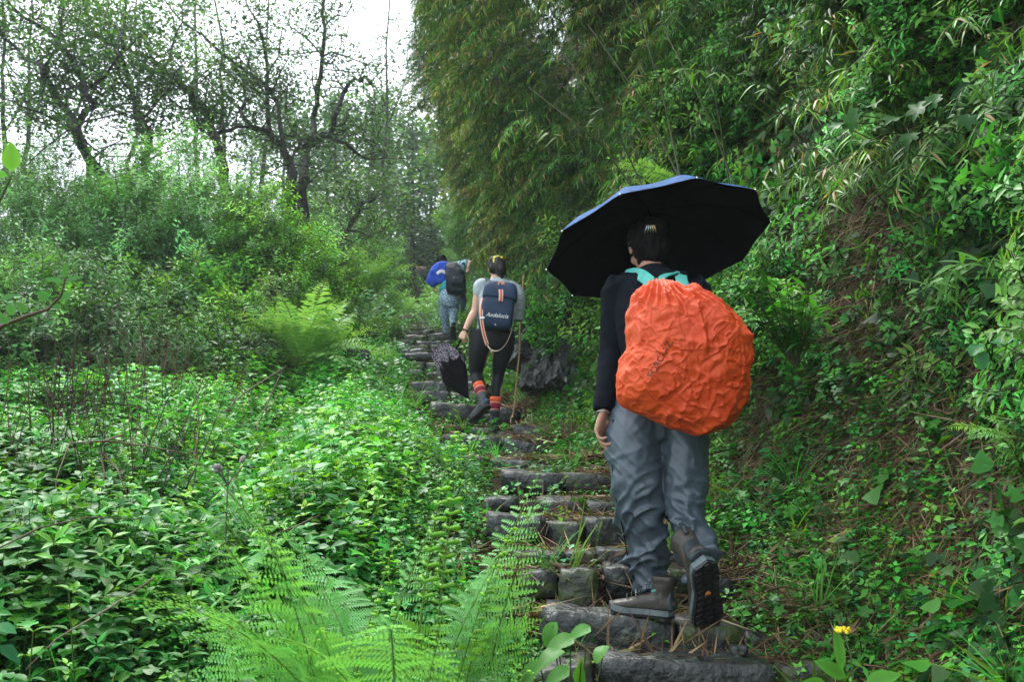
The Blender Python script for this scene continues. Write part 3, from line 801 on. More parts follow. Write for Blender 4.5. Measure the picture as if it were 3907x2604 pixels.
# dead stalks standing in the weeds on the left
P, Nn = on_ground(190, lambda x, y, h, b: (x < pc(y) - 2.2) & (y > 5) & (y < 16), lambda x, y, z: (vn2(x * .8, y * .8, 18) > .38) / (1 + (y / 8) ** 1.2))
scatter('dead_stalks', 'dead_stalk', P_STALK, P, rotmats(mixn(Nn, .1, .2), RNG.uniform(0, 6.28, len(P))), RNG.uniform(.6, 1.2, len(P)), RNG.integers(0, 3, len(P)), M_STRAW, tints(len(P), .6, 1.2),
        'thicket of thin brown dead stalks behind the weeds on the left', 'dead stalks')

# 5. thicket hanging from the bank: points on a shell standing off the bank
def shell_x(y, h):
    near = np.interp(h, [0, .8, 1.6, 3, 6, 10], [0.0, .22, .42, .72, 1.15, 1.7])
    far = np.interp(h, [0, 1, 2, 2.6, 5, 8, 12], [0.25, .35, .3, .1, -.75, -.95, -.8])
    k = sstep(6.5, 10.5, y)
    return xb(y) + near * (1 - k) + far * k + (vn2(y * .9, h * .9, 31) - .5) * .9 + (vn2(y * 2.6, h * 2.6, 32) - .5) * .35
def shell(n, y0, y1, h0, h1, depth, dens=None, rng=RNG, yp=1.0):
    y = y0 + (y1 - y0) * rng.random(n * 3) ** yp; h = rng.uniform(h0, h1, n * 3)
    dz = rng.random(n * 3) ** 1.3 * depth
    P = np.stack([shell_x(y, h) + dz, y, pz(y) + h], 1)
    ok = visible(P, 200, 160)
    if dens is not None: ok &= rng.random(len(P)) < dens(P, h)
    P = P[ok][:n]; return P
def outward(n, spread=.9, rng=RNG):
    a = math.pi + .35 + rng.normal(0, spread, n)
    return np.stack([np.cos(a), np.sin(a), rng.uniform(-.2, .3, n)], 1)
def place_sprays(name, key, protos, P, label, cat, s=(.7, 1.3), t=(.7, 1.3), idx=None, spread=.9):
    n = len(P)
    Z = np.tile([0, 0, 1.0], (n, 1)) + RNG.normal(size=(n, 3)) * .22
    M = rotmats(Z, np.zeros(n), outward(n, spread))
    scatter(name, key, protos, P, M, RNG.uniform(*s, n), RNG.integers(0, len(protos), n) if idx is None else idx, M_LEAF, tints(n, *t), label, cat)
hole = lambda P, h: (.04 + .96 * sstep(.40, .56, vn2(P[:, 1] * 1.3, h * 1.1, 40)) + .3 * (h > 3.2)) * (1 - .9 * np.exp(-((P[:, 1] - 6.2) / 1.0) ** 2 - ((h - 2.1) / .75) ** 2))
P = shell(6500, 2.4, 9, 1.75, 6.5, .8, hole)
cl = vn2(P[:, 1] * .9, P[:, 2] * .9, 41)
place_sprays('hanging_bamboo_leaves', 'bamboo_spray', P_BAM, P, 'drooping narrow bamboo leaves covering the near bank on the right', 'bamboo',
             (.5, 1.0), (.45, 2.3), np.clip((cl * 4 + RNG.normal(0, .8, len(P))).astype(int), 0, 3))
P = shell(12500, 7.5, 22, 1.4, 9, 1.0, lambda P, h: .10 + .9 * sstep(.36, .54, vn2(P[:, 1] * .8, h * .9, 43)) + .25 * (h > 3))
cl = vn2(P[:, 1] * .5, P[:, 2] * .5, 44)
place_sprays('bamboo_thicket', 'bamboo_branch', P_BAMF, P, 'olive bamboo thicket leaning over the path from the bank top behind the umbrella', 'bamboo',
             (.7, 1.3), (.45, 2.3), np.clip((cl * 4 + RNG.normal(0, .9, len(P))).astype(int), 0, 3))
# broad leafy growth low on the shell, far bank
P = shell(4200, 6, 34, .1, 3.0, .5, lambda P, h: .2 + .8 * sstep(.4, .6, vn2(P[:, 1] * .7, h * 1.2, 45)))
n = len(P)
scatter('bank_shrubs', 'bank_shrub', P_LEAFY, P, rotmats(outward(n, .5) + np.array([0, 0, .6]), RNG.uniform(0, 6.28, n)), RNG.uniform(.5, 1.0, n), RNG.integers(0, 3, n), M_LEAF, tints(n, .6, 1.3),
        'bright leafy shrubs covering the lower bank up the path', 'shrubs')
P = shell(3800, 2.6, 8, .7, 3.6, .5, lambda P, h: .12 + .9 * sstep(.42, .56, vn2(P[:, 1] * 1.3, h * 1.4, 46)))
n = len(P)
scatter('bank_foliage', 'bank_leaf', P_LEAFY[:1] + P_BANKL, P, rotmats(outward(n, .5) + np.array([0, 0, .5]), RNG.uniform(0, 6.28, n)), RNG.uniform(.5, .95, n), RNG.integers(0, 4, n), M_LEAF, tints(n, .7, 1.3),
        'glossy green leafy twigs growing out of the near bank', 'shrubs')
# ---------------------------------------------------------------- shrubs, trees
def proto_leafclump(rd, n=9, r=.16, l=.075, col=(0.03, 0.065, 0.018), W=.5):
    m = MB()
    for k in range(n):
        o = Vector((rd.gauss(0, r), rd.gauss(0, r), rd.gauss(0, r * .8)))
        a = rd.uniform(0, 6.28)
        m.leaf(o, (math.cos(a), math.sin(a), rd.uniform(-.8, .5)), (rd.uniform(-.6, .6), rd.uniform(-.6, .6), 1), l * rd.uniform(.6, 1.3), l * W, rcol(col, .4, rd), 1, .1, .2, .5)
    return m.arr()
rd = random.Random(23)
P_CLUMP = [proto_leafclump(rd, 9, .15, .085, c) for c in ((0.05, 0.14, 0.04), (0.08, 0.18, 0.04), (0.035, 0.09, 0.03))]
P_CLUMPF = [proto_leafclump(rd, 12, .45, .26, c, .6) for c in ((0.05, 0.13, 0.05), (0.08, 0.18, 0.05), (0.035, 0.10, 0.05))]

def tree(name, limbs, label, depth, base, seed, leaves=1.0, twigs=1.0, group=None, tip=0.35):
    """limbs: [(list of display points, r0, r1)]"""
    rd = random.Random(seed); rg = np.random.default_rng(seed)
    root = empty(name, base, label, 'tree', group)
    tm = MB(); lp = []
    first = True
    for (pts, r0, r1) in limbs:
        w = [QD(x, y, depth + rd.uniform(-.5, .5) * (0 if i == 0 else 1) + .5 * math.sin(i * 1.3 + seed)) for i, (x, y) in enumerate(pts)]
        if first: w = [Vector(base)] + w; first = False
        # refine with jitter
        q = [w[0]]
        for a, b in zip(w[:-1], w[1:]):
            mid = (a + b) / 2 + Vector((rd.gauss(0, .04), rd.gauss(0, .1), rd.gauss(0, .04))) * (b - a).length
            q += [mid, b]
        n = len(q)
        rr = [r0 + (r1 - r0) * i / (n - 1) for i in range(n)]
        tm.tube(q, rr, (1, 1, 1), 7)
        L_ = sum((b - a).length for a, b in zip(q[:-1], q[1:]))
        nb = int(L_ * 3.2 * twigs)
        for k in range(nb):
            t = rd.uniform(.18, 1) * (n - 1); i = min(n - 2, int(t)); p = q[i].lerp(q[i + 1], t - i)
            d = Vector((rd.gauss(0, 1), rd.gauss(0, .8), rd.gauss(.35, .7)))
            bl = rd.uniform(.5, 1.7) * (1.1 - .5 * t / n)
            rb = min(rr[i] * .5, .022)
            bp = wander(p, d, bl, 4, rd, .35)
            tm.tube(bp, [rb, rb * .8, rb * .6, rb * .45, rb * .25], (1, 1, 1), 4)
            for j in range(3):
                tt_ = rd.uniform(.35, 1) * 4; ii_ = min(3, int(tt_)); pp = bp[ii_].lerp(bp[ii_ + 1], tt_ - ii_)
                tw = wander(pp, Vector((rd.gauss(0, 1), rd.gauss(0, 1), rd.gauss(.1, .7))), rd.uniform(.25, .8), 3, rd, .4)
                tm.tube(tw, [rb * .35, rb * .3, rb * .2, rb * .12], (1, 1, 1), 3)
                lp += [tuple(tw[1]), tuple(tw[2]), tuple(tw[3])]
            lp += [tuple(bp[3]), tuple(bp[4])]
    link('trunk', tm.mesh('trunk', M_BARK, True), root)
    lp = np.array(lp); lp = lp[rg.random(len(lp)) < leaves]
    n = len(lp)
    me = bake('crown', P_CLUMP, lp, rotmats(rg.normal(size=(n, 3)) * .4 + [0, 0, 1], rg.uniform(0, 6.28, n)), rg.uniform(.7, 1.4, n), rg.integers(0, 3, n), M_LEAFR, tints(n, .6, 1.5, .1, rg))
    link('crown', me, root)
    return root
def gz(dx, Y):
    x = (dx / 2.298 - 512) / FPX * Y
    return Vector((x, Y, float(H(x, Y)) - .1))
TG = 'gnarled sparse-leaved trees above the left thicket'
tree('gnarled_tree', [([(238, 420), (221, 384), (194, 346), (176, 304), (159, 263), (138, 238), (118, 207), (111, 187), (102, 162), (69, 138), (35, 107), (0, 73), (-40, 30)], .10, .02),
                      ([(178, 294), (194, 256), (200, 221), (180, 166), (156, 121), (135, 90), (93, 59), (52, 38), (21, 7), (-10, -30)], .06, .015),
                      ([(197, 207), (242, 176), (273, 128), (287, 60), (290, -20)], .03, .01), ([(111, 187), (125, 120), (140, 40), (150, -30)], .025, .01),
                      ([(176, 304), (150, 290), (100, 260), (40, 240)], .03, .01)],
     'leftmost gnarled tree, its trunk leaning left over the feathery thicket', 16.5, gz(260, 16.5), 1, .85, 1.1, TG)
tree('gnarled_tree', [([(335, 430), (332, 363), (342, 311), (325, 277), (311, 239), (301, 207), (290, 166), (283, 110), (286, 50), (280, -30)], .09, .015),
                      ([(301, 207), (275, 180), (250, 130), (230, 70), (215, 0)], .035, .01), ([(325, 277), (360, 235), (390, 200), (420, 150)], .03, .01),
                      ([(311, 239), (260, 250), (215, 262)], .025, .01)],
     'second gnarled tree from the left, trunk nearly upright and forked low', 18, gz(340, 18), 2, .9, 1.1, TG)
tree('gnarled_tree', [([(525, 450), (515, 391), (494, 311), (484, 277), (467, 242), (439, 207), (408, 180), (377, 166), (373, 152), (339, 131), (294, 114), (242, 97), (190, 60), (150, 20)], .11, .015),
                      ([(467, 242), (420, 250), (380, 215), (360, 170)], .03, .01), ([(377, 160), (395, 110), (420, 50), (428, -20)], .03, .01),
                      ([(494, 311), (530, 300), (570, 292)], .05, .03), ([(515, 391), (500, 330), (470, 300), (430, 290)], .03, .01)],
     'third gnarled tree, its dark trunk bending far to the left', 19, gz(530, 19), 3, .9, 1.1, TG)
tree('gnarled_tree', [([(668, 470), (667, 442), (667, 373), (646, 335), (608, 301), (574, 290), (553, 256), (560, 200), (575, 120)], .12, .02),
                      ([(667, 400), (645, 300), (639, 242), (588, 180), (539, 145), (484, 100), (446, 69), (408, 38), (384, 7), (360, -30)], .05, .012),
                      ([(625, 320), (619, 294), (612, 190), (612, 138), (601, 80), (570, 17), (555, -30)], .055, .012),
                      ([(667, 373), (690, 330), (665, 290), (655, 250), (662, 190)], .03, .01), ([(608, 180), (640, 130), (650, 60)], .025, .01)],
     'fourth gnarled tree, with a long thin limb rising diagonally to the left', 20, gz(672, 20), 4, .95, 1.1, TG)
tree('gnarled_tree', [([(690, 440), (698, 385), (702, 349), (713, 318), (740, 312), (758, 308), (768, 270), (789, 214), (816, 180), (837, 176), (860, 200)], .13, .02),
                      ([(712, 320), (719, 270), (729, 207), (740, 138), (747, 69), (745, 0), (744, -40)], .07, .02),
                      ([(758, 310), (796, 332), (823, 356), (847, 366), (890, 362), (930, 363)], .05, .01),
                      ([(747, 59), (775, 35), (809, 10), (830, -20)], .02, .008), ([(744, 128), (775, 124), (816, 138), (844, 149), (880, 190)], .022, .008),
                      ([(739, 166), (775, 162), (837, 166)], .02, .008), ([(737, 124), (699, 83), (664, 59), (633, 52)], .022, .008)],
     'fifth gnarled tree, right-hand one, with a tall upright leader against the white sky', 20.5, gz(705, 20.5), 5, .75, .75, TG)
tree('gnarled_tree', [([(760, 600), (790, 545), (815, 500), (830, 470), (860, 460)], .09, .03), ([(800, 530), (850, 545), (880, 530), (905, 505)], .03, .01), ([(810, 510), (790, 460), (800, 420)], .03, .01)],
     'short leaning tree with a crooked dark trunk beyond the ferns', 23, gz(750, 23), 6, .9, 1.6)
TN = 'thin upright trees behind the gnarled ones'
for k, (dx, Y, lean) in enumerate([(60, 24, 5), (205, 26, -10), (440, 25, 8), (520, 27, -5), (20, 22, -8), (880, 34, 6), (300, 30, 10), (600, 28, 10)]):
    top = -60
    tree('slender_tree', [([(dx, 430), (dx + lean, 330), (dx + lean * 1.5, 220), (dx + lean * 1.2, 110), (dx + lean * 2, top)], .08, .02),
                          ([(dx + lean, 300), (dx + 40, 220), (dx + 60, 150)], .03, .01), ([(dx + lean, 240), (dx - 35, 180), (dx - 60, 100)], .03, .01)],
         ['slender tree behind the leftmost gnarled trunk', 'slender tree between the first two gnarled trunks', 'slender tree left of the bent dark trunk', 'slender tree just right of the bent dark trunk',
          'slender tree at the left edge of the photo', 'slender tree standing before the misty conifers', 'slender tree behind the second gnarled trunk', 'slender tree left of the fourth gnarled trunk'][k],
         Y, gz(dx, Y), 60 + k, .55, .5, TN)
# misty far trees
def far_tree(dx, Y, h, w, label, seed, conifer=True):
    rd = random.Random(seed); rg = np.random.default_rng(seed)
    b = gz(dx, Y); root = empty('misty_conifer' if conifer else 'misty_tree', b, label, 'tree', 'hazy trees on the far hillside')
    tm = MB(); top = b + Vector((rd.uniform(-.4, .4), 0, h))
    tm.tube([b, b.lerp(top, .5), top], [.16, .1, .03], (1, 1, 1), 6); lp = []
    nb = 46
    for k in range(nb):
        t = .12 + .88 * k / nb; a = rd.uniform(0, 6.28)
        r = w * ((1 - t) * .85 + .18 if conifer else math.sin(math.pi * min(1, t * .9 + .1)) * .9 + .15) * rd.uniform(.6, 1.15)
        p = b.lerp(top, t); e = p + Vector((math.cos(a) * r, math.sin(a) * r, rd.uniform(-.1, .35) * r))
        tm.tube([p, e], [.035, .01], (1, 1, 1), 3)
        for j in range(5): lp.append(tuple(p.lerp(e, rd.uniform(.3, 1.05)) + Vector((rd.gauss(0, .2), rd.gauss(0, .2), rd.gauss(0, .15)))))
    link('trunk', tm.mesh('trunk', M_BARK, True), root)
    lp = np.array(lp); n = len(lp)
    link('crown', bake('crown', P_CLUMPF, lp, rotmats(rg.normal(size=(n, 3)) * .3 + [0, 0, 1], rg.uniform(0, 6.28, n)), rg.uniform(.6, 1.3, n), rg.integers(0, 3, n), M_FAR, tints(n, .7, 1.3, .08, rg)), root)
FT = [(700, 44, 8.5, 2.2, 1), (770, 48, 10, 2.2, 1), (835, 42, 9, 2.1, 1), (895, 50, 11, 2.3, 1), (945, 46, 9.0, 2.0, 1), (860, 62, 12, 2.6, 1), (800, 66, 12, 2.6, 0), (930, 70, 11, 2.8, 0), (990, 52, 9, 2.4, 0), (740, 72, 12, 2.8, 0),
      (640, 60, 11, 3, 0), (560, 64, 10, 3, 0), (1090, 36, 5, 2.2, 0), (1040, 48, 9, 2.6, 0)]
FL = ['first misty tree behind the fifth gnarled trunk', 'misty tree right of the fifth gnarled trunk', 'nearest misty conifer above the ferns', 'tallest misty conifer over the path', 'misty conifer beside the bamboo edge',
      'farthest misty conifer above the path', 'rounded misty tree in the gap of the hillside', 'pale rounded tree high on the far slope', 'rounded misty tree touching the bamboo thicket', 'faint rounded tree on the skyline left of the conifers',
      'faint tree low behind the fourth gnarled trunk', 'faint tree low behind the third gnarled trunk', 'small rounded tree at the bend of the path', 'rounded tree half hidden by the bamboo thicket']
for k, (dx, Y, h, w, cn) in enumerate(FT): far_tree(dx, Y, h, w, FL[k], 200 + k, bool(cn))

def shrub(dx, Y, w, h, protos, label, seed, n=420, mat=None, name='shrub', s=(.7, 1.2), t=(.6, 1.3), dep=None, zoff=0, hidden=0.0):
    rd = random.Random(seed); rg = np.random.default_rng(seed)
    b = gz(dx, Y); b.z += zoff
    root = empty(name, b, label, 'shrub', None)
    dep = dep or w * .8
    u = rg.uniform(0, 6.28, n); c = rg.uniform(-.15, 1, n) ** 1.0
    rad = rg.uniform(.6, 1.0, n)
    wob = .7 + .55 * vn2(u * 1.3, c * 3, seed)
    ce = np.sqrt(np.clip(1 - np.abs(c) ** 2, 0.02, 1))
    D = np.stack([np.cos(u) * ce, np.sin(u) * ce, c], 1)
    Pp = D * (rad * wob)[:, None] * np.array([w / 2, dep / 2, h]) + np.array(b)
    Pp[:, 2] = np.maximum(Pp[:, 2], H(Pp[:, 0], Pp[:, 1]) + .05)
    Z = D * .8 + np.array([0, 0, .7]) + rg.normal(size=(n, 3)) * .3
    me = bake('foliage', protos, Pp, rotmats(Z, rg.uniform(0, 6.28, n)), rg.uniform(*s, n), rg.integers(0, len(protos), n), mat or M_LEAFR, tints(n, *t, .08, rg))
    link('foliage', me, root)
    st = MB()
    for k in range(9):
        a = rd.uniform(0, 6.28); e = b + Vector((math.cos(a) * w * .3, math.sin(a) * dep * .3, h * rd.uniform(.6, .95)))
        st.tube([b + Vector((rd.uniform(-.1, .1), rd.uniform(-.1, .1), 0)), b.lerp(e, .5) + Vector((0, 0, .1)), e], [.02, .012, .004], (1, 1, 1), 4)
    link('stem', st.mesh('stem', M_BARK), root)
    return root
SH = [ # dx, Y, w, h, protos, label
    (60, 14.5, 3.4, 2.6, P_FEATH, 'dark feathery shrub at the far left edge', 420, (.4, .9)),
    (190, 15.5, 2.8, 2.2, P_FEATH, 'pale feathery shrub under the leftmost gnarled tree', 420, (.9, 1.5)),
    (310, 14.5, 2.6, 2.6, P_FEATH, 'tall feathery shrub left of the pale bushy middle', 460, (.8, 1.4)),
    (400, 16, 2.8, 3.2, P_FEATH, 'highest feathery shrub below the third gnarled tree', 460, (.9, 1.5)),
    (500, 15, 2.4, 2.4, P_FEATH + P_LEAFY[:1], 'feathery and leafy shrub before the bent dark trunk', 420, (.8, 1.4)),
    (590, 14.5, 2.4, 2.5, P_LEAFY[1:2] + P_LEAFY[:1], 'bright yellow-green broad-leaved shrub in the middle of the thicket', 520, (.9, 1.5)),
    (680, 15.2, 2.2, 2.1, P_LEAFY[1:2] + P_LEAFY[:1], 'bright leafy shrub right of the thicket middle', 520, (.8, 1.5)),
    (740, 17, 1.8, 1.5, P_LEAFY, 'dark leafy shrub behind the big pale fern clump', 360, (.6, 1.2)),
    (130, 12, 2.6, 1.2, P_LEAFY[2:] + P_FEATH, 'low dark shrub in front of the left feathery shrubs', 320, (.5, 1.0)),
    (330, 12, 2.2, 1.5, P_LEAFY[2:] + P_LEAFY[:1], 'dark leafy shrub in front of the tall feathery one', 380, (.5, 1.1)),
    (470, 12.2, 2.0, 1.35, P_LEAFY, 'mid-green shrub left above the big fern clump', 380, (.6, 1.2)),
    (640, 13.2, 1.8, 1.2, P_LEAFY, 'mid-green shrub just behind the big fern clump', 360, (.6, 1.2)),
    (785, 24, 2.4, 1.5, P_LEAFY + P_FEATH, 'loose shrub beyond the second fern clump', 360, (.8, 1.3)),
    (835, 30, 2.6, 2.0, P_LEAFY, 'shrub left of the path below the farthest walker', 420, (.6, 1.2)),
    (760, 30, 4.0, 3.0, P_LEAFY + P_FEATH, 'greyish shrub under the short leaning tree', 420, (.8, 1.3)),
    (1110, 34, 3.0, 3.2, P_LEAFY, 'shrub right behind the farthest walker', 380, (.7, 1.3)),
    (860, 52, 6.0, 4.6, P_LEAFY, 'broad dark shrub on the slope above the path', 420, (.5, 1.1)),
    (965, 52, 6.0, 4.6, P_LEAFY, 'tall shrub closing the path end under the conifers', 380, (.6, 1.2)),
    (735, 42, 5.0, 4.0, P_LEAFY + P_FEATH, 'wide hazy shrub below the misty trees', 420, (.7, 1.2)),
    (40, 9.6, 2.0, .95, P_LEAFY[:1] + P_LEAFY[2:], 'low leafy shrub among the dead stalks at the left edge', 200, (.5, 1.1)),
    (215, 10.2, 1.9, .9, P_LEAFY[2:] + P_FEATH[2:], 'low dark shrub behind the dead stalks on the left', 200, (.5, 1.0)),
    (390, 10.6, 1.7, .9, P_LEAFY[:1], 'low green shrub between the dead stalks and the big fern clump', 190, (.6, 1.1)),
    (505, 11.2, 1.2, .7, P_LEAFY[2:], 'small dark shrub touching the left side of the big fern clump', 120, (.5, .9)),
    (20, 18, 3.2, 3.2, P_FEATH, 'feathery shrub behind the far left one', 320, (.6, 1.1)),
    (250, 19, 3.4, 2.8, P_FEATH, 'pale feathery shrub behind the first gnarled trunk', 380, (.9, 1.4)),
    (560, 19, 3.4, 2.8, P_FEATH + P_LEAFY, 'shrub between the third and fourth gnarled trunks', 360, (.8, 1.3)),
]
for k, (dx, Y, w, h, pr, lb, n, t) in enumerate(SH):
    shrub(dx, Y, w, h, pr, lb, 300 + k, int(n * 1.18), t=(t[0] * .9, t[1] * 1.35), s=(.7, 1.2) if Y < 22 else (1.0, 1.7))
# foot-high growth on the slopes behind, one mass
P, Nn = on_ground(5200, lambda x, y, h, b: (b < .2) & (y > 15) & (y < 90) & (np.abs(x - pc(y)) > .55 + .5 * (y > 26)), lambda x, y, z: 1 / (.5 + (y / 20) ** 1.6))
n = len(P)
scatter('hillside_scrub', 'hill_sprig', P_LEAFY + P_FEATH[:2], P, rotmats(mixn(Nn, .3, .3), RNG.uniform(0, 6.28, n)), RNG.uniform(.9, 1.8, n) * (.6 + P[:, 1] * .022), RNG.integers(0, 5, n), M_LEAF, tints(n, .6, 1.3),
        'scrub covering the slope on both sides of the upper path', 'scrub')
# ---------------------------------------------------------------- figures: lofts, remeshing, heads, hands, boots
class Loft:
    """closed tubes and lumps gathered before they are fused into one skin"""
    def __init__(s): s.v = []; s.f = []
    def add(s, V, F):
        b = len(s.v); s.v += [tuple(p) for p in V]; s.f += [tuple(i + b for i in f) for f in F]; return s
    def loft(s, pts, ra, rb=None, ref=(1, 0, 0), seg=20, power=2.0, cap=True, refs=None):
        pts = [Vector(p) for p in pts]; n = len(pts)
        if not hasattr(ra, '__len__'): ra = [ra] * n
        rb = ra if rb is None else (rb if hasattr(rb, '__len__') else [rb] * n)
        V = []; F = []
        for i, p in enumerate(pts):
            t = nrm(pts[min(i + 1, n - 1)] - pts[max(i - 1, 0)])
            rf = Vector(refs[i] if refs else ref)
            a = nrm(rf - t * rf.dot(t)); b = t.cross(a)
            for k in range(seg):
                an = 2 * math.pi * k / seg
                c, s_ = math.cos(an), math.sin(an)
                c = math.copysign(abs(c) ** (2 / power), c); s_ = math.copysign(abs(s_) ** (2 / power), s_)
                V.append(p + a * (c * ra[i]) + b * (s_ * rb[i]))
        for i in range(n - 1):
            for k in range(seg):
                A = i * seg + k; B = i * seg + (k + 1) % seg
                F.append((A, B, B + seg, A + seg))
        if cap:
            F.append(tuple(range(seg))[::-1]); F.append(tuple((n - 1) * seg + k for k in range(seg)))
        return s.add(V, F)
    def smooth_loft(s, pts, ra, rb=None, ref=(1, 0, 0), seg=20, power=2.0, sub=4, refs=None):
        pts = [Vector(p) for p in pts]; n = len(pts)
        if not hasattr(ra, '__len__'): ra = [ra] * n
        rb = ra if rb is None else (rb if hasattr(rb, '__len__') else [rb] * n)
        P, A, B, RF = [], [], [], []
        def cr(a, b, c, d, t): return 0.5 * ((2 * b) + (c - a) * t + (2 * a - 5 * b + 4 * c - d) * t * t + (3 * b - a - 3 * c + d) * t ** 3)
        for i in range(n - 1):
            g = lambda L_, k: L_[max(0, min(n - 1, k))]
            for j in range(sub):
                t = j / sub
                P.append(cr(g(pts, i - 1), pts[i], pts[i + 1], g(pts, i + 2), t))
                A.append(cr(g(ra, i - 1), ra[i], ra[i + 1], g(ra, i + 2), t)); B.append(cr(g(rb, i - 1), rb[i], rb[i + 1], g(rb, i + 2), t))
                if refs: RF.append(Vector(refs[i]).lerp(Vector(refs[i + 1]), t))
        P.append(pts[-1]); A.append(ra[-1]); B.append(rb[-1])
        if refs: RF.append(Vector(refs[-1]))
        return s.loft(P, A, B, ref, seg, power, True, RF if refs else None)
    def ball(s, c, r, M=None, seg=18, rings=11):
        c = Vector(c); r = (r, r, r) if not hasattr(r, '__len__') else r
        V = []; F = []
        for i in range(rings + 1):
            th = math.pi * (i + .0) / rings if 0 < i < rings else (0.03 if i == 0 else math.pi - .03)
            for k in range(seg):
                ph = 2 * math.pi * k / seg
                p = Vector((r[0] * math.sin(th) * math.cos(ph), r[1] * math.sin(th) * math.sin(ph), r[2] * math.cos(th)))
                V.append(c + (M @ p if M else p))
        for i in range(rings):
            for k in range(seg):
                A = i * seg + k; B = i * seg + (k + 1) % seg
                F.append((A, A + seg, B + seg, B))
        F.append(tuple(range(seg))); F.append(tuple(rings * seg + k for k in range(seg))[::-1])
        return s.add(V, F)
    def box(s, c, size, M=None):
        c = Vector(c); V = []
        for i in (-.5, .5):
            for j in (-.5, .5):
                for k in (-.5, .5):
                    p = Vector((size[0] * i, size[1] * j, size[2] * k)); V.append(c + (M @ p if M else p))
        return s.add(V, [(0, 1, 3, 2), (4, 6, 7, 5), (0, 4, 5, 1), (2, 3, 7, 6), (0, 2, 6, 4), (1, 5, 7, 3)])
    def plain(s, name, mat, smooth=True):
        me = mesh_np(name, s.v, s.f, None, [mat], smooth); return me
    def fused(s, name, mat, voxel=0.008, smooth=3):
        me = mesh_np('tmp', s.v, s.f)
        o = bpy.data.objects.new('tmp', me); COL.objects.link(o)
        m = o.modifiers.new('r', 'REMESH'); m.mode = 'VOXEL'; m.voxel_size = voxel; m.use_smooth_shade = True
        if smooth:
            sm = o.modifiers.new('s', 'SMOOTH'); sm.factor = 0.5; sm.iterations = smooth
        dg = bpy.context.evaluated_depsgraph_get()
        r = bpy.data.meshes.new_from_object(o.evaluated_get(dg))
        bpy.data.objects.remove(o); bpy.data.meshes.remove(me)
        r.name = name; r.materials.clear(); r.materials.append(mat)
        r.polygons.foreach_set('use_smooth', np.ones(len(r.polygons), dtype=bool))
        return r
def getco(me):
    a = np.empty(len(me.vertices) * 3, dtype=np.float32); me.vertices.foreach_get('co', a); return a.reshape(-1, 3).astype(float)
def getno(me):
    a = np.empty(len(me.vertices) * 3, dtype=np.float32); me.vertices.foreach_get('normal', a); return a.reshape(-1, 3).astype(float)
def push(me, amount):
    V = getco(me); V = V + getno(me) * np.asarray(amount)[:, None]
    me.vertices.foreach_set('co', V.astype(np.float32).ravel()); me.update()
def ridge(P, seed): return 1 - np.abs(vn3(P, seed) * 2 - 1)
def strip(pts, wd, w, th):
    """a strap: boxy band through pts, its width along wd (one vector or one per point)"""
    L_ = Loft(); n = len(pts)
    wds = wd if isinstance(wd, list) else [wd] * n
    P2, R2 = [], []
    pts = [Vector(p) for p in pts]
    for i in range(n - 1):
        for j in range(4):
            t = j / 4; g = lambda k: pts[max(0, min(n - 1, k))]
            a, b, c, d = g(i - 1), g(i), g(i + 1), g(i + 2)
            P2.append(0.5 * ((2 * b) + (c - a) * t + (2 * a - 5 * b + 4 * c - d) * t * t + (3 * b - a - 3 * c + d) * t ** 3)); R2.append(Vector(wds[i]).lerp(Vector(wds[i + 1]), t))
    P2.append(pts[-1]); R2.append(Vector(wds[-1]))
    L_.loft(P2, w / 2, th / 2, seg=16, power=5, refs=R2)
    return L_

def finger(L_, base, d, bend, lens, r, curl, sp=0):
    """chain of three bones from base along d, curling towards bend"""
    p = Vector(base); d = nrm(d); bend = nrm(Vector(bend) - d * Vector(bend).dot(d)); ax = d.cross(bend)
    pts = [p - d * 0.018, p]; rs = [r * 1.02, r]
    for i, l in enumerate(lens):
        d = Matrix.Rotation(curl[i], 3, ax) @ d
        m = p + d * l * .5; p = p + d * l
        pts += [m, p]; rs += [r * (.95 - .08 * i), r * (.96 - .09 * i)]
    pts.append(p + d * r * .6); rs.append(r * .45)
    L_.loft(pts, rs, rs, ref=ax, seg=10)
def hand(L_, wrist, d, palm, side, s=1.0, curl=.5, thumb_in=.5, curls=None):
    """d: wrist to knuckles; palm: where the palm faces; side: +1 if the thumb lies towards d x palm"""
    d = nrm(d); palm = nrm(Vector(palm) - d * Vector(palm).dot(d)); w = d.cross(palm) * side
    wrist = Vector(wrist)
    L_.smooth_loft([wrist - d * .03 * s, wrist, wrist + d * .035 * s, wrist + d * .075 * s, wrist + d * .088 * s], [.024 * s, .026 * s, .036 * s, .040 * s, .036 * s],
                   [.018 * s, .016 * s, .0165 * s, .0135 * s, .010 * s], ref=w, seg=16, power=2.6, sub=2)
    spec = [(.030, .084, (.042, .024, .020), .0088), (.010, .088, (.046, .028, .021), .0092), (-.0105, .085, (.043, .026, .021), .0087), (-.0305, .079, (.034, .020, .018), .0077)]
    for i, (o, k, lens, r) in enumerate(spec):
        c = curls[i] if curls else curl * (1 + .12 * i)
        finger(L_, wrist + d * k * s + w * o * s, d + w * (o * 3.2), palm, [q * s for q in lens], r * s, (c * .8, c * 1.1, c * .8))
    b = wrist + d * .022 * s + w * .026 * s + palm * .008 * s
    L_.ball(wrist + d * .03 * s + w * .02 * s + palm * .008 * s, (.018 * s, .018 * s, .018 * s))
    finger(L_, b, d * .75 + w * .75 + palm * .35, d * .4 - w * .6 + palm * thumb_in, [.036 * s, .030 * s, .024 * s], .0105 * s, (.15, .35, .35))
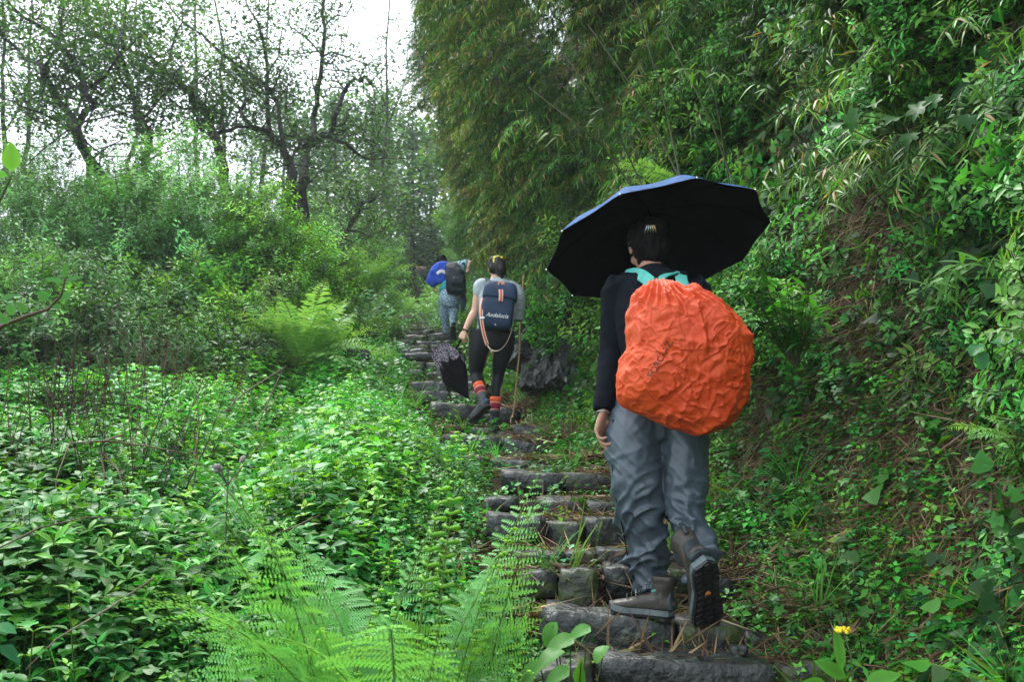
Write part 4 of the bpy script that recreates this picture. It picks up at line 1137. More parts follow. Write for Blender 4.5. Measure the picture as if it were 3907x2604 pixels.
def head(L_, c, fwd, up, s=1.0, ears=True):
    """a head about 0.22 m high; c is its middle, with face, ears and jaw"""
    f = nrm(fwd); up = nrm(Vector(up) - f * Vector(up).dot(f)); r = f.cross(up)
    M = Matrix((r, f, up)).transposed()
    def T(x, y, z): return Vector(c) + M @ Vector((x, y, z)) * s
    L_.ball(T(0, -.012, .025), (.073 * s, .092 * s, .083 * s), M, 24, 16)
    L_.ball(T(0, .018, -.035), (.056 * s, .066 * s, .066 * s), M, 20, 14)
    L_.ball(T(0, .045, -.082), (.028 * s, .026 * s, .022 * s), M)           # chin
    L_.smooth_loft([T(0, .078, .018), T(0, .094, -.008), T(0, .100, -.026), T(0, .084, -.036)], [.008 * s, .010 * s, .015 * s, .012 * s], [.008 * s, .010 * s, .012 * s, .008 * s], ref=r, seg=10)
    L_.ball(T(0, .079, -.055), (.024 * s, .010 * s, .006 * s), M); L_.ball(T(0, .077, -.065), (.021 * s, .010 * s, .006 * s), M)   # lips
    for q in (-1, 1):
        L_.ball(T(q * .031, .068, .016), (.017 * s, .014 * s, .010 * s), M)  # lids
        L_.ball(T(q * .033, .071, .036), (.024 * s, .010 * s, .006 * s), M)  # brow
        L_.ball(T(q * .043, .052, -.020), (.022 * s, .022 * s, .024 * s), M) # cheek
        if ears:
            L_.ball(T(q * .075, -.008, -.004), (.010 * s, .019 * s, .032 * s), M)
            L_.ball(T(q * .081, -.016, .004), (.007 * s, .016 * s, .026 * s), M)
    return M
def hair_cap(c, fwd, up, s, mat, seed, bun=None, tail=None, drop=.05, voxel=.007, amp=.006, wide=1.0):
    L_ = Loft(); f = nrm(fwd); up = nrm(Vector(up) - f * Vector(up).dot(f)); r = f.cross(up)
    M = Matrix((r, f, up)).transposed()
    def T(x, y, z): return Vector(c) + M @ Vector((x, y, z)) * s
    L_.ball(T(0, -.024, .034), (.084 * s * wide, .096 * s, .088 * s), M, 26, 16)
    L_.ball(T(0, -.052, -.01), (.074 * s * wide, .062 * s, .075 * s + drop * .3), M, 22, 14)
    if bun: L_.ball(T(*bun[:3]), (bun[3] * s, bun[3] * s * .85, bun[3] * s), M, 18, 12)
    if tail: L_.smooth_loft([T(*p) for p in tail[0]], [q * s for q in tail[1]], None, ref=r, seg=14)
    me = L_.fused('hair', mat, voxel * s, 2)
    P = getco(me)
    # strands run from the front over the crown
    loc = (P - np.array(Vector(c))) @ np.array(M)
    q = np.stack([loc[:, 0] * 55, loc[:, 1] * 16, loc[:, 2] * 16], 1) + vn3(loc * 14, seed)[:, None] * 2.2
    push(me, (ridge(q, seed) - .5) * amp * s + (vn3(loc * 22, seed + 3) - .5) * amp * s * 1.3)
    return me

def boot(parent, heel, toe_dir, up, s=1.0, mats=None, detail=True, shaft=.115, lugs=False):
    """heel: point under the heel on the sole; toe_dir and up unit vectors"""
    f = nrm(toe_dir); up = nrm(Vector(up) - f * Vector(up).dot(f)); r = f.cross(up)
    M = Matrix((r, f, up)).transposed(); heel = Vector(heel)
    T = lambda x, y, z: heel + M @ (Vector((x, y, z)) * s)
    mu, mm, mo, mp = mats
    st = [-.012, .0, .03, .07, .12, .17, .21, .245, .272, .283]
    wd = [.022, .034, .041, .040, .039, .045, .050, .047, .034, .016]
    U = Loft()
    hh = [.05, .07, .085, .090, .080, .062, .052, .044, .034, .024]
    cz = [.02 + h / 2 for h in hh]
    U.smooth_loft([T(0, y, z) for y, z in zip(st, cz)], [w * s for w in wd], [h / 2 * s for h in hh], ref=r, seg=22, power=2.4, sub=3)
    U.smooth_loft([T(0, .045, .04), T(0, .046, .08), T(0, .040, .10 + shaft * .3), T(0, .034, .075 + shaft)], [.040 * s, .041 * s, .042 * s, .046 * s], [.050 * s, .052 * s, .052 * s, .055 * s], ref=r, seg=22)
    U.loft([T(0, .034, .07 + shaft), T(0, .034, .092 + shaft)], [.050 * s, .048 * s], [.059 * s, .057 * s], ref=r, seg=22)
    me = U.fused('upper', mu, .006 * s if detail else .012 * s, 4)
    if detail: push(me, (vn3(getco(me) * 60, 5) - .5) * .003)
    root_parts = [link('upper', me, parent)]
    def outline(g=0.0, n=34):
        pts = []
        S_ = np.linspace(-.016, .290, 15)
        W_ = np.interp(S_, [-.016, -.008, .0, .03, .07, .12, .17, .21, .245, .272, .286, .290], [.004, .024, .034, .043, .042, .037, .046, .053, .051, .038, .020, .004])
        for y, w in zip(S_, W_): pts.append((w + g, y))
        for y, w in list(zip(S_, W_))[::-1][1:-1]: pts.append((-w - g, y))
        return pts
    def slab(name, z0, z1, g, mat, gtop=0):
        o0 = outline(g); o1 = outline(gtop); L_ = Loft(); n = len(o0)
        rock = lambda y: .018 * max(0, (y - .2) / .09) ** 2
        V = [T(x, y, z0 + rock(y)) for x, y in o0] + [T(x, y, z1 + rock(y)) for x, y in o1]
        F = [tuple(range(n))[::-1], tuple(range(n, 2 * n))] + [(i, (i + 1) % n, n + (i + 1) % n, n + i) for i in range(n)]
        L_.add(V, F); return link(name, L_.plain(name, mat, False), parent)
    slab('midsole', .012, .036, .003, mm, .001)
    sl = slab('outsole', .0, .0125, .001, mo, .004)
    if lugs:
        k = 0
        for y in np.arange(.0, .285, .026):
            W_ = float(np.interp(y, [0, .03, .07, .12, .17, .21, .245, .272], [.03, .038, .036, .032, .040, .046, .044, .032]))
            for x in (-W_ * .72, 0, W_ * .72):
                if x == 0 and .05 < y < .13: continue
                L_ = Loft(); L_.box(T(x, y, -.003), (W_ * .52 * s, .016 * s, .008 * s), M @ Matrix.Rotation(.35 * (x > 0) - .35 * (x < 0), 3, 'Z'))
                link('lug', L_.plain('lug', mo, False), sl)
        L_ = Loft(); L_.ball(T(0, .125, -.0005), (.011 * s, .016 * s, .002 * s), M, 16, 6)
        link('sole_badge', L_.plain('sole_badge', M_ORANGE), sl)
    # heel counter and toe cap patches
    H_ = Loft()
    H_.smooth_loft([T(0, -.004, .036), T(0, .008, .07), T(0, .006, .11), T(0, .0, .07 + shaft)], [.037 * s, .038 * s, .030 * s, .020 * s], [.026 * s, .026 * s, .018 * s, .012 * s], ref=r, seg=18)
    link('heel_patch', H_.fused('heel_patch', mp, .006 * s if detail else .012 * s, 2), parent)
    if detail:
        C_ = Loft(); C_.smooth_loft([T(0, .225, .034), T(0, .255, .036), T(0, .286, .034)], [.050 * s, .044 * s, .016 * s], [.030 * s, .024 * s, .010 * s], ref=r, seg=20)
        link('toe_cap', C_.fused('toe_cap', mp, .006 * s, 2), parent)
        for k in range(7):
            t = k / 6; y = .20 - .125 * t; z = .072 + .075 * t + .018
            L_ = Loft(); L_.smooth_loft([T(-.028, y, z - .014), T(0, y + .004, z + .003), T(.028, y + .002, z - .014)], .0028 * s, ref=up, seg=6)
            link('lace', L_.plain('lace', M_STEEL if k in (2, 4) else mo), parent)
        L_ = Loft(); L_.smooth_loft([T(0, -.022, .05 + shaft), T(0, -.036, .075 + shaft), T(0, -.026, .10 + shaft), T(0, -.018, .075 + shaft)], [.008 * s] * 4, [.0025 * s] * 4, ref=r, seg=8)
        link('pull_loop', L_.plain('pull_loop', mp), parent)
    return M

def text_on(name, body, size, mat, centre, M, target, parent, lift=.0015, shear=0.0, dirv=None):
    """lettering laid onto a surface: each point is dropped along M's z onto the target mesh"""
    cu = bpy.data.curves.new(name, 'FONT'); cu.body = body; cu.size = size; cu.align_x = 'CENTER'; cu.align_y = 'CENTER'; cu.resolution_u = 3; cu.shear = shear
    cu.fill_mode = 'FRONT'
    o = bpy.data.objects.new(name, cu); COL.objects.link(o)
    me = bpy.data.meshes.new_from_object(o.evaluated_get(bpy.context.evaluated_depsgraph_get()))
    bpy.data.objects.remove(o); bpy.data.curves.remove(cu)
    me.materials.clear(); me.materials.append(mat); me.name = name
    V = getco(me)
    bv = BVHTree.FromPolygons([tuple(v) for v in getco(target)], [tuple(p.vertices) for p in target.polygons])
    zc = M @ Vector((0, 0, 1))
    out = []
    for v in V:
        p = Vector(centre) + M @ Vector(v)
        h = bv.ray_cast(p + zc * .3, -zc)
        out.append(tuple((h[0] + zc * lift) if h[0] is not None else p))
    me.vertices.foreach_set('co', np.array(out, dtype=np.float32).ravel()); me.update()
    return link(name, me, parent)
CR = Vector((1, 0, 0))
# ================================================================ nearest walker, umbrella and covered pack
D1 = 4.15
def q1(cx, cy, Y=D1):      # crop coordinates of the upper study
    return Q(524.2 + cx * .18393, 157.3 + cy * .18393, Y)
foot1 = Q(646, 618, 4.18)
w1_loc = Vector((foot1.x + .1, 4.15, foot1.z))
B = Loft()
hc = q1(668, 505, 4.33)
fw = Vector((-.12, 1, -.55)); upv = Vector((0, .5, 1))
headM = head(B, hc, fw, upv, .98)
neck0, neck1 = q1(705, 640, 4.2), q1(672, 560, 4.29)
B.smooth_loft([q1(720, 720, 4.2), neck0, neck1], [.075, .052, .05], [.06, .05, .05])
shL, shR = q1(520, 720, 4.22), q1(915, 715, 4.16)
pel = Q(660, 418, 4.14); wa = Q(662, 380, 4.12); ch = Q(658, 325, 4.15); st_ = Q(656, 288, 4.18)
B.smooth_loft([pel + Vector((0, 0, -.08)), pel, wa, ch, st_], [.14, .15, .12, .145, .14], [.10, .11, .09, .10, .07], ref=CR)
elL, wrL = q1(478, 1060, 4.24), q1(433, 1385, 4.13)
elR, wrR = q1(960, 980, 4.33), Q(672, 318, 4.48)
for a, b, c in ((shL, elL, wrL), (shR, elR, wrR)):
    B.smooth_loft([a, a.lerp(b, .5), b, b.lerp(c, .5), c], [.045, .042, .036, .033, .024], ref=CR)
hd = q1(425, 1480, 4.12) - wrL
hand(B, wrL + hd.normalized() * .012, hd + Vector((-.01, 0, 0)), Vector((.80, -.50, .0)), -1, 1.0, .6, 1.1, curls=(.50, .62, .70, .75))
ud_n = None
hand(B, wrR, Vector((-.05, .12, .05)), Vector((-.7, .1, .6)), -1, .95, 1.25, 1.2)
hipL, knL, anL = Q(640, 430, 4.14), Q(641, 508, 4.12), Q(655, 590, 4.21)
hipR, knR, anR = Q(682, 430, 4.14), Q(688, 512, 4.10), Q(706, 572, 3.93)
for a, b, c in ((hipL, knL, anL), (hipR, knR, anR)):
    B.smooth_loft([a, a.lerp(b, .5), b, b.lerp(c, .4), c], [.078, .068, .05, .048, .034], ref=CR)
w1 = link('person', B.fused('person', M_SKIN, .0036, 2))
tag(w1, 'nearest walker in black long-sleeved top and slate trousers, seen from behind under the blue umbrella', 'person')

# shirt
Sh = Loft()
Sh.smooth_loft([pel + Vector((0, 0, .0)), wa, ch, st_ + Vector((0, 0, -.01)), q1(705, 668, 4.2), q1(700, 622, 4.22)], [.165, .152, .172, .165, .10, .062], [.13, .12, .125, .095, .075, .058], ref=CR)
cuff = elL.lerp(wrL, .99)
Sh.smooth_loft([st_ + Vector((-.05, 0, -.02)), shL, shL.lerp(elL, .35), shL.lerp(elL, .75), elL, elL.lerp(wrL, .5), cuff], [.07, .072, .064, .056, .053, .046, .043], [.06, .07, .066, .06, .055, .047, .040], ref=CR)
Sh.smooth_loft([st_ + Vector((.05, 0, -.02)), shR, shR.lerp(elR, .4), elR, elR.lerp(wrR, .5), elR.lerp(wrR, .92)], [.07, .07, .062, .053, .046, .038], ref=CR)
me = Sh.fused('shirt', M_SHIRTK, .007, 5)
P = getco(me)
k = sstep(-.35, .0, P[:, 2] - shL.z) * 0 + 1
fold = ridge(np.stack([P[:, 0] * 9, P[:, 1] * 9, P[:, 2] * 5], 1) + 3, 3)
fold2 = ridge(np.stack([P[:, 0] * 6 + P[:, 2] * 9, P[:, 1] * 6, P[:, 2] * 22 - P[:, 0] * 10], 1), 6)
push(me, (fold - .6) * .012 + (fold2 - .5) * .006)
link('long_sleeved_top', me, w1)

# trousers: two legs that hang straight, folds gathered behind the knees and over the boots
def trousers(parent, legs, waist, mat, voxel=.008, name='trousers', amp=1.0, seed=0, hem=True):
    L_ = Loft()
    for pts, ra, rb in legs: L_.smooth_loft(pts, ra, rb, ref=CR, seg=26, sub=5)
    for pts, ra, rb in waist: L_.smooth_loft(pts, ra, rb, ref=CR, seg=28, sub=4)
    me = L_.fused(name, mat, voxel, 4)
    P = getco(me)
    z = P[:, 2]
    return me, P
lgL = ([Q(640, 418, 4.14), Q(634, 445, 4.12), Q(636, 478, 4.10), Q(639, 505, 4.11), Q(645, 535, 4.14), Q(648, 562, 4.17), Q(653, 586, 4.20)],
       [.115, .108, .101, .099, .083, .078, .074], [.13, .125, .112, .105, .09, .082, .078])
lgR = ([Q(680, 418, 4.14), Q(683, 450, 4.12), Q(684, 480, 4.10), Q(686, 508, 4.09), Q(692, 535, 4.04), Q(699, 558, 3.98), Q(703, 576, 3.95)],
       [.105, .098, .092, .081, .071, .065, .055], [.13, .12, .11, .10, .088, .076, .066])
me, P = trousers(w1, [lgL, lgR], [([Q(662, 392, 4.13), Q(661, 412, 4.13), Q(660, 440, 4.13)], [.165, .182, .17], [.12, .13, .10])], M_PANTS)
px, py, _f = proj(P)
left = px < 666
u = np.where(left, px - 640, px - 690)
am = .35 + .9 * np.exp(-((py - 515) / 22) ** 2) + 1.1 * sstep(528, 560, py)
w_ = vn3(P * 5, 9) * 1.6
f1 = ridge(np.stack([u / 17 + w_, P[:, 1] * 4, (py + u * np.where(left, .75, -.55)) / 13.0 + w_], 1), 13)
f2 = ridge(np.stack([u / 24, P[:, 1] * 6, (py - u * .9) / 10 + w_ * 1.5], 1), 17)
f3 = ridge(np.stack([u / 11 + (py - 400) / 90, P[:, 1] * 5, py / 60], 1), 19)
d = (f1 ** 3.6 - .22) * .024 * am + (f2 ** 4.5 - .18) * .017 * am + (f3 ** 2 - .4) * .012 * (1 - sstep(470, 520, py))
d += np.where(left, 1, 0) * .010 * np.exp(-((py - 584) / 5) ** 2)
push(me, d)
P = getco(me)
link('trousers', me, w1)
tr_ob = w1.children[-1]
# dark side seam
for pts in ([Q(613, 420, 4.08), Q(612.5, 450, 4.08), Q(613, 480, 4.07), Q(617, 505, 4.08), Q(624, 535, 4.10), Q(628, 560, 4.14), Q(634, 582, 4.17)],):
    link('side_seam', strip(pts, (0, 1, 0), .014, .004).plain('side_seam', M_BLACK), tr_ob)

MB1 = (M_LEATH, M_MIDS, M_RUBBER, M_HEELP)
bL = empty('boot_left_tmp'); bpy.data.objects.remove(bL)
def child_empty(name, parent):
    e = bpy.data.objects.new(name, None); COL.objects.link(e); e.parent = parent; e.empty_display_size = .05
    return e
hL = Q(671, 619.5, 4.06)
b1 = child_empty('boot', w1)
boot(b1, hL, Vector((-.94, .34, .045)), Vector((0, 0, 1)), .88, MB1, True, .095)
lab = Loft()
Mb = Matrix.Rotation(-.2, 3, 'Y')
for (a, b) in (((648, 592), (652, 593.5)),):
    p = Q(653.5, 591.5, 4.03)
    lab.box(p, (.018, .004, .007), Mb)
link('badge', lab.plain('badge', M_TEAL, False), b1)
b2 = child_empty('boot', w1)
toe = Q(709.5, 631, 4.0); hR = Q(706.5, 567, 3.80)
f_ = (toe - hR); 
boot(b2, hR + Vector((0, -.0, 0)), f_, Vector((-.25, 1.0, .30)), f_.length / .285, MB1, True, .09, True)
for dx in (-.008, .008):
    p0 = Q(703, 555, 3.86) + Vector((dx, 0, 0))
    link('lace_tab', strip([p0, p0 + Vector((0, .0, -.03)), p0 + Vector((.0, -.01, -.05))], CR, .007, .004).plain('lace_tab', M_BLACK), b2)

# hair, claw clip, bracelets
me = hair_cap(hc, fw, upv, 1.02, M_HAIR, 4, bun=(.005, -.085, .03, .060), tail=([(0, -.05, .02), (0, -.07, -.05), (.0, -.05, -.11)], [.075, .074, .05]), drop=.10, amp=.017, wide=1.12)
hair = link('hair', me, w1)
# loose strands at the nape and sides
ms = MB(); rdh = random.Random(3)
for k in range(90):
    a = rdh.uniform(-1, 1); o = hc + headM @ Vector((a * .07, -.09 + .05 * abs(a), rdh.uniform(-.06, .03)))
    ms.tube(wander(o, Vector((a * .5, -.5, -.8)), rdh.uniform(.04, .11), 5, rdh, .35), [.0011, .001, .0009, .0008, .0006, .0004], (1, 1, 1), 3)
link('loose_strand', ms.mesh('loose_strand', M_HAIR), hair)
clip = child_empty('claw_clip', hair)
for k in range(5):
    x = (k - 2) * .009
    c0 = q1(686 + (k - 2) * 10, 385, 4.17); L_ = Loft()
    L_.smooth_loft([c0 + Vector((0, .008, .012)), c0 + Vector((0, -.010, .005)), c0 + Vector((.003 * (k - 2), -.008, -.012)), c0 + Vector((.004 * (k - 2), .004, -.020))], [.0024, .0028, .0024, .0016], ref=CR, seg=8, sub=3)
    link('claw', L_.plain('claw', M_STEEL if k < 3 else M_GOLD), clip)
wd = (elL - wrL).normalized()
for off, mt in ((-.003, M_BLACK), (.010, M_STEEL)):
    L_ = Loft(); c0 = wrL - wd * off; a = nrm(wd.cross(Vector((0, 1, 0)))); b = wd.cross(a); r0 = .030
    ring = [c0 + (a * math.cos(t) * r0 + b * math.sin(t) * r0 * .85) for t in np.linspace(0, 2 * math.pi, 25)]
    L_.loft(ring, .0028, seg=6, ref=tuple(wd)); tb = link('bracelet', L_.plain('bracelet', mt), w1)
    tag(tb)
L_ = Loft(); c0 = q1(414, 1540, 4.10)

# pack under its orange rain cover
pk_c = Q(683, 358, 3.93)
root_p = empty('covered_backpack', Q(683, 436, 3.95), 'big crumpled bright orange rain cover over the nearest walker\'s backpack, lettering down one side', 'backpack')
oc = [(690, 672), (640, 703), (600, 738), (575, 798), (553, 860), (546, 950), (553, 1040), (530, 1078), (510, 1110), (508, 1170), (498, 1240), (495, 1300), (513, 1352), (580, 1392), (680, 1440), (780, 1480), (900, 1510), (990, 1518),
      (1080, 1480), (1150, 1420), (1190, 1330), (1215, 1220), (1230, 1100), (1216, 1010), (1180, 920), (1130, 850), (1060, 780), (980, 732), (900, 706), (830, 706), (800, 685), (740, 666)]
cc = np.array([862., 1095.])
oc = np.array(oc, float)
NT, NR = 300, 150
seg = np.linalg.norm(np.roll(oc, -1, 0) - oc, axis=1); cum = np.concatenate([[0], np.cumsum(seg)])
tpar = np.linspace(0, cum[-1], NT, endpoint=False)
ocl = np.vstack([oc, oc[:1]])
ox = np.interp(tpar, cum, ocl[:, 0]); oy = np.interp(tpar, cum, ocl[:, 1])
for _ in range(3): ox = (np.roll(ox, 1) + ox * 2 + np.roll(ox, -1)) / 4; oy = (np.roll(oy, 1) + oy * 2 + np.roll(oy, -1)) / 4
mpp = .18393 / FPX * 3.95
dx_ = (ox - cc[0]) * mpp; dz_ = -(oy - cc[1]) * mpp
ctr = np.array(q1(cc[0], cc[1], 3.93))
camd = -ctr + np.array([0, 0, CAM_Z]); 
rows = []
for i in range(NR + 1):
    t = i / NR                                    # 0 near centre, .62 rim, 1 far centre
    if t < .62:
        a = t / .62 * math.pi / 2; rr = math.sin(a) ** .82; yy = -.215 * math.cos(a) ** .75
    else:
        a = (t - .62) / .38 * math.pi / 2; rr = math.cos(a) ** .6; yy = .055 * math.sin(a)
    rows.append(np.stack([dx_ * rr, np.full(NT, yy), dz_ * rr], 1))
V = np.concatenate(rows)
# sag: the full belly hangs low to the right
bx = (V[:, 0] / .27); bz = V[:, 2] / .3
V[:, 1] += np.where(V[:, 1] < 0, V[:, 1] * (.12 * np.sin(bz * 2.2 + bx) + .10 * bx), 0)
nrmv = V / np.array([.27 ** 2, .2 ** 2, .3 ** 2]); nrmv /= np.linalg.norm(nrmv, axis=1, keepdims=True) + 1e-9
rgc = np.random.default_rng(12)
def cellplanes(P, n, seed, amp):
    """crumpled cloth: every point takes the tilt of its nearest seed, creases where cells meet"""
    g = np.random.default_rng(seed)
    Sd = P[g.choice(len(P), n, replace=False)]
    Pw = P + (np.stack([vn3(P * 9, seed), vn3(P * 9, seed + 1), vn3(P * 9, seed + 2)], 1) - .5) * .05
    best = np.full(len(P), 1e9); second = np.full(len(P), 1e9); bi = np.zeros(len(P), int)
    for i_, s_ in enumerate(Sd):
        dd = np.sqrt(((Pw - s_) ** 2).sum(1))
        m1 = dd < best
        second = np.where(m1, best, np.minimum(second, dd)); bi = np.where(m1, i_, bi); best = np.where(m1, dd, best)
    e = second - best
    return e, best, bi, g.uniform(-1, 1, n)[bi]
e1, b1_, i1, r1 = cellplanes(V, 46, 31, 1)
e2, b2_, i2, r2 = cellplanes(V, 170, 32, 1)
rimw = 1 - .55 * np.exp(-((np.repeat(np.arange(NR + 1), NT) / NR - .62) / .05) ** 2)
disp = np.where(r1 > .1, -.34, .30) * (np.minimum(e1, .06) - .02) + np.where(r2 > 0, -.26, .18) * (np.minimum(e2, .03) - .01)
e3, b3_, i3, r3 = cellplanes(V, 420, 33, 1)
disp = disp + np.where(r3 > 0, -.14, .08) * (np.minimum(e3, .016) - .006)
fold = ridge(np.stack([V[:, 0] * 5 - V[:, 2] * 5, V[:, 1] * 4, V[:, 2] * 3 + V[:, 0] * 3], 1) + 5, 22)
fold2 = ridge(np.stack([V[:, 0] * 13 - V[:, 2] * 7, V[:, 1] * 8, V[:, 2] * 10 + V[:, 0] * 7], 1) + 9, 27)
disp = disp + fold ** 4 * .036 + fold2 ** 3 * .011 - .028
topg = sstep(.16, .26, V[:, 2]) * np.cos(np.arctan2(V[:, 0] + .13, .03) * 26 + V[:, 2] * 0)
gath = .012 * sstep(.12, .24, V[:, 2]) * np.sin((V[:, 0] + .10) / np.maximum(.35 - V[:, 2], .05) * 26)
disp = disp * .50
cr_ = ridge(np.stack([V[:, 0] * 30 + V[:, 2] * 14, V[:, 1] * 16, V[:, 2] * 20 - V[:, 0] * 9], 1) + vn3(V * 12, 3)[:, None] * 2.5, 41)
disp = disp + (cr_ ** 9) * .0075 + (ridge(V * 20 + vn3(V * 9, 7)[:, None] * 3, 43) ** 9) * .004
disp = (disp + gath) * rimw
# long drape running down from the top and a hem tuck on the left
drape = np.exp(-((V[:, 0] - (.045 - .25 * (V[:, 2] - .0) ** 2 * 4)) / .012) ** 2) * sstep(-.05, .05, V[:, 2]) * sstep(.30, .2, V[:, 2])
disp = disp + drape * .020
V = V + nrmv * disp[:, None]
ca, sa = math.cos(.08), math.sin(.08)
V = V + ctr
idg = np.arange(NR * NT)
j = idg % NT; i = idg // NT
F = np.stack([i * NT + j, (i + 1) * NT + j, (i + 1) * NT + (j + 1) % NT, i * NT + (j + 1) % NT], 1)
me = mesh_np('rain_cover', V, F, None, [M_COVER], True)
bmf = me.polygons[0].normal
cover = link('rain_cover', me, root_p)
# lettering, climbing to the right
a_ = math.atan2(1185 - 1025, 780 - 690)
Mt = Matrix.Rotation(math.pi / 2, 3, 'X') 
Mt = Matrix.Rotation(-a_, 3, Vector((0, 1, 0))) @ Mt
text_on('lettering', 'FORCLAZ', .034, M_PRINT, Vector(q1(737, 1103, 3.75)), Mt, me, cover, .002)
# teal harness
for pts, w in (([q1(545, 640, 4.30), q1(590, 632, 4.20), q1(640, 645, 4.10), q1(690, 685, 3.98)], .052),
               ([q1(890, 725, 3.98), q1(868, 670, 4.06), q1(845, 640, 4.12), q1(800, 636, 4.10), q1(752, 655, 4.04), q1(742, 690, 3.98)], .03),
               ([q1(865, 730, 3.95), q1(855, 665, 4.05), q1(850, 640, 4.16)], .05)):
    wv = Vector((.45, .2, .85)) if w > .04 and pts[0].x < 0.62 else Vector((.9, .35, .15))
    link('shoulder_strap', strip(pts, [nrm(wv)] * len(pts), w, .010).plain('shoulder_strap', M_TEAL), root_p)

# umbrella
um_c = Q(658, 246, 4.55); UR = .528
nc = Vector((-.184 * .903, .983 * .903, .43))     # right, up, forward in the camera's frame
ca, sa = math.cos(PITCH), math.sin(PITCH)
axis = nrm(Vector((nc.x, nc.z * ca - nc.y * sa, nc.z * sa + nc.y * ca)))
ea = Vector((.983, 0.0, .184)); ea = nrm(ea - axis * ea.dot(axis)); eb = axis.cross(ea)
def canopy_mat():
    m, nt, N, L = nmat('blue_umbrella_cloth')
    out = N('ShaderNodeOutputMaterial'); pb = N('ShaderNodeBsdfPrincipled')
    n = N('ShaderNodeTexNoise'); n.inputs['Scale'].default_value = 30; n.inputs['Detail'].default_value = 6
    tc = N('ShaderNodeTexCoord'); mp = N('ShaderNodeMapping'); mp.inputs['Scale'].default_value = (1, 4, 1)
    L(tc.outputs['Object'], mp.inputs[0]); L(mp.outputs[0], n.inputs['Vector'])
    r = N('ShaderNodeValToRGB'); r.color_ramp.elements[0].color = (.002, .025, .09, 1); r.color_ramp.elements[1].color = (.006, .085, .26, 1)
    r.color_ramp.elements[0].position = .38; r.color_ramp.elements[1].position = .62
    L(n.outputs['Fac'], r.inputs[0]); L(r.outputs[0], pb.inputs['Base Color']); pb.inputs['Roughness'].default_value = .7; sock(pb, 'Specular IOR Level').default_value = .12
    L(pb.outputs[0], out.inputs[0]); return m
M_UMB = canopy_mat()
umb = empty('umbrella', um_c - axis * .42, 'open blue umbrella with black lining held by the nearest walker', 'umbrella')
NV = 10; NS = 14; NP = 8
def canopy(rs, lift, mat, name):
    V = []; F = []
    for k in range(NV * NP):
        th = 2 * math.pi * (k / (NV * NP)) - .07
        f = (k % NP) / NP
        for i in range(NS + 1):
            t = i / NS
            scallop = 1 - (math.sin(math.pi * f) ** 1.0) * (.049 + .012) * 1.0 * t - 0 * t
            r = UR * t * (math.cos(math.pi / NV) / math.cos(math.pi / NV - 2 * math.pi / NV * f) if f else 1) if False else UR * t * (1 - .049 * math.sin(math.pi * f) - .012 * math.sin(math.pi * f) ** 2)
            hgt = .20 * (1 - t ** 2.8) - .012 * math.sin(math.pi * f) * math.sin(math.pi * t) + lift
            V.append(um_c + (ea * math.cos(th) + eb * math.sin(th)) * (r * rs) + axis * hgt)
    n = NV * NP
    for k in range(n):
        for i in range(NS):
            a = k * (NS + 1) + i; b = ((k + 1) % n) * (NS + 1) + i
            F.append((a, a + 1, b + 1, b))
    return mesh_np(name, V, F, None, [mat], True)
link('canopy', canopy(1, 0, M_UMB, 'canopy'), umb)
link('lining', canopy(.996, -.004, M_BLACK, 'lining'), umb)
for k in range(NV):
    th = 2 * math.pi * k / NV - .07; e = ea * math.cos(th) + eb * math.sin(th)
    m_ = MB(); pts = [um_c + e * (UR * t * .99) + axis * (.20 * (1 - t ** 2.8) - .009) for t in (0.02, .25, .5, .75, 1)]
    m_.tube(pts, .0024, (0, 0, 0), 5)
    rb = link('rib', m_.mesh('rib', M_BLACK), umb)
    m_ = MB(); m_.tube([um_c - axis * .0 + e * .012, um_c + e * (UR * .48) + axis * (.20 * (1 - .48 ** 2.8) - .012)], .002, (0, 0, 0), 5)
    link('stretcher', m_.mesh('stretcher', M_BLACK), rb)
    L_ = Loft(); L_.ball(um_c + e * UR * 1.005 - axis * .003, .005, None, 8, 6); link('rib_tip', L_.plain('rib_tip', M_STEEL), rb)
L_ = Loft(); L_.loft([um_c + axis * .205, um_c - axis * .40], .006, ref=CR, seg=10); sh = link('shaft', L_.plain('shaft', M_BLACK), umb)
L_ = Loft(); L_.loft([um_c + axis * .012, um_c - axis * .02], .017, ref=tuple(ea), seg=14); link('runner', L_.plain('runner', M_STEEL), sh)
L_ = Loft(); L_.smooth_loft([um_c - axis * .38, um_c - axis * .43, um_c - axis * .47], [.013, .015, .013], ref=tuple(ea), seg=14); link('handle', L_.plain('handle', M_BLACK), umb)
L_ = Loft(); L_.loft([um_c + axis * .197, um_c + axis * .235], [.012, .004], ref=tuple(ea), seg=12); link('ferrule', L_.plain('ferrule', M_BLACK), umb)
# ================================================================ second walker
D2 = 9.3
def q2(cx, cy, Y=D2): return Q(393.1 + cx * .1337, 235.9 + cy * .1337, Y)
B = Loft()
hc = q2(772, 248, 9.36); fw = Vector((-.1, 1, -.25)); upv = Vector((0, .25, 1))
M2 = head(B, hc, fw, upv, .95)
B.smooth_loft([q2(775, 370, 9.3), q2(770, 310, 9.33), q2(770, 270, 9.36)], [.09, .05, .048], [.06, .05, .05])
shL, shR = q2(655, 370), q2(905, 400)
pel, wa, ch, st_ = q2(752, 745), q2(760, 640), q2(772, 480), q2(778, 385)
B.smooth_loft([pel + Vector((0, 0, -.08)), pel, wa, ch, st_], [.15, .155, .12, .14, .13], [.10, .11, .09, .10, .07], ref=CR)
elL, wrL = q2(612, 560, 9.32), q2(535, 715, 9.22)
elR, wrR = q2(958, 560, 9.42), q2(978, 590, 9.62)
B.smooth_loft([shL, shL.lerp(elL, .5), elL, elL.lerp(wrL, .35), wrL], [.052, .046, .036, .037, .024], ref=CR)
B.smooth_loft([shR, shR.lerp(elR, .5), elR, elR.lerp(wrR, .5), wrR], [.05, .044, .034, .034, .024], ref=CR)
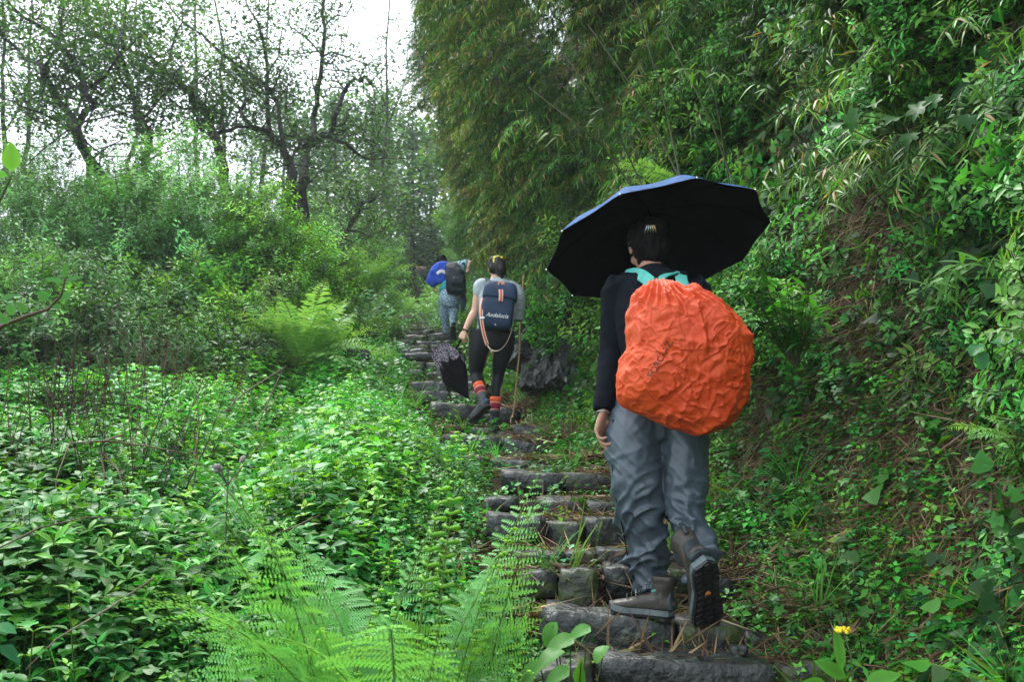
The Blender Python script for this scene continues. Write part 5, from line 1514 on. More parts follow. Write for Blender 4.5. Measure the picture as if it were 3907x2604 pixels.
hd = q2(500, 800, 9.2) - wrL
hand(B, wrL, hd, Vector((.45, .85, .1)), 1, .92, 1.25, 1.2)
hand(B, wrR + Vector((-.01, .0, .0)), Vector((-.1, .5, .25)), Vector((-1, .1, 0)), -1, .9, 1.3, 1.2)
hipL, knL, anL = q2(680, 760), q2(628, 1035, 9.35), q2(672, 1215, 9.12)
hipR, knR, anR = q2(812, 760), q2(785, 1040, 9.42), q2(762, 1340, 9.3)
for a, b, c in ((hipL, knL, anL), (hipR, knR, anR)):
    B.smooth_loft([a, a.lerp(b, .5), b, b.lerp(c, .4), c], [.09, .076, .052, .052, .034], ref=CR)
w2 = link('person', B.fused('person', M_SKIN2, .0065, 2))
tag(w2, 'second walker in pale grey top, black leggings and striped red socks', 'person')
# knitted top
M_KNIT = surf_mat('pale_grey_knit', (.26, .30, .32), (.42, .46, .48), 40, .85, .6, 90, stretch=(.5, .5, 2.2), bdist=.004)
T_ = Loft()
T_.smooth_loft([q2(758, 712), q2(765, 600), q2(772, 480), q2(780, 400), q2(779, 352), q2(773, 318)], [.175, .165, .178, .175, .11, .062], [.135, .125, .13, .10, .08, .06], ref=CR)
T_.smooth_loft([q2(700, 370), q2(655, 378), q2(642, 420), q2(650, 455)], [.07, .075, .06, .05], [.07, .08, .07, .055], ref=CR)
T_.smooth_loft([q2(860, 390), q2(905, 405), q2(935, 470), q2(935, 560, 9.34), q2(932, 640, 9.34)], [.07, .075, .065, .06, .05], [.07, .09, .10, .10, .06], ref=CR)
me = T_.fused('top', M_KNIT, .010, 4)
P = getco(me); push(me, (ridge(np.stack([P[:, 0] * 10, P[:, 1] * 8, P[:, 2] * 5], 1), 8) - .55) * .022)
link('knitted_top', me, w2)
lg = ([q2(668, 720), q2(645, 830, 9.3), q2(628, 940, 9.32), q2(622, 1040, 9.35), q2(640, 1100, 9.26), q2(655, 1140, 9.2)], [.125, .105, .082, .062, .058, .05], [.13, .115, .09, .07, .065, .055])
rg_ = ([q2(822, 720), q2(828, 830, 9.32), q2(802, 940, 9.37), q2(786, 1040, 9.42), q2(772, 1130, 9.38), q2(768, 1218, 9.34)], [.115, .10, .078, .060, .055, .044], [.13, .115, .09, .07, .062, .05])
L_ = Loft()
for a, b, c in (lg, rg_): L_.smooth_loft(a, b, c, ref=CR, seg=22)
L_.smooth_loft([q2(756, 690), q2(756, 730), q2(752, 800), q2(745, 850)], [.155, .178, .185, .15], [.12, .135, .14, .12], ref=CR)
M_LEGG = surf_mat('black_leggings', (.005, .006, .008), (.009, .010, .013), 20, .6, spec=.25)
link('leggings', L_.fused('leggings', M_LEGG, .010, 4), w2)
# socks with bands
def bands(parent, a, b, r0, r1, cols, name='sock'):
    root = None
    for k, (t0, t1, mt) in enumerate(cols):
        L_ = Loft(); p, q = a.lerp(b, t0), a.lerp(b, t1); g = .0015 * (k % 2)
        L_.loft([p, p.lerp(q, .5), q], [r0 + (r1 - r0) * t0 + g, r0 + (r1 - r0) * (t0 + t1) / 2 + g + .001, r0 + (r1 - r0) * t1 + g], ref=CR, seg=18)
        if root is None: root = link(name, L_.plain(name, mt), parent)
        else: link('band', L_.plain('band', mt), root)
S_OR = surf_mat('orange_red_knit', (.78, .10, .03), (.85, .15, .05), 60, .9); S_PK = surf_mat('salmon_knit', (.75, .25, .17), (.8, .3, .2), 60, .9); S_MA = surf_mat('maroon_knit', (.20, .006, .025), (.26, .010, .035), 60, .9)
S_NV = surf_mat('navy_knit', (.02, .035, .08), (.03, .05, .10), 60, .9)
cols = [(0, .26, S_OR), (.26, .36, S_PK), (.36, .66, S_MA), (.66, .70, S_PK), (.70, 1, S_MA)]
bands(w2, q2(643, 1120, 9.22), q2(668, 1222, 9.1), .056, .043, cols)
bands(w2, q2(768, 1215, 9.34), q2(760, 1352, 9.30), .052, .042, cols)
M_GREYB = surf_mat('grey_suede', (.045, .055, .058), (.075, .085, .088), 20, .7, .4, 60, bdist=.003)
MB2 = (M_GREYB, M_RUBBER, M_RUBBER, S_NV)
bt = child_empty('boot', w2)
toe = q2(588, 1405, 9.14); hl = q2(715, 1282, 8.98); f_ = toe - hl
boot(bt, hl, f_, Vector((-.35, .45, .9)), .93, MB2, False, .085)
bt = child_empty('boot', w2)
hl = q2(757, 1440, 9.22)
boot(bt, hl, Vector((-.08, 1, .05)), Vector((0, 0, 1)), .95, (surf_mat('dark_suede', (.03, .038, .04), (.05, .06, .06), 20, .7), M_RUBBER, M_RUBBER, S_NV), False, .085)
# hair in a ponytail under a yellow scrunchie
me = hair_cap(hc, fw, upv, 1.0, M_HAIRB, 14, tail=([(.0, -.085, .045), (.015, -.125, .02), (.03, -.125, -.04), (.045, -.10, -.10), (.05, -.085, -.14)], [.03, .045, .050, .038, .012]), drop=.02, voxel=.009, amp=.012)
hair2 = link('hair', me, w2)
M_YEL = surf_mat('yellow_velvet', (.75, .62, .02), (.85, .72, .05), 30, .8)
L_ = Loft(); c0 = hc + M2 @ Vector((.012, -.098, .042)); ax = nrm(M2 @ Vector((.1, -.8, .25))); a = nrm(ax.cross(Vector((0, 0, 1)))); b = ax.cross(a)
ring = [c0 + (a * math.cos(t) + b * math.sin(t)) * (.038 + .006 * math.sin(t * 7)) for t in np.linspace(0, 2 * math.pi, 61)]
L_.loft(ring, [.017 + .005 * math.sin(k * 2.1) for k in range(61)], [.017 + .005 * math.cos(k * 1.7) for k in range(61)], ref=tuple(ax), seg=10)
L_.ball(c0 + a * .035 + Vector((0, -.02, .02)), .019); L_.ball(c0 - a * .03 + Vector((0, -.02, .01)), .017)
link('scrunchie', L_.fused('scrunchie', M_YEL, .005, 1), hair2)
L_ = Loft(); wd = (wrL - elL).normalized(); a = nrm(wd.cross(Vector((0, 1, 0)))); b = wd.cross(a); c0 = wrL - wd * .0
ring = [c0 + (a * math.cos(t) + b * math.sin(t)) * .028 for t in np.linspace(0, 2 * math.pi, 21)]
L_.loft(ring, .007, .003, ref=tuple(wd), seg=8); link('wristband', L_.plain('wristband', M_BLACK), w2)
# navy backpack
M_NAVY = surf_mat('navy_canvas', (.006, .020, .058), (.010, .030, .078), 8, .7, .4, 200, bdist=.001)
M_NAVY2 = surf_mat('deep_navy_canvas', (.004, .008, .02), (.006, .012, .028), 8, .7)
M_CREAM = surf_mat('cream_webbing', (.55, .42, .30), (.62, .48, .36), 30, .8); M_RED = surf_mat('red_webbing', (.60, .05, .03), None, rough=.8)
bp_ = empty('backpack', q2(800, 700, 9.05), 'navy flap backpack with white lettering and red-striped straps on the second walker', 'backpack')
def quadloft(sections, name, mat, parent, power=5, voxel=.009):
    L_ = Loft(); L_.smooth_loft([s[0] for s in sections], [s[1] for s in sections], [s[2] for s in sections], ref=CR, seg=28, power=power)
    me = L_.fused(name, mat, voxel, 3); P = getco(me)
    push(me, (ridge(P * np.array([7, 7, 9]), 5) - .6) * .010)
    return link(name, me, parent), me
yb = 9.05
bag, bagm = quadloft([(q2(757, 668, yb + .02), .148, .05), (q2(762, 640, yb), .158, .075), (q2(778, 560, yb), .150, .09), (q2(800, 450, yb), .138, .085), (q2(806, 400, yb + .02), .132, .06)], 'bag', M_NAVY, bp_)
quadloft([(q2(752, 705, yb + .03), .13, .05), (q2(755, 668, yb + .035), .145, .062)], 'base', M_NAVY2, bp_)
quadloft([(q2(797, 480, yb - .035), .158, .075), (q2(803, 430, yb - .02), .156, .088), (q2(808, 392, yb), .146, .075), (q2(812, 372, yb + .02), .12, .04)], 'flap', M_NAVY, bp_)
tm = Matrix.Rotation(math.pi / 2, 3, 'X')
tm = Matrix.Rotation(R(6), 3, 'Y') @ tm
text_on('lettering', 'Andalucía', .052, M_WHITE, q2(775, 580, 8.8), tm, bagm, bag, .004, .35)
text_on('small_mark', '▲', .02, M_WHITE, q2(762, 645, 8.8), tm, bagm, bag, .004)
def striped(name, pts, wd, w, parent, th=.004):
    s_ = link(name, strip(pts, wd, w, th).plain(name, M_CREAM), parent)
    nv = Vector((0, -.0035, .0))
    link('stripe', strip([Vector(p) + nv for p in pts], wd, w * .36, th).plain('stripe', M_RED), s_)
striped('strap', [q2(804, 492, 8.93), q2(808, 450, 8.925), q2(806, 405, 8.94)], CR, .040, bp_)
striped('grab_handle', [q2(782, 400, 8.96), q2(784, 365, 8.97), q2(806, 350, 8.98), q2(832, 370, 8.97), q2(840, 415, 8.96)], [Vector((1, 0, .3)), Vector((.8, 0, .6)), Vector((.2, .3, 1)), Vector((.8, 0, -.6)), Vector((1, 0, -.3))], .030, bp_)
striped('long_strap', [q2(672, 470, 9.05), q2(660, 540, 8.98), q2(662, 640, 8.96), q2(680, 740, 8.98), q2(705, 820, 9.0)], [Vector((1, -.2, 0))] * 5, .034, bp_)
link('long_strap', strip([q2(705, 820, 9.0), q2(735, 858, 9.0), q2(790, 860, 9.02), q2(845, 810, 9.03), q2(885, 715, 9.08), q2(905, 600, 9.12)], [Vector((.6, 0, .6)), Vector((.3, .4, 1)), Vector((.1, .8, .3)), Vector((.1, 1, 0)), Vector((.2, 1, 0)), Vector((.2, 1, 0))], .012, .004).plain('long_strap', M_CREAM), bp_)
L_ = Loft(); L_.box(q2(665, 615, 8.95), (.045, .008, .016)); link('buckle', L_.plain('buckle', M_STEEL, False), bp_)
for a in ([q2(760, 395, 9.12), q2(730, 345, 9.2), q2(715, 330, 9.3)], [q2(860, 400, 9.12), q2(880, 370, 9.2), q2(885, 362, 9.32)]):
    link('shoulder_strap', strip(a, Vector((1, 0, -.3)), .05, .012).plain('shoulder_strap', M_NAVY), bp_)
# bamboo stick
st = empty('walking_stick', q2(893, 1362, 9.5), 'thin bamboo walking stick in the second walker\'s right hand', 'stick')
M_STICK = surf_mat('bamboo_stick', (.22, .12, .05), (.38, .23, .10), 25, .5)
m_ = MB(); p0, p1 = q2(893, 1362, 9.5), q2(988, 285, 9.66); pts = []; rs = []
for k in range(25):
    t = k / 24; p = p0.lerp(p1, t) + Vector((math.sin(t * 5) * .012 + math.sin(t * 17) * .003, 0, 0)); pts.append(p); rs.append(.0085 if k % 4 else .0105)
m_.tube(pts, rs, (1, 1, 1), 8, True)
link('cane', m_.mesh('cane', M_STICK, True), st)
for k in (4, 8, 12, 16, 20):
    L_ = Loft(); L_.ball(pts[k], (.0125, .0125, .006)); link('node', L_.plain('node', M_STICK), st)
# folded umbrella
fu = empty('folded_umbrella', q2(555, 1215, 9.0), 'half folded dark umbrella with pink and white patterned edge hanging from the second walker\'s hand', 'umbrella')
def pattern_mat():
    m, nt, N, L = nmat('patterned_cloth')
    out = N('ShaderNodeOutputMaterial'); pb = N('ShaderNodeBsdfPrincipled'); tc = N('ShaderNodeTexCoord')
    v = N('ShaderNodeTexVoronoi'); v.inputs['Scale'].default_value = 34; v.feature = 'DISTANCE_TO_EDGE'
    L(tc.outputs['Object'], v.inputs['Vector'])
    r = N('ShaderNodeValToRGB'); r.color_ramp.elements[0].position = .02; r.color_ramp.elements[0].color = (.26, .25, .30, 1); r.color_ramp.elements[1].position = .06; r.color_ramp.elements[1].color = (.07, .012, .035, 1)
    e = r.color_ramp.elements.new(.14); e.color = (.012, .01, .018, 1)
    L(v.outputs['Distance'], r.inputs[0]); L(r.outputs[0], pb.inputs['Base Color']); pb.inputs['Roughness'].default_value = .6
    L(pb.outputs[0], out.inputs[0]); return m
M_PAT = pattern_mat()
hnd = q2(498, 800, 9.18); mid = q2(440, 900, 9.12); tipu = q2(562, 1205, 9.05)
m_ = MB(); m_.tube([hnd + (hnd - mid) * .2, hnd, mid, mid.lerp(tipu, -.0)], [.010, .010, .006, .005], (0, 0, 0), 8, True); link('handle', m_.mesh('handle', M_BLACK, True), fu)
a0 = q2(345, 925, 9.1); top_ = q2(555, 1215, 9.0)
axf = nrm(top_ - a0); s1 = nrm(axf.cross(Vector((0, 1, 0)))); s2 = axf.cross(s1)
V = []; F = []; n = 96; K = 14; Lf = (top_ - a0).length
for k in range(n):
    th = 2 * math.pi * k / n
    for i in range(K + 1):
        t = i / K                           # 0 at the crown (far end), 1 at the free edge near the handle
        fl = math.sin(th * 8 + .8 * math.sin(th * 3)) * .35 * t
        r = (.015 + .105 * math.sin(min(1, t * 1.05) * 1.9) ** 1.1 if t < .8 else .115 - .1 * (t - .8)) * (1 + fl) * (.8 + .35 * math.sin(th + 2.2))
        p = top_ - axf * (Lf * (t + .10 * t * math.sin(th * 8 + 2) + .22 * t * math.sin(th + .6))) + (s1 * math.cos(th) * 1.15 + s2 * math.sin(th) * .75) * r
        V.append(p)
for k in range(n):
    for i in range(K):
        a = k * (K + 1) + i; b = ((k + 1) % n) * (K + 1) + i; F.append((a, a + 1, b + 1, b))
mi = [1 if (i % K) >= K * .66 else 0 for i in range(len(F))]
me = mesh_np('canopy', V, F, None, [M_BLACK, M_PAT], True, mi)
link('canopy', me, fu)
for k in range(8):
    th = 2 * math.pi * k / 8
    m_ = MB(); q = a0 + (s1 * math.cos(th) + s2 * math.sin(th)) * .03; m_.tube([q, q.lerp(top_, .6) + (s1 * math.cos(th) + s2 * math.sin(th)) * .05, top_], .0025, (0, 0, 0), 4)
    link('rib', m_.mesh('rib', M_BLACK), fu)
m_ = MB(); m_.tube([mid, top_ + axf * .06], [.006, .004], (0, 0, 0), 6, True); link('shaft', m_.mesh('shaft', M_BLACK), fu)

# ================================================================ third walker
D3 = 16.3
def q5(cx, cy, Y=D3): return Q(340.7 + cx * .08358, 209.7 + cy * .08358, Y)
B = Loft(); hc = q5(1208, 640, 16.6); fw = Vector((-.15, 1, -.8)); upv = Vector((0, .8, 1))
M3 = head(B, hc, fw, upv, .95)
B.smooth_loft([q5(1290, 760, 16.35), q5(1250, 700, 16.5), q5(1225, 660, 16.56)], [.09, .05, .048], [.07, .05, .05])
pel, wa, ch, st_ = q5(1300, 1040, 16.15), q5(1310, 930, 16.2), q5(1320, 790, 16.3), q5(1290, 700, 16.4)
B.smooth_loft([pel, wa, ch, st_], [.15, .12, .14, .12], [.12, .10, .11, .08], ref=CR)
shL, shR = q5(1200, 720, 16.4), q5(1400, 670, 16.35)
elL, wrL = q5(1120, 830, 16.45), q5(1115, 930, 16.3)
elR, wrR = q5(1545, 635, 16.2), q5(1515, 755, 16.05)
for a, b, c in ((shL, elL, wrL), (shR, elR, wrR)): B.smooth_loft([a, a.lerp(b, .5), b, b.lerp(c, .5), c], [.048, .042, .036, .033, .024], ref=CR)
hand(B, wrL, wrL - elL, Vector((.9, .2, 0)), 1, .95, .5, .8)
hand(B, wrR, Vector((-.9, -.1, -.25)), Vector((-.2, .1, 1)), 1, .95, .9, 1.0)
for pts in (([q5(1260, 1060, 16.15), q5(1250, 1270, 16.2), q5(1265, 1530, 16.3)]), ([q5(1350, 1060, 16.15), q5(1345, 1270, 16.1), q5(1345, 1420, 15.9)])):
    B.smooth_loft(pts, [.085, .055, .035], ref=CR)
w3 = link('person', B.fused('person', M_SKIN2, .009, 2))
tag(w3, 'third walker bending forward in patterned blue leggings with a blue jacket over one shoulder', 'person')
M_LTEAL = surf_mat('pale_blue_jersey', (.30, .52, .60), (.38, .60, .68), 20, .8); M_TEALD = surf_mat('teal_jersey', (.02, .22, .26), (.03, .28, .32), 20, .8)
L_ = Loft(); L_.smooth_loft([q5(1290, 1000, 16.12), q5(1305, 900, 16.2), q5(1320, 790, 16.3), q5(1290, 700, 16.4)], [.165, .15, .17, .13], [.13, .12, .13, .10], ref=CR); link('top', L_.fused('top', M_TEALD, .012, 3), w3)
L_ = Loft(); L_.smooth_loft([q5(1340, 690, 16.35), shR, q5(1470, 650, 16.28), q5(1528, 634, 16.2)], [.08, .068, .062, .056], ref=(0, 0, 1)); link('sleeve', L_.fused('sleeve', M_LTEAL, .010, 2), w3)
def leg_mat():
    m, nt, N, L = nmat('lace_pattern')
    out = N('ShaderNodeOutputMaterial'); pb = N('ShaderNodeBsdfPrincipled'); tc = N('ShaderNodeTexCoord')
    n = N('ShaderNodeTexNoise'); n.inputs['Scale'].default_value = 9; L(tc.outputs['Object'], n.inputs['Vector'])
    mxv = N('ShaderNodeMix'); mxv.data_type = 'RGBA'; mxv.inputs[0].default_value = .12; L(tc.outputs['Object'], mxv.inputs['A']); L(n.outputs['Color'], mxv.inputs['B'])
    v = N('ShaderNodeTexVoronoi'); v.inputs['Scale'].default_value = 30; v.feature = 'DISTANCE_TO_EDGE'; L(mxv.outputs['Result'], v.inputs['Vector'])
    r = N('ShaderNodeValToRGB'); r.color_ramp.elements[0].position = .05; r.color_ramp.elements[0].color = (.42, .54, .64, 1); r.color_ramp.elements[1].position = .16; r.color_ramp.elements[1].color = (.07, .14, .22, 1)
    L(v.outputs['Distance'], r.inputs[0]); L(r.outputs[0], pb.inputs['Base Color']); pb.inputs['Roughness'].default_value = .7; L(pb.outputs[0], out.inputs[0]); return m
L_ = Loft()
L_.smooth_loft([q5(1290, 985, 16.12), q5(1300, 1080, 16.08), q5(1295, 1150, 16.1)], [.15, .165, .155], [.13, .15, .13], ref=CR)
L_.smooth_loft([q5(1255, 1090, 16.1), q5(1240, 1220, 16.15), q5(1245, 1340, 16.2), q5(1262, 1440, 16.26), q5(1266, 1528, 16.3)], [.10, .088, .062, .062, .045], ref=CR)
L_.smooth_loft([q5(1345, 1090, 16.1), q5(1352, 1200, 16.12), q5(1342, 1300, 16.05), q5(1345, 1410, 15.9)], [.10, .085, .062, .045], ref=CR)
link('leggings', L_.fused('leggings', leg_mat(), .012, 3), w3)
M_BLU = surf_mat('royal_blue_fleece', (.008, .05, .42), (.015, .08, .55), 12, .75, .4, 20, bdist=.01)
L_ = Loft()
L_.smooth_loft([q5(1290, 690, 16.3), q5(1220, 715, 16.25), q5(1150, 790, 16.22), q5(1095, 850, 16.2), q5(1060, 900, 16.2)], [.09, .13, .14, .11, .07], [.08, .09, .09, .08, .05], ref=(0, 0, 1))
L_.smooth_loft([q5(1235, 690, 16.25), q5(1235, 790, 16.2), q5(1225, 880, 16.18)], [.09, .12, .09], [.08, .08, .05], ref=CR)
me = L_.fused('jacket', M_BLU, .012, 3); P = getco(me); push(me, (ridge(P * np.array([9, 6, 6]), 5) - .5) * .03)
jk = link('jacket', me, w3)
link('white_stripe', strip([q5(1150, 772, 16.06), q5(1200, 738, 16.04), q5(1262, 760, 16.06)], Vector((0, 0, 1)), .05, .012).plain('white_stripe', M_WHITE), jk)
L_ = Loft(); L_.smooth_loft([q5(1452, 930, 16.05), q5(1460, 1030, 16.05), q5(1465, 1140, 16.05), q5(1445, 1235, 16.07)], [.03, .055, .05, .012], [.03, .04, .04, .012], ref=CR); link('jacket_tail', L_.fused('jacket_tail', S_NV, .012, 1), jk)
me = hair_cap(hc, fw, upv, 1.06, M_HAIR, 24, bun=(.0, -.05, .085, .045), drop=.05, voxel=.011, amp=.01); link('hair', me, w3)
bp3 = empty('backpack', q5(1390, 1000, 16.0), 'black rucksack on the bending third walker', 'backpack')
L_ = Loft(); L_.smooth_loft([q5(1390, 1000, 15.98), q5(1385, 930, 15.93), q5(1375, 820, 15.93), q5(1345, 720, 16.02), q5(1325, 675, 16.15)], [.15, .165, .155, .13, .08], [.09, .13, .14, .11, .06], ref=CR, power=3)
M_RUCK = surf_mat('black_ripstop', (.004, .009, .016), (.008, .015, .024), 12, .75, .4, 60, bdist=.004)
me = L_.fused('bag', M_RUCK, .012, 3); P = getco(me); push(me, (ridge(P * 8, 6) - .5) * .02); bg3 = link('bag', me, bp3)
L_ = Loft(); L_.smooth_loft([q5(1400, 925, 15.83), q5(1400, 870, 15.79), q5(1400, 800, 15.82)], [.10, .105, .095], [.03, .045, .03], ref=CR, power=4); link('front_pocket', L_.fused('front_pocket', M_RUCK, .010, 2), bp3)
L_ = Loft(); L_.smooth_loft([q5(1300, 915, 15.9), q5(1300, 850, 15.87), q5(1305, 790, 15.9)], [.04, .045, .035], [.03, .04, .03], ref=CR); link('side_pocket', L_.fused('side_pocket', M_RUCK, .010, 2), bp3)
link('shoulder_strap', strip([q5(1330, 700, 16.15), q5(1335, 655, 16.25), q5(1345, 645, 16.35)], CR, .05, .012).plain('shoulder_strap', M_BLACK), bp3)
L_ = Loft(); L_.box(q5(1355, 822, 15.77), (.01, .006, .03)); link('zip_pull', L_.plain('zip_pull', M_STEEL, False), bp3)
bo = empty('water_bottle', q5(1468, 755, 15.98), 'grey water bottle held behind the third walker\'s back', 'bottle')
M_BOT = surf_mat('grey_blue_enamel', (.10, .17, .20), None, rough=.4)
L_ = Loft(); L_.smooth_loft([q5(1468, 765, 15.98), q5(1468, 700, 15.98), q5(1468, 662, 15.98)], [.038, .038, .034], ref=CR); link('flask', L_.plain('flask', M_BOT), bo)
L_ = Loft(); L_.loft([q5(1468, 662, 15.98), q5(1468, 640, 15.98)], [.026, .024], ref=CR); link('lid', L_.plain('lid', M_BLACK), bo)
MB3 = (M_HEELP, M_RUBBER, M_RUBBER, M_BLACK)
bt = child_empty('shoe', w3); boot(bt, q5(1275, 1572, 16.2), Vector((-.1, 1, .05)), Vector((0, 0, 1)), .9, MB3, False, .02)
bt = child_empty('shoe', w3); hl = q5(1345, 1400, 15.82); boot(bt, hl, q5(1350, 1520, 15.95) - hl, Vector((0, 1, .4)), .9, MB3, False, .02)

# ================================================================ farthest walker
D4 = 44.0
def q6(cx, cy, Y=D4): return q5(cx, cy, Y)
B = Loft(); hc = q6(968, 672, 44.1); head(B, hc, Vector((0, 1, -.1)), Vector((0, 0, 1)), 1.0)
B.smooth_loft([q6(965, 880), q6(965, 810), q6(965, 730), q6(966, 700), q6(968, 680)], [.16, .13, .16, .12, .05], [.11, .10, .11, .08, .05], ref=CR)
for pts in ([q6(938, 730), q6(905, 755, 44.1), q6(912, 700, 44.3)], [q6(995, 735), q6(1012, 775), q6(1000, 810)]): B.smooth_loft(pts, [.05, .04, .03], ref=CR)
hand(B, q6(912, 700, 44.3), Vector((.1, .3, 1)), Vector((0, 1, 0)), 1, 1, .8, .8); hand(B, q6(1000, 810), Vector((0, .1, -1)), Vector((0, 1, 0)), 1, 1, .8, .8)
for x in (940, 990): B.smooth_loft([q6(x + 5, 880), q6(x, 980), q6(x, 1085)], [.09, .06, .04], ref=CR)
w4 = link('person', B.fused('person', M_SKIN, .013, 2)); tag(w4, 'farthest walker, tiny in brown clothes, standing where the path bends', 'person')
M_DRAB = surf_mat('drab_cloth', (.07, .055, .045), (.10, .08, .065), 12, .85)
L_ = Loft(); L_.smooth_loft([q6(965, 880), q6(965, 810), q6(965, 735), q6(967, 705)], [.19, .16, .19, .12], [.14, .13, .13, .10], ref=CR)
for pts in ([q6(940, 730), q6(905, 755, 44.1), q6(910, 715, 44.25)], [q6(993, 735), q6(1012, 775), q6(1002, 802)]): L_.smooth_loft(pts, [.07, .06, .05], ref=CR)
link('jacket', L_.fused('jacket', M_DRAB, .016, 2), w4)
L_ = Loft()
for x in (940, 990): L_.smooth_loft([q6(x + 4, 870), q6(x, 980), q6(x, 1080)], [.11, .09, .075], ref=CR)
link('trousers', L_.fused('trousers', surf_mat('olive_trousers', (.05, .048, .035), None, rough=.85), .016, 2), w4)
for x in (940, 990):
    L_ = Loft(); L_.smooth_loft([q6(x, 1092, 43.95), q6(x, 1094, 44.2)], [.05, .045], ref=CR); link('shoe', L_.plain('shoe', M_RUBBER), w4)
link('hair', hair_cap(hc, Vector((0, 1, -.1)), Vector((0, 0, 1)), 1.0, M_HAIR, 33, drop=.02, voxel=.016), w4)
bp4 = empty('backpack', q6(985, 840, 43.8), 'small dark backpack on the farthest walker', 'backpack')
L_ = Loft(); L_.smooth_loft([q6(985, 850, 43.85), q6(985, 800, 43.8), q6(980, 730, 43.85)], [.15, .16, .12], [.09, .12, .08], ref=CR, power=3); link('bag', L_.fused('bag', M_RUCK, .016, 2), bp4)
L_ = Loft(); L_.smooth_loft([q6(985, 850, 43.72), q6(985, 800, 43.68)], [.10, .10], [.03, .04], ref=CR, power=4); link('front_pocket', L_.fused('front_pocket', M_BLACK, .014, 1), bp4)
# ================================================================ ferns and single plants
def frond(rd, L_=.9, n=28, pl=.13, phi0=.15, phi1=1.1, comb=True, col=G_MID, tip=G_BRIGHT, start=.16, young=False):
    m = MB(); pts = []; p = Vector((0, 0, 0)); K = 24
    for i in range(K + 1):
        t = i / K; pts.append(p.copy())
        ph = phi0 + phi1 * t ** 1.6 + (max(0, t - .86) * 30 if young else 0)
        sl = L_ / K * (.45 if young and t > .86 else 1)
        p = p + Vector((math.sin(ph), 0, math.cos(ph))) * sl
    m.tube(pts, [.0032 * (1 - .8 * i / K) * (L_ / .9) for i in range(K + 1)], (.14, .25, .04), 4)
    for k in range(n):
        t = start + (1 - start) * (k / n) ** .92
        i = min(K - 1, int(t * K)); o = pts[i].lerp(pts[i + 1], t * K - i); tg = nrm(pts[i + 1] - pts[i]); nr = Vector((0, -1, 0)).cross(tg); nr = nr if nr.z > 0 else -nr
        u = (t - start) / (1 - start)
        l = pl * (math.sin(math.pi * min(1, .16 + .62 * u)) ** 1.0 if u < .55 else 1.0 * (1 - ((u - .55) / .45) ** 1.25) * .93 + .03) * rd.uniform(.80, 1.08)
        if rd.random() < .04: continue
        if young: l *= (.55 if u > .45 else .9)
        for sgn in (-1, 1):
            d = nrm(Vector((0, sgn, 0)) + tg * rd.uniform(.18, .50) + nr * rd.uniform(-.22, .22))
            c = rcol(tuple(a * (1 - u) + b * u for a, b in zip(col, tip)), .12, rd)
            if young and u > .45:
                q = [o]; dd = d.copy(); ax = nrm(d.cross(nr))
                for j in range(7):
                    q.append(q[-1] + dd * l / 6 * (1 - .1 * j)); dd = Matrix.Rotation(-.25 - .28 * j * u, 3, ax) @ dd
                m.tube(q, [l * .04 + .001, l * .06 + .001, l * .07 + .001, l * .08 + .001, l * .08 + .001, l * .06 + .001, l * .04 + .001, .001], tuple(min(.8, x * 1.25) for x in c), 4)
                continue
            if not comb:
                m.leaf(o, d, nr, l, l * .17, c, 2, rd.uniform(.05, .25), .15, .35); continue
            np_ = max(5, int(l / .0068)); dr = rd.uniform(.05, .55)
            sd2 = nrm(d.cross(nr))
            for j in range(np_):
                s = (j + .6) / np_; w = l * .12 * (1 - .70 * s ** 1.4) + .0015
                b0 = o + d * (l * s) - nr * (dr * l * s * s)
                dn = d * (l / np_) * .82
                for s3 in (-1, 1):
                    tipp = b0 + sd2 * (s3 * w) + dn * .55 + nr * .0012
                    b = len(m.v); m.v += [tuple(b0), tuple(b0 + dn), tuple(tipp)]; m.c += [tuple(x * .85 for x in c), c, tuple(min(.8, x * 1.1) for x in c)]; m.f.append((b, b + 1, b + 2))
    return m
rd = random.Random(77)
F_G, F_T = (.075, .28, .07), (.17, .46, .13)
FR = [frond(rd, .95, 40, .12, .10, .75, True, F_G, F_T), frond(rd, .85, 38, .125, .2, 1.2, True, F_G, F_T), frond(rd, .9, 38, .105, .05, .5, True, (.085, .30, .07), (.20, .50, .12)),
      frond(rd, .7, 30, .10, .35, 1.5, True, F_G, F_T)]
FRm = [f.mesh('frond', M_FERN) for f in FR]
YFm = [frond(rd, .95, 26, .085, .04, .35, True, (.08, .26, .03), (.20, .44, .03), .2, True).mesh('young_frond', M_FERN), frond(rd, .85, 24, .08, .1, .5, True, (.08, .26, .03), (.22, .46, .03), .2, True).mesh('young_frond', M_FERN)]
FRs = [frond(rd, .85, 26, .14, .25, .95, False, (.16, .38, .10), (.28, .56, .17)).mesh('frond', M_FERN), frond(rd, .8, 26, .13, .4, 1.2, False, (.17, .40, .10), (.31, .58, .17)).mesh('frond', M_FERN), frond(rd, .8, 24, .14, .1, .7, False, (.14, .35, .10), (.26, .54, .16)).mesh('frond', M_FERN)]
FRy = frond(rd, .7, 24, .12, .8, 1.6, False, (.35, .32, .05), (.45, .38, .07)).mesh('frond', M_FERN)
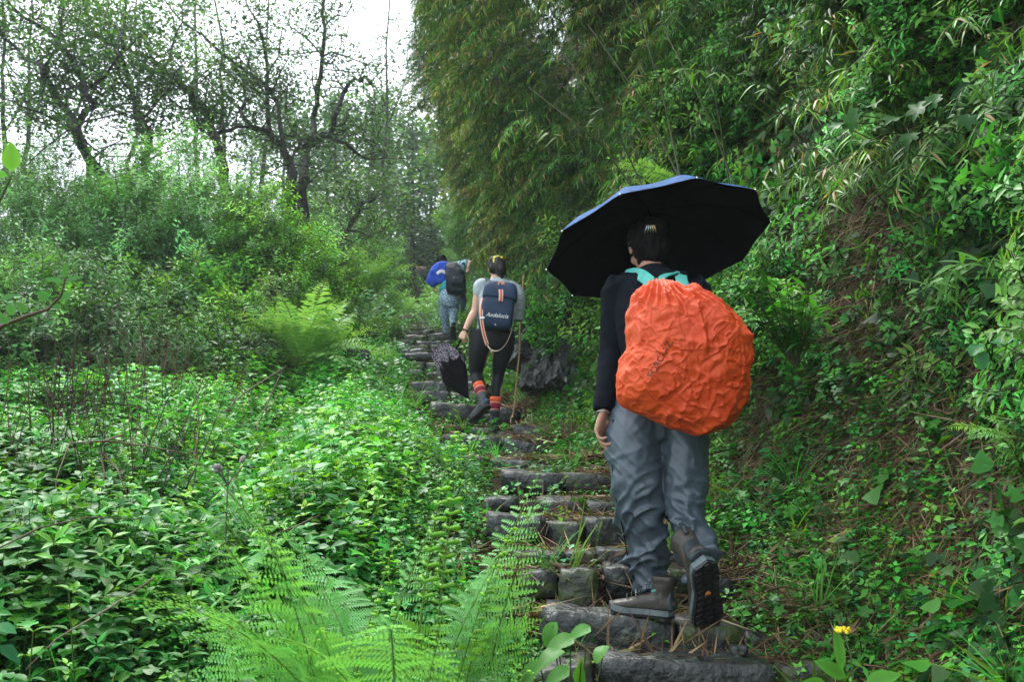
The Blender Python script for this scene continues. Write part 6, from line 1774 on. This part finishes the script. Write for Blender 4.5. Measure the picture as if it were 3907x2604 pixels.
def fern(name, base, label, n, meshes, s=(.8, 1.1), young=0, az=None, tilt=(.0, .25), seed=1, extra=None, group=None, ym=None, face=0.4):
    rd = random.Random(seed); root = empty(name, base, label, 'fern', group)
    for k in range(n):
        a = rd.uniform(*az) if az else 2 * math.pi * (k + rd.uniform(-.3, .3)) / n
        yg = ym is not None and k < young
        me = rd.choice(ym if yg else meshes); sc = rd.uniform(*s)
        if extra and k in extra: me = extra[k]
        o = bpy.data.objects.new(me.name, me); COL.objects.link(o); o.parent = root
        Mx = Matrix.Rotation(a, 4, 'Z') @ Matrix.Rotation(rd.uniform(*tilt) * (.3 if yg else 1), 4, 'Y') @ Matrix.Rotation(rd.uniform(-.9, .9) + (face * -math.sin(2 * a) if face else 0), 4, 'Z') @ Matrix.Scale(sc, 4)
        Mx.translation = Vector((rd.uniform(-.06, .06), rd.uniform(-.06, .06), 0)); o.matrix_local = Mx
    return root
def gnd(x, y, dz=-.02): return Vector((x, y, float(H(x, y)) + dz))
def near(dx, Y, dz=0):
    x = (dx / 2.298 - 512) / FPX * Y; return gnd(x, Y, dz)
FG = 'bright green ferns in the foreground'
fern('fern', near(945, 2.7, .06), 'tallest foreground fern at bottom centre, with yellow-green unrolling tips', 20, FRm, (1.15, 1.55), 3, seed=21, group=FG, ym=YFm)
fern('fern', near(1040, 2.9, 0), 'foreground fern closest to the stone steps, right of the tallest one', 11, FRm, (.95, 1.25), 4, seed=2, group=FG, ym=YFm)
fern('fern', near(810, 2.85, 0), 'foreground fern whose one long frond leans left before the brown path gap', 11, FRm, (1.05, 1.4), 1, seed=3, group=FG, ym=YFm)
fern('fern', near(650, 2.45, 0), 'low foreground fern at the bottom edge, leftmost of its clump', 15, FRm, (.9, 1.25), 1, seed=4, tilt=(.1, .45), group=FG, ym=YFm)
fern('fern', near(900, 2.3, 0), 'foreground fern cut by the bottom edge in front of the tallest one', 15, FRm, (.95, 1.25), 1, seed=5, group=FG, ym=YFm)
mid = Q(300, 374, 12.0)
fern('fern_clump', gnd(mid.x, 12.0, .3), 'big pale green fern clump beside the path', 60, FRs, (1.1, 1.55), seed=6, tilt=(.05, .95), extra={3: FRy, 17: FRy})
bpy.context.scene.objects['fern_clump']['label'] = 'big pale green fern clump with two yellowing fronds left of the path'
mid = Q(362, 327, 17.5)
fern('fern_clump', gnd(mid.x, 17.5, .45), 'darker fern clump behind the big pale one, higher up the path', 44, FRs, (1.2, 1.7), seed=7, tilt=(0, .55))
mid = Q(405, 305, 25)
fern('fern_clump', gnd(mid.x, 25, .1), 'small distant fern clump below the farthest walker', 26, FRs, (.55, .9), seed=8, tilt=(0, .5))
mid = Q(335, 352, 13.5)
fern('fern', gnd(mid.x, 13.5, .05), 'small yellow-green fern between the two fern clumps', 14, FRs, (.5, .8), seed=9, tilt=(0, .6))

# compound-leaved sprays
p = QD(1560, 430, 6.6); root = fern('fern', p, 'bright yellow-green fern sprouting from the bank just above the umbrella', 7, [FRs[1]], (.55, .8), seed=10, az=(2.4, 3.7), tilt=(.5, 1.0))
for c in root.children: c.data = FRs[1]
p = QD(2325, 1010, 3.45); fern('fern', p, 'small yellow-green fern on the dry bank at the right edge', 5, [FRs[0]], (.18, .28), seed=11, az=(2, 4.4), tilt=(.3, 1.2))

def big_leaf_plant(name, root_p, leaves, label, r, col, seed, lobes=5, stem=True, cat='plant', deep=.3, mat=None):
    """each big leaf is a part; leaves = [(display x, y, distance, size factor)]"""
    rd = random.Random(seed); root = empty(name, root_p, label, cat)
    for (dx, dy, Y, s) in leaves:
        e = QD(dx, dy, Y); rr = r * s; pts = []; N_ = 31
        for j in range(N_):
            th = -2.75 + 5.5 * j / (N_ - 1)
            if lobes: q = rr * ((1 - deep) + deep * math.cos(lobes * th) + .05 * (j % 2))
            else: q = rr * (.85 + .12 * math.cos(th) + .03 * (j % 2))
            pts.append((q * math.cos(th) + rr * .45, q * math.sin(th) * (1 if lobes else .75)))
        m = MB(); a = rd.uniform(0, 6.28)
        m.poly(e, (-.5 + rd.uniform(-.5, .5), rd.uniform(-.8, .3), rd.uniform(-.6, .15)), (-.4 + rd.uniform(-.3, .3), -.55, 1), pts, rcol(col, .15, rd), .2, .5)
        lf = link('leaf', m.mesh('leaf', mat or M_LEAFR), root)
        if stem:
            m = MB(); b = Vector(root_p); m.tube([b, b.lerp(e, .5) + Vector((0, 0, .03)), e], [.004, .003, .002], (.06, .09, .03), 4)
            link('stalk', m.mesh('stalk', M_LEAFR), lf)
    return root
big_leaf_plant('broad_leaved_vine', QD(2080, 310, 4.4), [(1960, 262, 4.1, 1.1), (2010, 240, 4.1, .9), (2060, 270, 4.15, 1.1), (2120, 240, 4.1, 1.2), (2150, 225, 4.05, .9), (2000, 300, 4.15, .9), (2090, 310, 4.15, 1), (1930, 285, 4.15, .8), (1990, 330, 4.2, .8)],
               'large pale lobed leaves standing out high on the bank right of the umbrella', .05, (.035, .13, .022), 1, 7, deep=.2)
big_leaf_plant('broad_leaved_vine', QD(2240, 300, 4.3), [(2215, 270, 4.0, 1.0), (2260, 295, 4.0, 1.1), (2290, 320, 4.05, .8)], 'two or three lobed leaves near the top right edge of the bank', .05, (.03, .11, .025), 2, 7, deep=.18)
big_leaf_plant('three_lobed_plant', QD(2280, 830, 3.7), [(2250, 795, 3.5, 1.0), (2282, 785, 3.5, .9), (2262, 815, 3.5, .9)], 'single three-parted green leaf on the dark bank right of the orange cover', .04, (.035, .15, .045), 3, 0)
big_leaf_plant('climber', QD(1500, 30, 9), [(1330 + 45 * k + (k % 3) * 14, 20 + 26 * (k % 4), 8.4, .8 + .1 * (k % 3)) for k in range(12)], 'pale green broad-leaved climber at the top of the bamboo thicket', .13, (.08, .20, .05), 4, 5)
big_leaf_plant('climber', QD(1480, 110, 8.5), [(1405 + 30 * (k % 2), 60 + 28 * k, 8.2, .7) for k in range(6)], 'string of pale leaves hanging before the dark bamboo', .10, (.06, .17, .045), 5, 5)
big_leaf_plant('creeper', near(1310, 3.0, .1), [(1270, 1440, 3.2, 1), (1310, 1475, 3.1, 1.1), (1350, 1450, 3.2, .9), (1285, 1500, 3.0, 1), (1335, 1525, 3.0, 1.1), (1390, 1490, 3.2, .8), (1240, 1530, 2.9, 1), (1300, 1550, 2.8, 1)],
               'heart-leaved creeper spreading over the left end of the lowest steps', .05, (.07, .24, .03), 6, 0)
# twig reaching in at the left edge
tw = empty('leafy_twig', near(-60, 2.6, .1), 'pale twig with rounded bright leaves reaching in at the left edge', 'twig')
m = MB(); pts = [near(-60, 2.6, .1), QD(-40, 820, 2.6), QD(0, 752, 2.55), QD(60, 728, 2.5), QD(110, 712, 2.5), QD(140, 680, 2.5), QD(150, 640, 2.5)]
m.tube(pts, [.008, .007, .006, .005, .004, .003, .002], (.12, .09, .05), 6)
pts2 = [QD(-30, 560, 2.4), QD(-5, 470, 2.4), QD(28, 400, 2.4)]; m.tube(pts2, [.005, .004, .003], (.08, .14, .04), 5); link('twig', m.mesh('twig', M_LEAFR), tw)
for (x, y, a, l, w, up) in [(28, 395, 1.6, .075, .6, 1.0), (18, 405, 3.0, .05, .5, .1), (150, 640, 1.5, .06, .4, .6), (150, 645, .2, .07, .3, .1), (148, 650, 2.9, .07, .3, .1), (140, 690, .6, .045, .9, .2), (110, 690, 2.4, .045, .9, .2), (60, 720, 2.2, .05, .7, .3), (75, 728, .3, .04, .6, -.1), (20, 745, 2.4, .06, .5, .2), (120, 700, -.4, .04, .6, -.2), (0, 690, .3, .07, .35, .1), (30, 725, 1.9, .045, .7, .6)]:
    m = MB(); d = Vector((math.cos(a), -.2, math.sin(a))); l *= 1 if y < 420 else .72
    m.leaf(QD(x, y, 2.5 if y > 500 else 2.4), d, (.15, -1, .45), l, l * w, rcol((.11, .33, .03) if y < 420 else (.06, .22, .04), .1, rd), 4, .1, .12, .45); link('leaf', m.mesh('leaf', M_FERN), tw)
# lance-leaved shrub at left
def lance(base, label, n, seed, h=.55, l=.13, name='lance_leaved_shrub', col=(.035, .14, .025)):
    rd = random.Random(seed); root = empty(name, base, label, 'shrub'); m = MB(); s = MB()
    for k in range(n):
        a = rd.uniform(0, 6.28); e = Vector((math.cos(a) * rd.uniform(.05, .35), math.sin(a) * rd.uniform(.05, .3), h * rd.uniform(.6, 1.1)))
        s.tube([Vector(base), Vector(base) + e * .6, Vector(base) + e], [.004, .003, .0015], (1, 1, 1), 4)
        for j in range(11):
            t = .25 + .75 * j / 11; aa = j * 2.4 + a; o = Vector(base) + e * t
            m.leaf(o, (math.cos(aa), math.sin(aa), rd.uniform(.1, .9)), (0, 0, 1), l * rd.uniform(.7, 1.2), l * .2, rcol(col if j < 8 else G_BRIGHT, .25, rd), 3, rd.uniform(.1, .6), .2, .4)
    link('foliage', m.mesh('foliage', M_LEAFR), root); link('stem', s.mesh('stem', M_CULM), root)
lance(near(440, 6.4, 0), 'narrow-leaved dark green shrub standing above the weeds at left', 18, 1, .75)
lance(near(330, 5.8, 0), 'narrow-leaved shrub beside the dead twigs at left', 13, 2, .6)
lance(near(120, 5.4, 0), 'low narrow-leaved shrub near the left edge', 14, 3, .5)
lance(near(700, 6.8, 0), 'pale narrow-leaved plant in the middle of the weeds', 10, 4, .45, .10, col=(.07, .2, .06))
lance(near(1830, 4.6, .9), 'glossy narrow-leaved shrub growing out of the bank right of the umbrella', 20, 5, .42, .13, col=(.05, .2, .04))
# nettle heads standing out of the weeds near the camera
def tall_weed(dx, Y, h, label, seed, col=(.05, .19, .03), leaf=.10):
    rd = random.Random(seed); b = near(dx, Y, 0); root = empty('tall_weed', b, label, 'weed'); s = MB(); top = b + Vector((rd.uniform(-.06, .06), rd.uniform(-.05, .05), h))
    s.tube([b, b.lerp(top, .5) + Vector((.02, 0, 0)), top], [.004, .003, .002], (.07, .13, .03), 5); link('stem', s.mesh('stem', M_LEAFR), root)
    for i in range(7):
        t = .35 + .65 * i / 6; a0 = i * 1.57 + rd.uniform(-.3, .3)
        for q in (0, math.pi):
            a = a0 + q; l = leaf * (1.15 - .6 * t) * rd.uniform(.85, 1.15); m = MB()
            m.leaf(b.lerp(top, t), (math.cos(a), math.sin(a), .15 + .5 * t), (0, 0, 1), l, l * .52, rcol(col if i < 5 else (.11, .30, .03), .15, rd), 4, rd.uniform(.2, .5), .25, .4)
            link('leaf', m.mesh('leaf', M_LEAFR), root)
for k, (dx, Y, h, lb) in enumerate([(560, 2.9, .62, 'tall weed with paired leaves left of the foreground ferns'), (330, 2.6, .58, 'tall weed with paired leaves in the lower left weeds'), (120, 2.4, .6, 'tall weed with paired leaves near the lower left corner'),
                                   (690, 3.6, .6, 'tall weed just left of the leaning fern frond'), (430, 3.5, .62, 'tall weed in the middle of the lower left weeds'), (200, 3.3, .6, 'tall weed below the dead twigs on the left'),
                                   (60, 3.0, .65, 'tall weed at the left edge below the rounded-leaf twig'), (240, 2.1, .5, 'tall weed at the bottom edge left'), (1360, 3.0, .35, 'young weed at the foot of the lowest step')]):
    tall_weed(dx, Y, h, lb, 50 + k)
# yellow flower beside the step
fb = QD(1960, 1560, 3.3); fl = empty('yellow_flower', fb, 'yellow-headed flower with two big upright basal leaves beside the lowest step', 'flower')
m = MB(); tp = QD(1938, 1452, 3.25); m.tube([fb, fb.lerp(tp, .5) + Vector((.008, 0, 0)), tp], [.0035, .003, .002], (.13, .22, .09), 5); link('stem', m.mesh('stem', M_LEAFR), fl)
M_YFL = surf_mat('yellow_petals', (.80, .55, .01), (.9, .68, .02), 60, .7)
L_ = Loft(); rf = random.Random(5)
for k in range(15): L_.ball(tp + Vector((rf.uniform(-.022, .022), rf.uniform(-.02, .02), rf.uniform(-.002, .009))), rf.uniform(.0045, .007), None, 7, 5)
link('flower_head', L_.plain('flower_head', M_YFL, False), fl)
for (o, d, l, w) in ((QD(1945, 1560, 3.3), (-.75, -.1, .45), .115, .05), (QD(1935, 1545, 3.25), (-.08, 0, 1), .15, .036), (QD(1990, 1570, 3.2), (.8, -.2, .25), .11, .05), (QD(1900, 1575, 3.2), (-.6, -.3, .1), .1, .04)):
    m = MB(); m.leaf(o, d, (0, -1, .5), l, w, (.09, .30, .03), 4, .15, .2, .45); link('leaf', m.mesh('leaf', M_FERN), fl)
# arching bamboo shoots on the bank
def shoot(pts, label, seed, leaf=.09, r=.003, n=26, col=(.12, .30, .03)):
    rd = random.Random(seed); w = [QD(*p) for p in pts]; root = empty('bamboo_shoot', w[0], label, 'bamboo')
    m = MB(); m.tube(w, [r * (1 - .8 * i / (len(w) - 1)) for i in range(len(w))], (.07, .10, .03), 5); link('culm', m.mesh('culm', M_LEAFR), root)
    f = MB()
    for k in range(n):
        t = rd.uniform(.3, 1) * (len(w) - 1); i = min(len(w) - 2, int(t)); o = w[i].lerp(w[i + 1], t - i); a = rd.uniform(0, 6.28)
        f.leaf(o, (math.cos(a), math.sin(a) * .6, rd.uniform(-.9, .5)), (0, -.6, 1), leaf * rd.uniform(.5, 1.2), leaf * .14, rcol(col, .2, rd), 3, rd.uniform(.1, .5), .15, .35)
    link('foliage', f.mesh('foliage', M_FERN), root)
shoot([(2000, 320, 4.6), (1900, 270, 4.4), (1790, 215, 4.2), (1690, 172, 4.1), (1600, 160, 4.0), (1545, 160, 4.0)], 'thin arching shoot with bright small leaves across the dark hollow', 1)
shoot([(2100, 60, 4.4), (2020, 90, 4.2), (1950, 160, 4.1), (1900, 240, 4.05)], 'drooping shoot with bright leaves at the top right', 2, .11)
shoot([(2353, 640, 3.6), (2290, 600, 3.5), (2200, 610, 3.4), (2130, 660, 3.35)], 'shoot of long drooping leaves at the right edge', 3, .15, col=(.06, .17, .03))
shoot([(1500, 300, 7.5), (1400, 240, 7.3), (1300, 330, 7.2), (1180, 250, 7.4)], 'long thin branch crossing the olive thicket', 4, .12, n=30, col=(.1, .17, .03))
# dark culms in the hollow
rc = random.Random(8)
cl_root = empty('bamboo_clump', QD(1850, 560, 6.2), 'clump of dark leaning bamboo stems in the hollow above the umbrella', 'bamboo')
for k in range(9):
    dx = rc.uniform(1480, 1990); Y = rc.uniform(5.4, 6.4); a = QD(dx, rc.uniform(470, 560), Y); b = QD(dx - rc.uniform(40, 330), rc.uniform(40, 230), Y - rc.uniform(.3, .9))
    m = MB(); m.tube([a, a.lerp(b, .5) + Vector((0, 0, .12)), b], [.007, .005, .002], (1, 1, 1), 5, True)
    link('culm', m.mesh('culm', M_CULM), cl_root)
# dead branches
def deadwood(paths, label, r=.006, mat=None):
    root = empty('dead_branch', QD(*paths[0][0]), label, 'branch')
    for p in paths:
        m = MB(); w = [QD(*q) for q in p]; m.tube(w, [r * (1 - .6 * i / (len(w) - 1)) for i in range(len(w))], (1, 1, 1), 5, True); link('stick', m.mesh('stick', mat or M_TWIG), root)
deadwood([[(285, 1000, 5), (240, 1015, 4.9), (160, 1020, 4.8), (130, 1100, 4.7), (125, 1180, 4.6)], [(230, 1030, 4.8), (240, 1090, 4.7), (228, 1160, 4.6)], [(238, 1045, 4.8), (270, 1080, 4.7), (295, 1150, 4.6)], [(240, 1015, 4.9), (330, 1025, 5), (430, 1045, 5)]], 'pale forked dead twigs hooked over the weeds at left')
deadwood([[(655, 845, 9), (560, 905, 8.4), (450, 1010, 7.8), (400, 1090, 7.4)], [(650, 850, 9), (600, 960, 8.4), (560, 1060, 8)], [(540, 920, 8.4), (470, 1060, 7.8)]], 'long leaning dead stems crossing the middle of the weeds', .008)
deadwood([[(0, 1260, 2.6), (90, 1215, 2.7), (200, 1190, 2.8), (330, 1195, 2.9)]], 'thin tan stem arching over the weeds at the left edge', .003)
deadwood([[(355, 1330, 2.6), (250, 1400, 2.4), (130, 1470, 2.3), (60, 1540, 2.2)]], 'thin brown stem lying across the lower left weeds', .003)
deadwood([[(610, 1240, 4.2), (680, 1212, 4.3), (735, 1185, 4.4)]], 'short brown stick lying on the weeds by the leaning fern frond', .008)
deadwood([[(1760, 1360, 3.8), (1800, 1350, 3.9), (1850, 1362, 4.0)], [(1700, 1240, 4.4), (1745, 1225, 4.5)]], 'broken twigs on the dry litter right of the boot', .006)
# thistle
tb = near(525, 4.3, 0); th = empty('thistle', tb, 'grey-brown thistle with spent heads standing in the weeds', 'thistle')
m = MB(); tt_ = QD(525, 1075, 4.3); m.tube([tb, tb.lerp(tt_, .5), tt_], [.006, .005, .003], (.10, .15, .08), 5)
rt = random.Random(4); heads = []
for k in range(6):
    e = tt_ + Vector((rt.uniform(-.06, .06), rt.uniform(-.05, .05), rt.uniform(-.03, .05))); m.tube([tt_ + Vector((0, 0, -.08)), e], [.003, .002], (.1, .14, .08), 4); heads.append(e)
for k in range(26):
    t = rt.uniform(.35, .95); a = rt.uniform(0, 6.28); m.leaf(tb.lerp(tt_, t), (math.cos(a), math.sin(a), .2), (0, 0, 1), .09, .018, (.07, .13, .07), 3, .5, .3)
link('stem', m.mesh('stem', M_LEAFR), th)
for e in heads:
    L_ = Loft(); L_.ball(e, (.012, .012, .013), None, 9, 6); link('flower_head', L_.plain('flower_head', surf_mat('thistle_head', (.16, .13, .12), (.3, .26, .26), 90, .9)), th)

shrub(1330, 9.75, .9, .75, P_BANKL, 'small leafy shrub half covering the streaked rock outcrop', 901, 110, name='shrub', s=(.8, 1.3), zoff=.25)
shrub(1232, 10.2, .7, .5, P_BANKL, 'small leafy shrub on top of the rock outcrop beside the stick', 902, 70, name='shrub', s=(.7, 1.2), zoff=.75)
# ---------------------------------------------------------------- damp air
x0, x1, y0, y1, z0, z1 = -85, 50, -14, 130, -14, 52
V = [(x, y, z) for x in (x0, x1) for y in (y0, y1) for z in (z0, z1)]
F = [(0, 1, 3, 2), (4, 6, 7, 5), (0, 4, 5, 1), (2, 3, 7, 6), (0, 2, 6, 4), (1, 5, 7, 3)]
m, nt, N, L = nmat('damp_air')
out = N('ShaderNodeOutputMaterial'); pv = N('ShaderNodeVolumePrincipled')
pv.inputs['Color'].default_value = (.90, .97, 1.0, 1); pv.inputs['Density'].default_value = .0010; pv.inputs['Anisotropy'].default_value = .2
L(pv.outputs[0], out.inputs['Volume'])
hz = link('haze', mesh_np('haze', V, F, None, [m])); tag(hz, 'thin pale mist hanging between the trees up the hillside', 'haze', None, 'stuff')
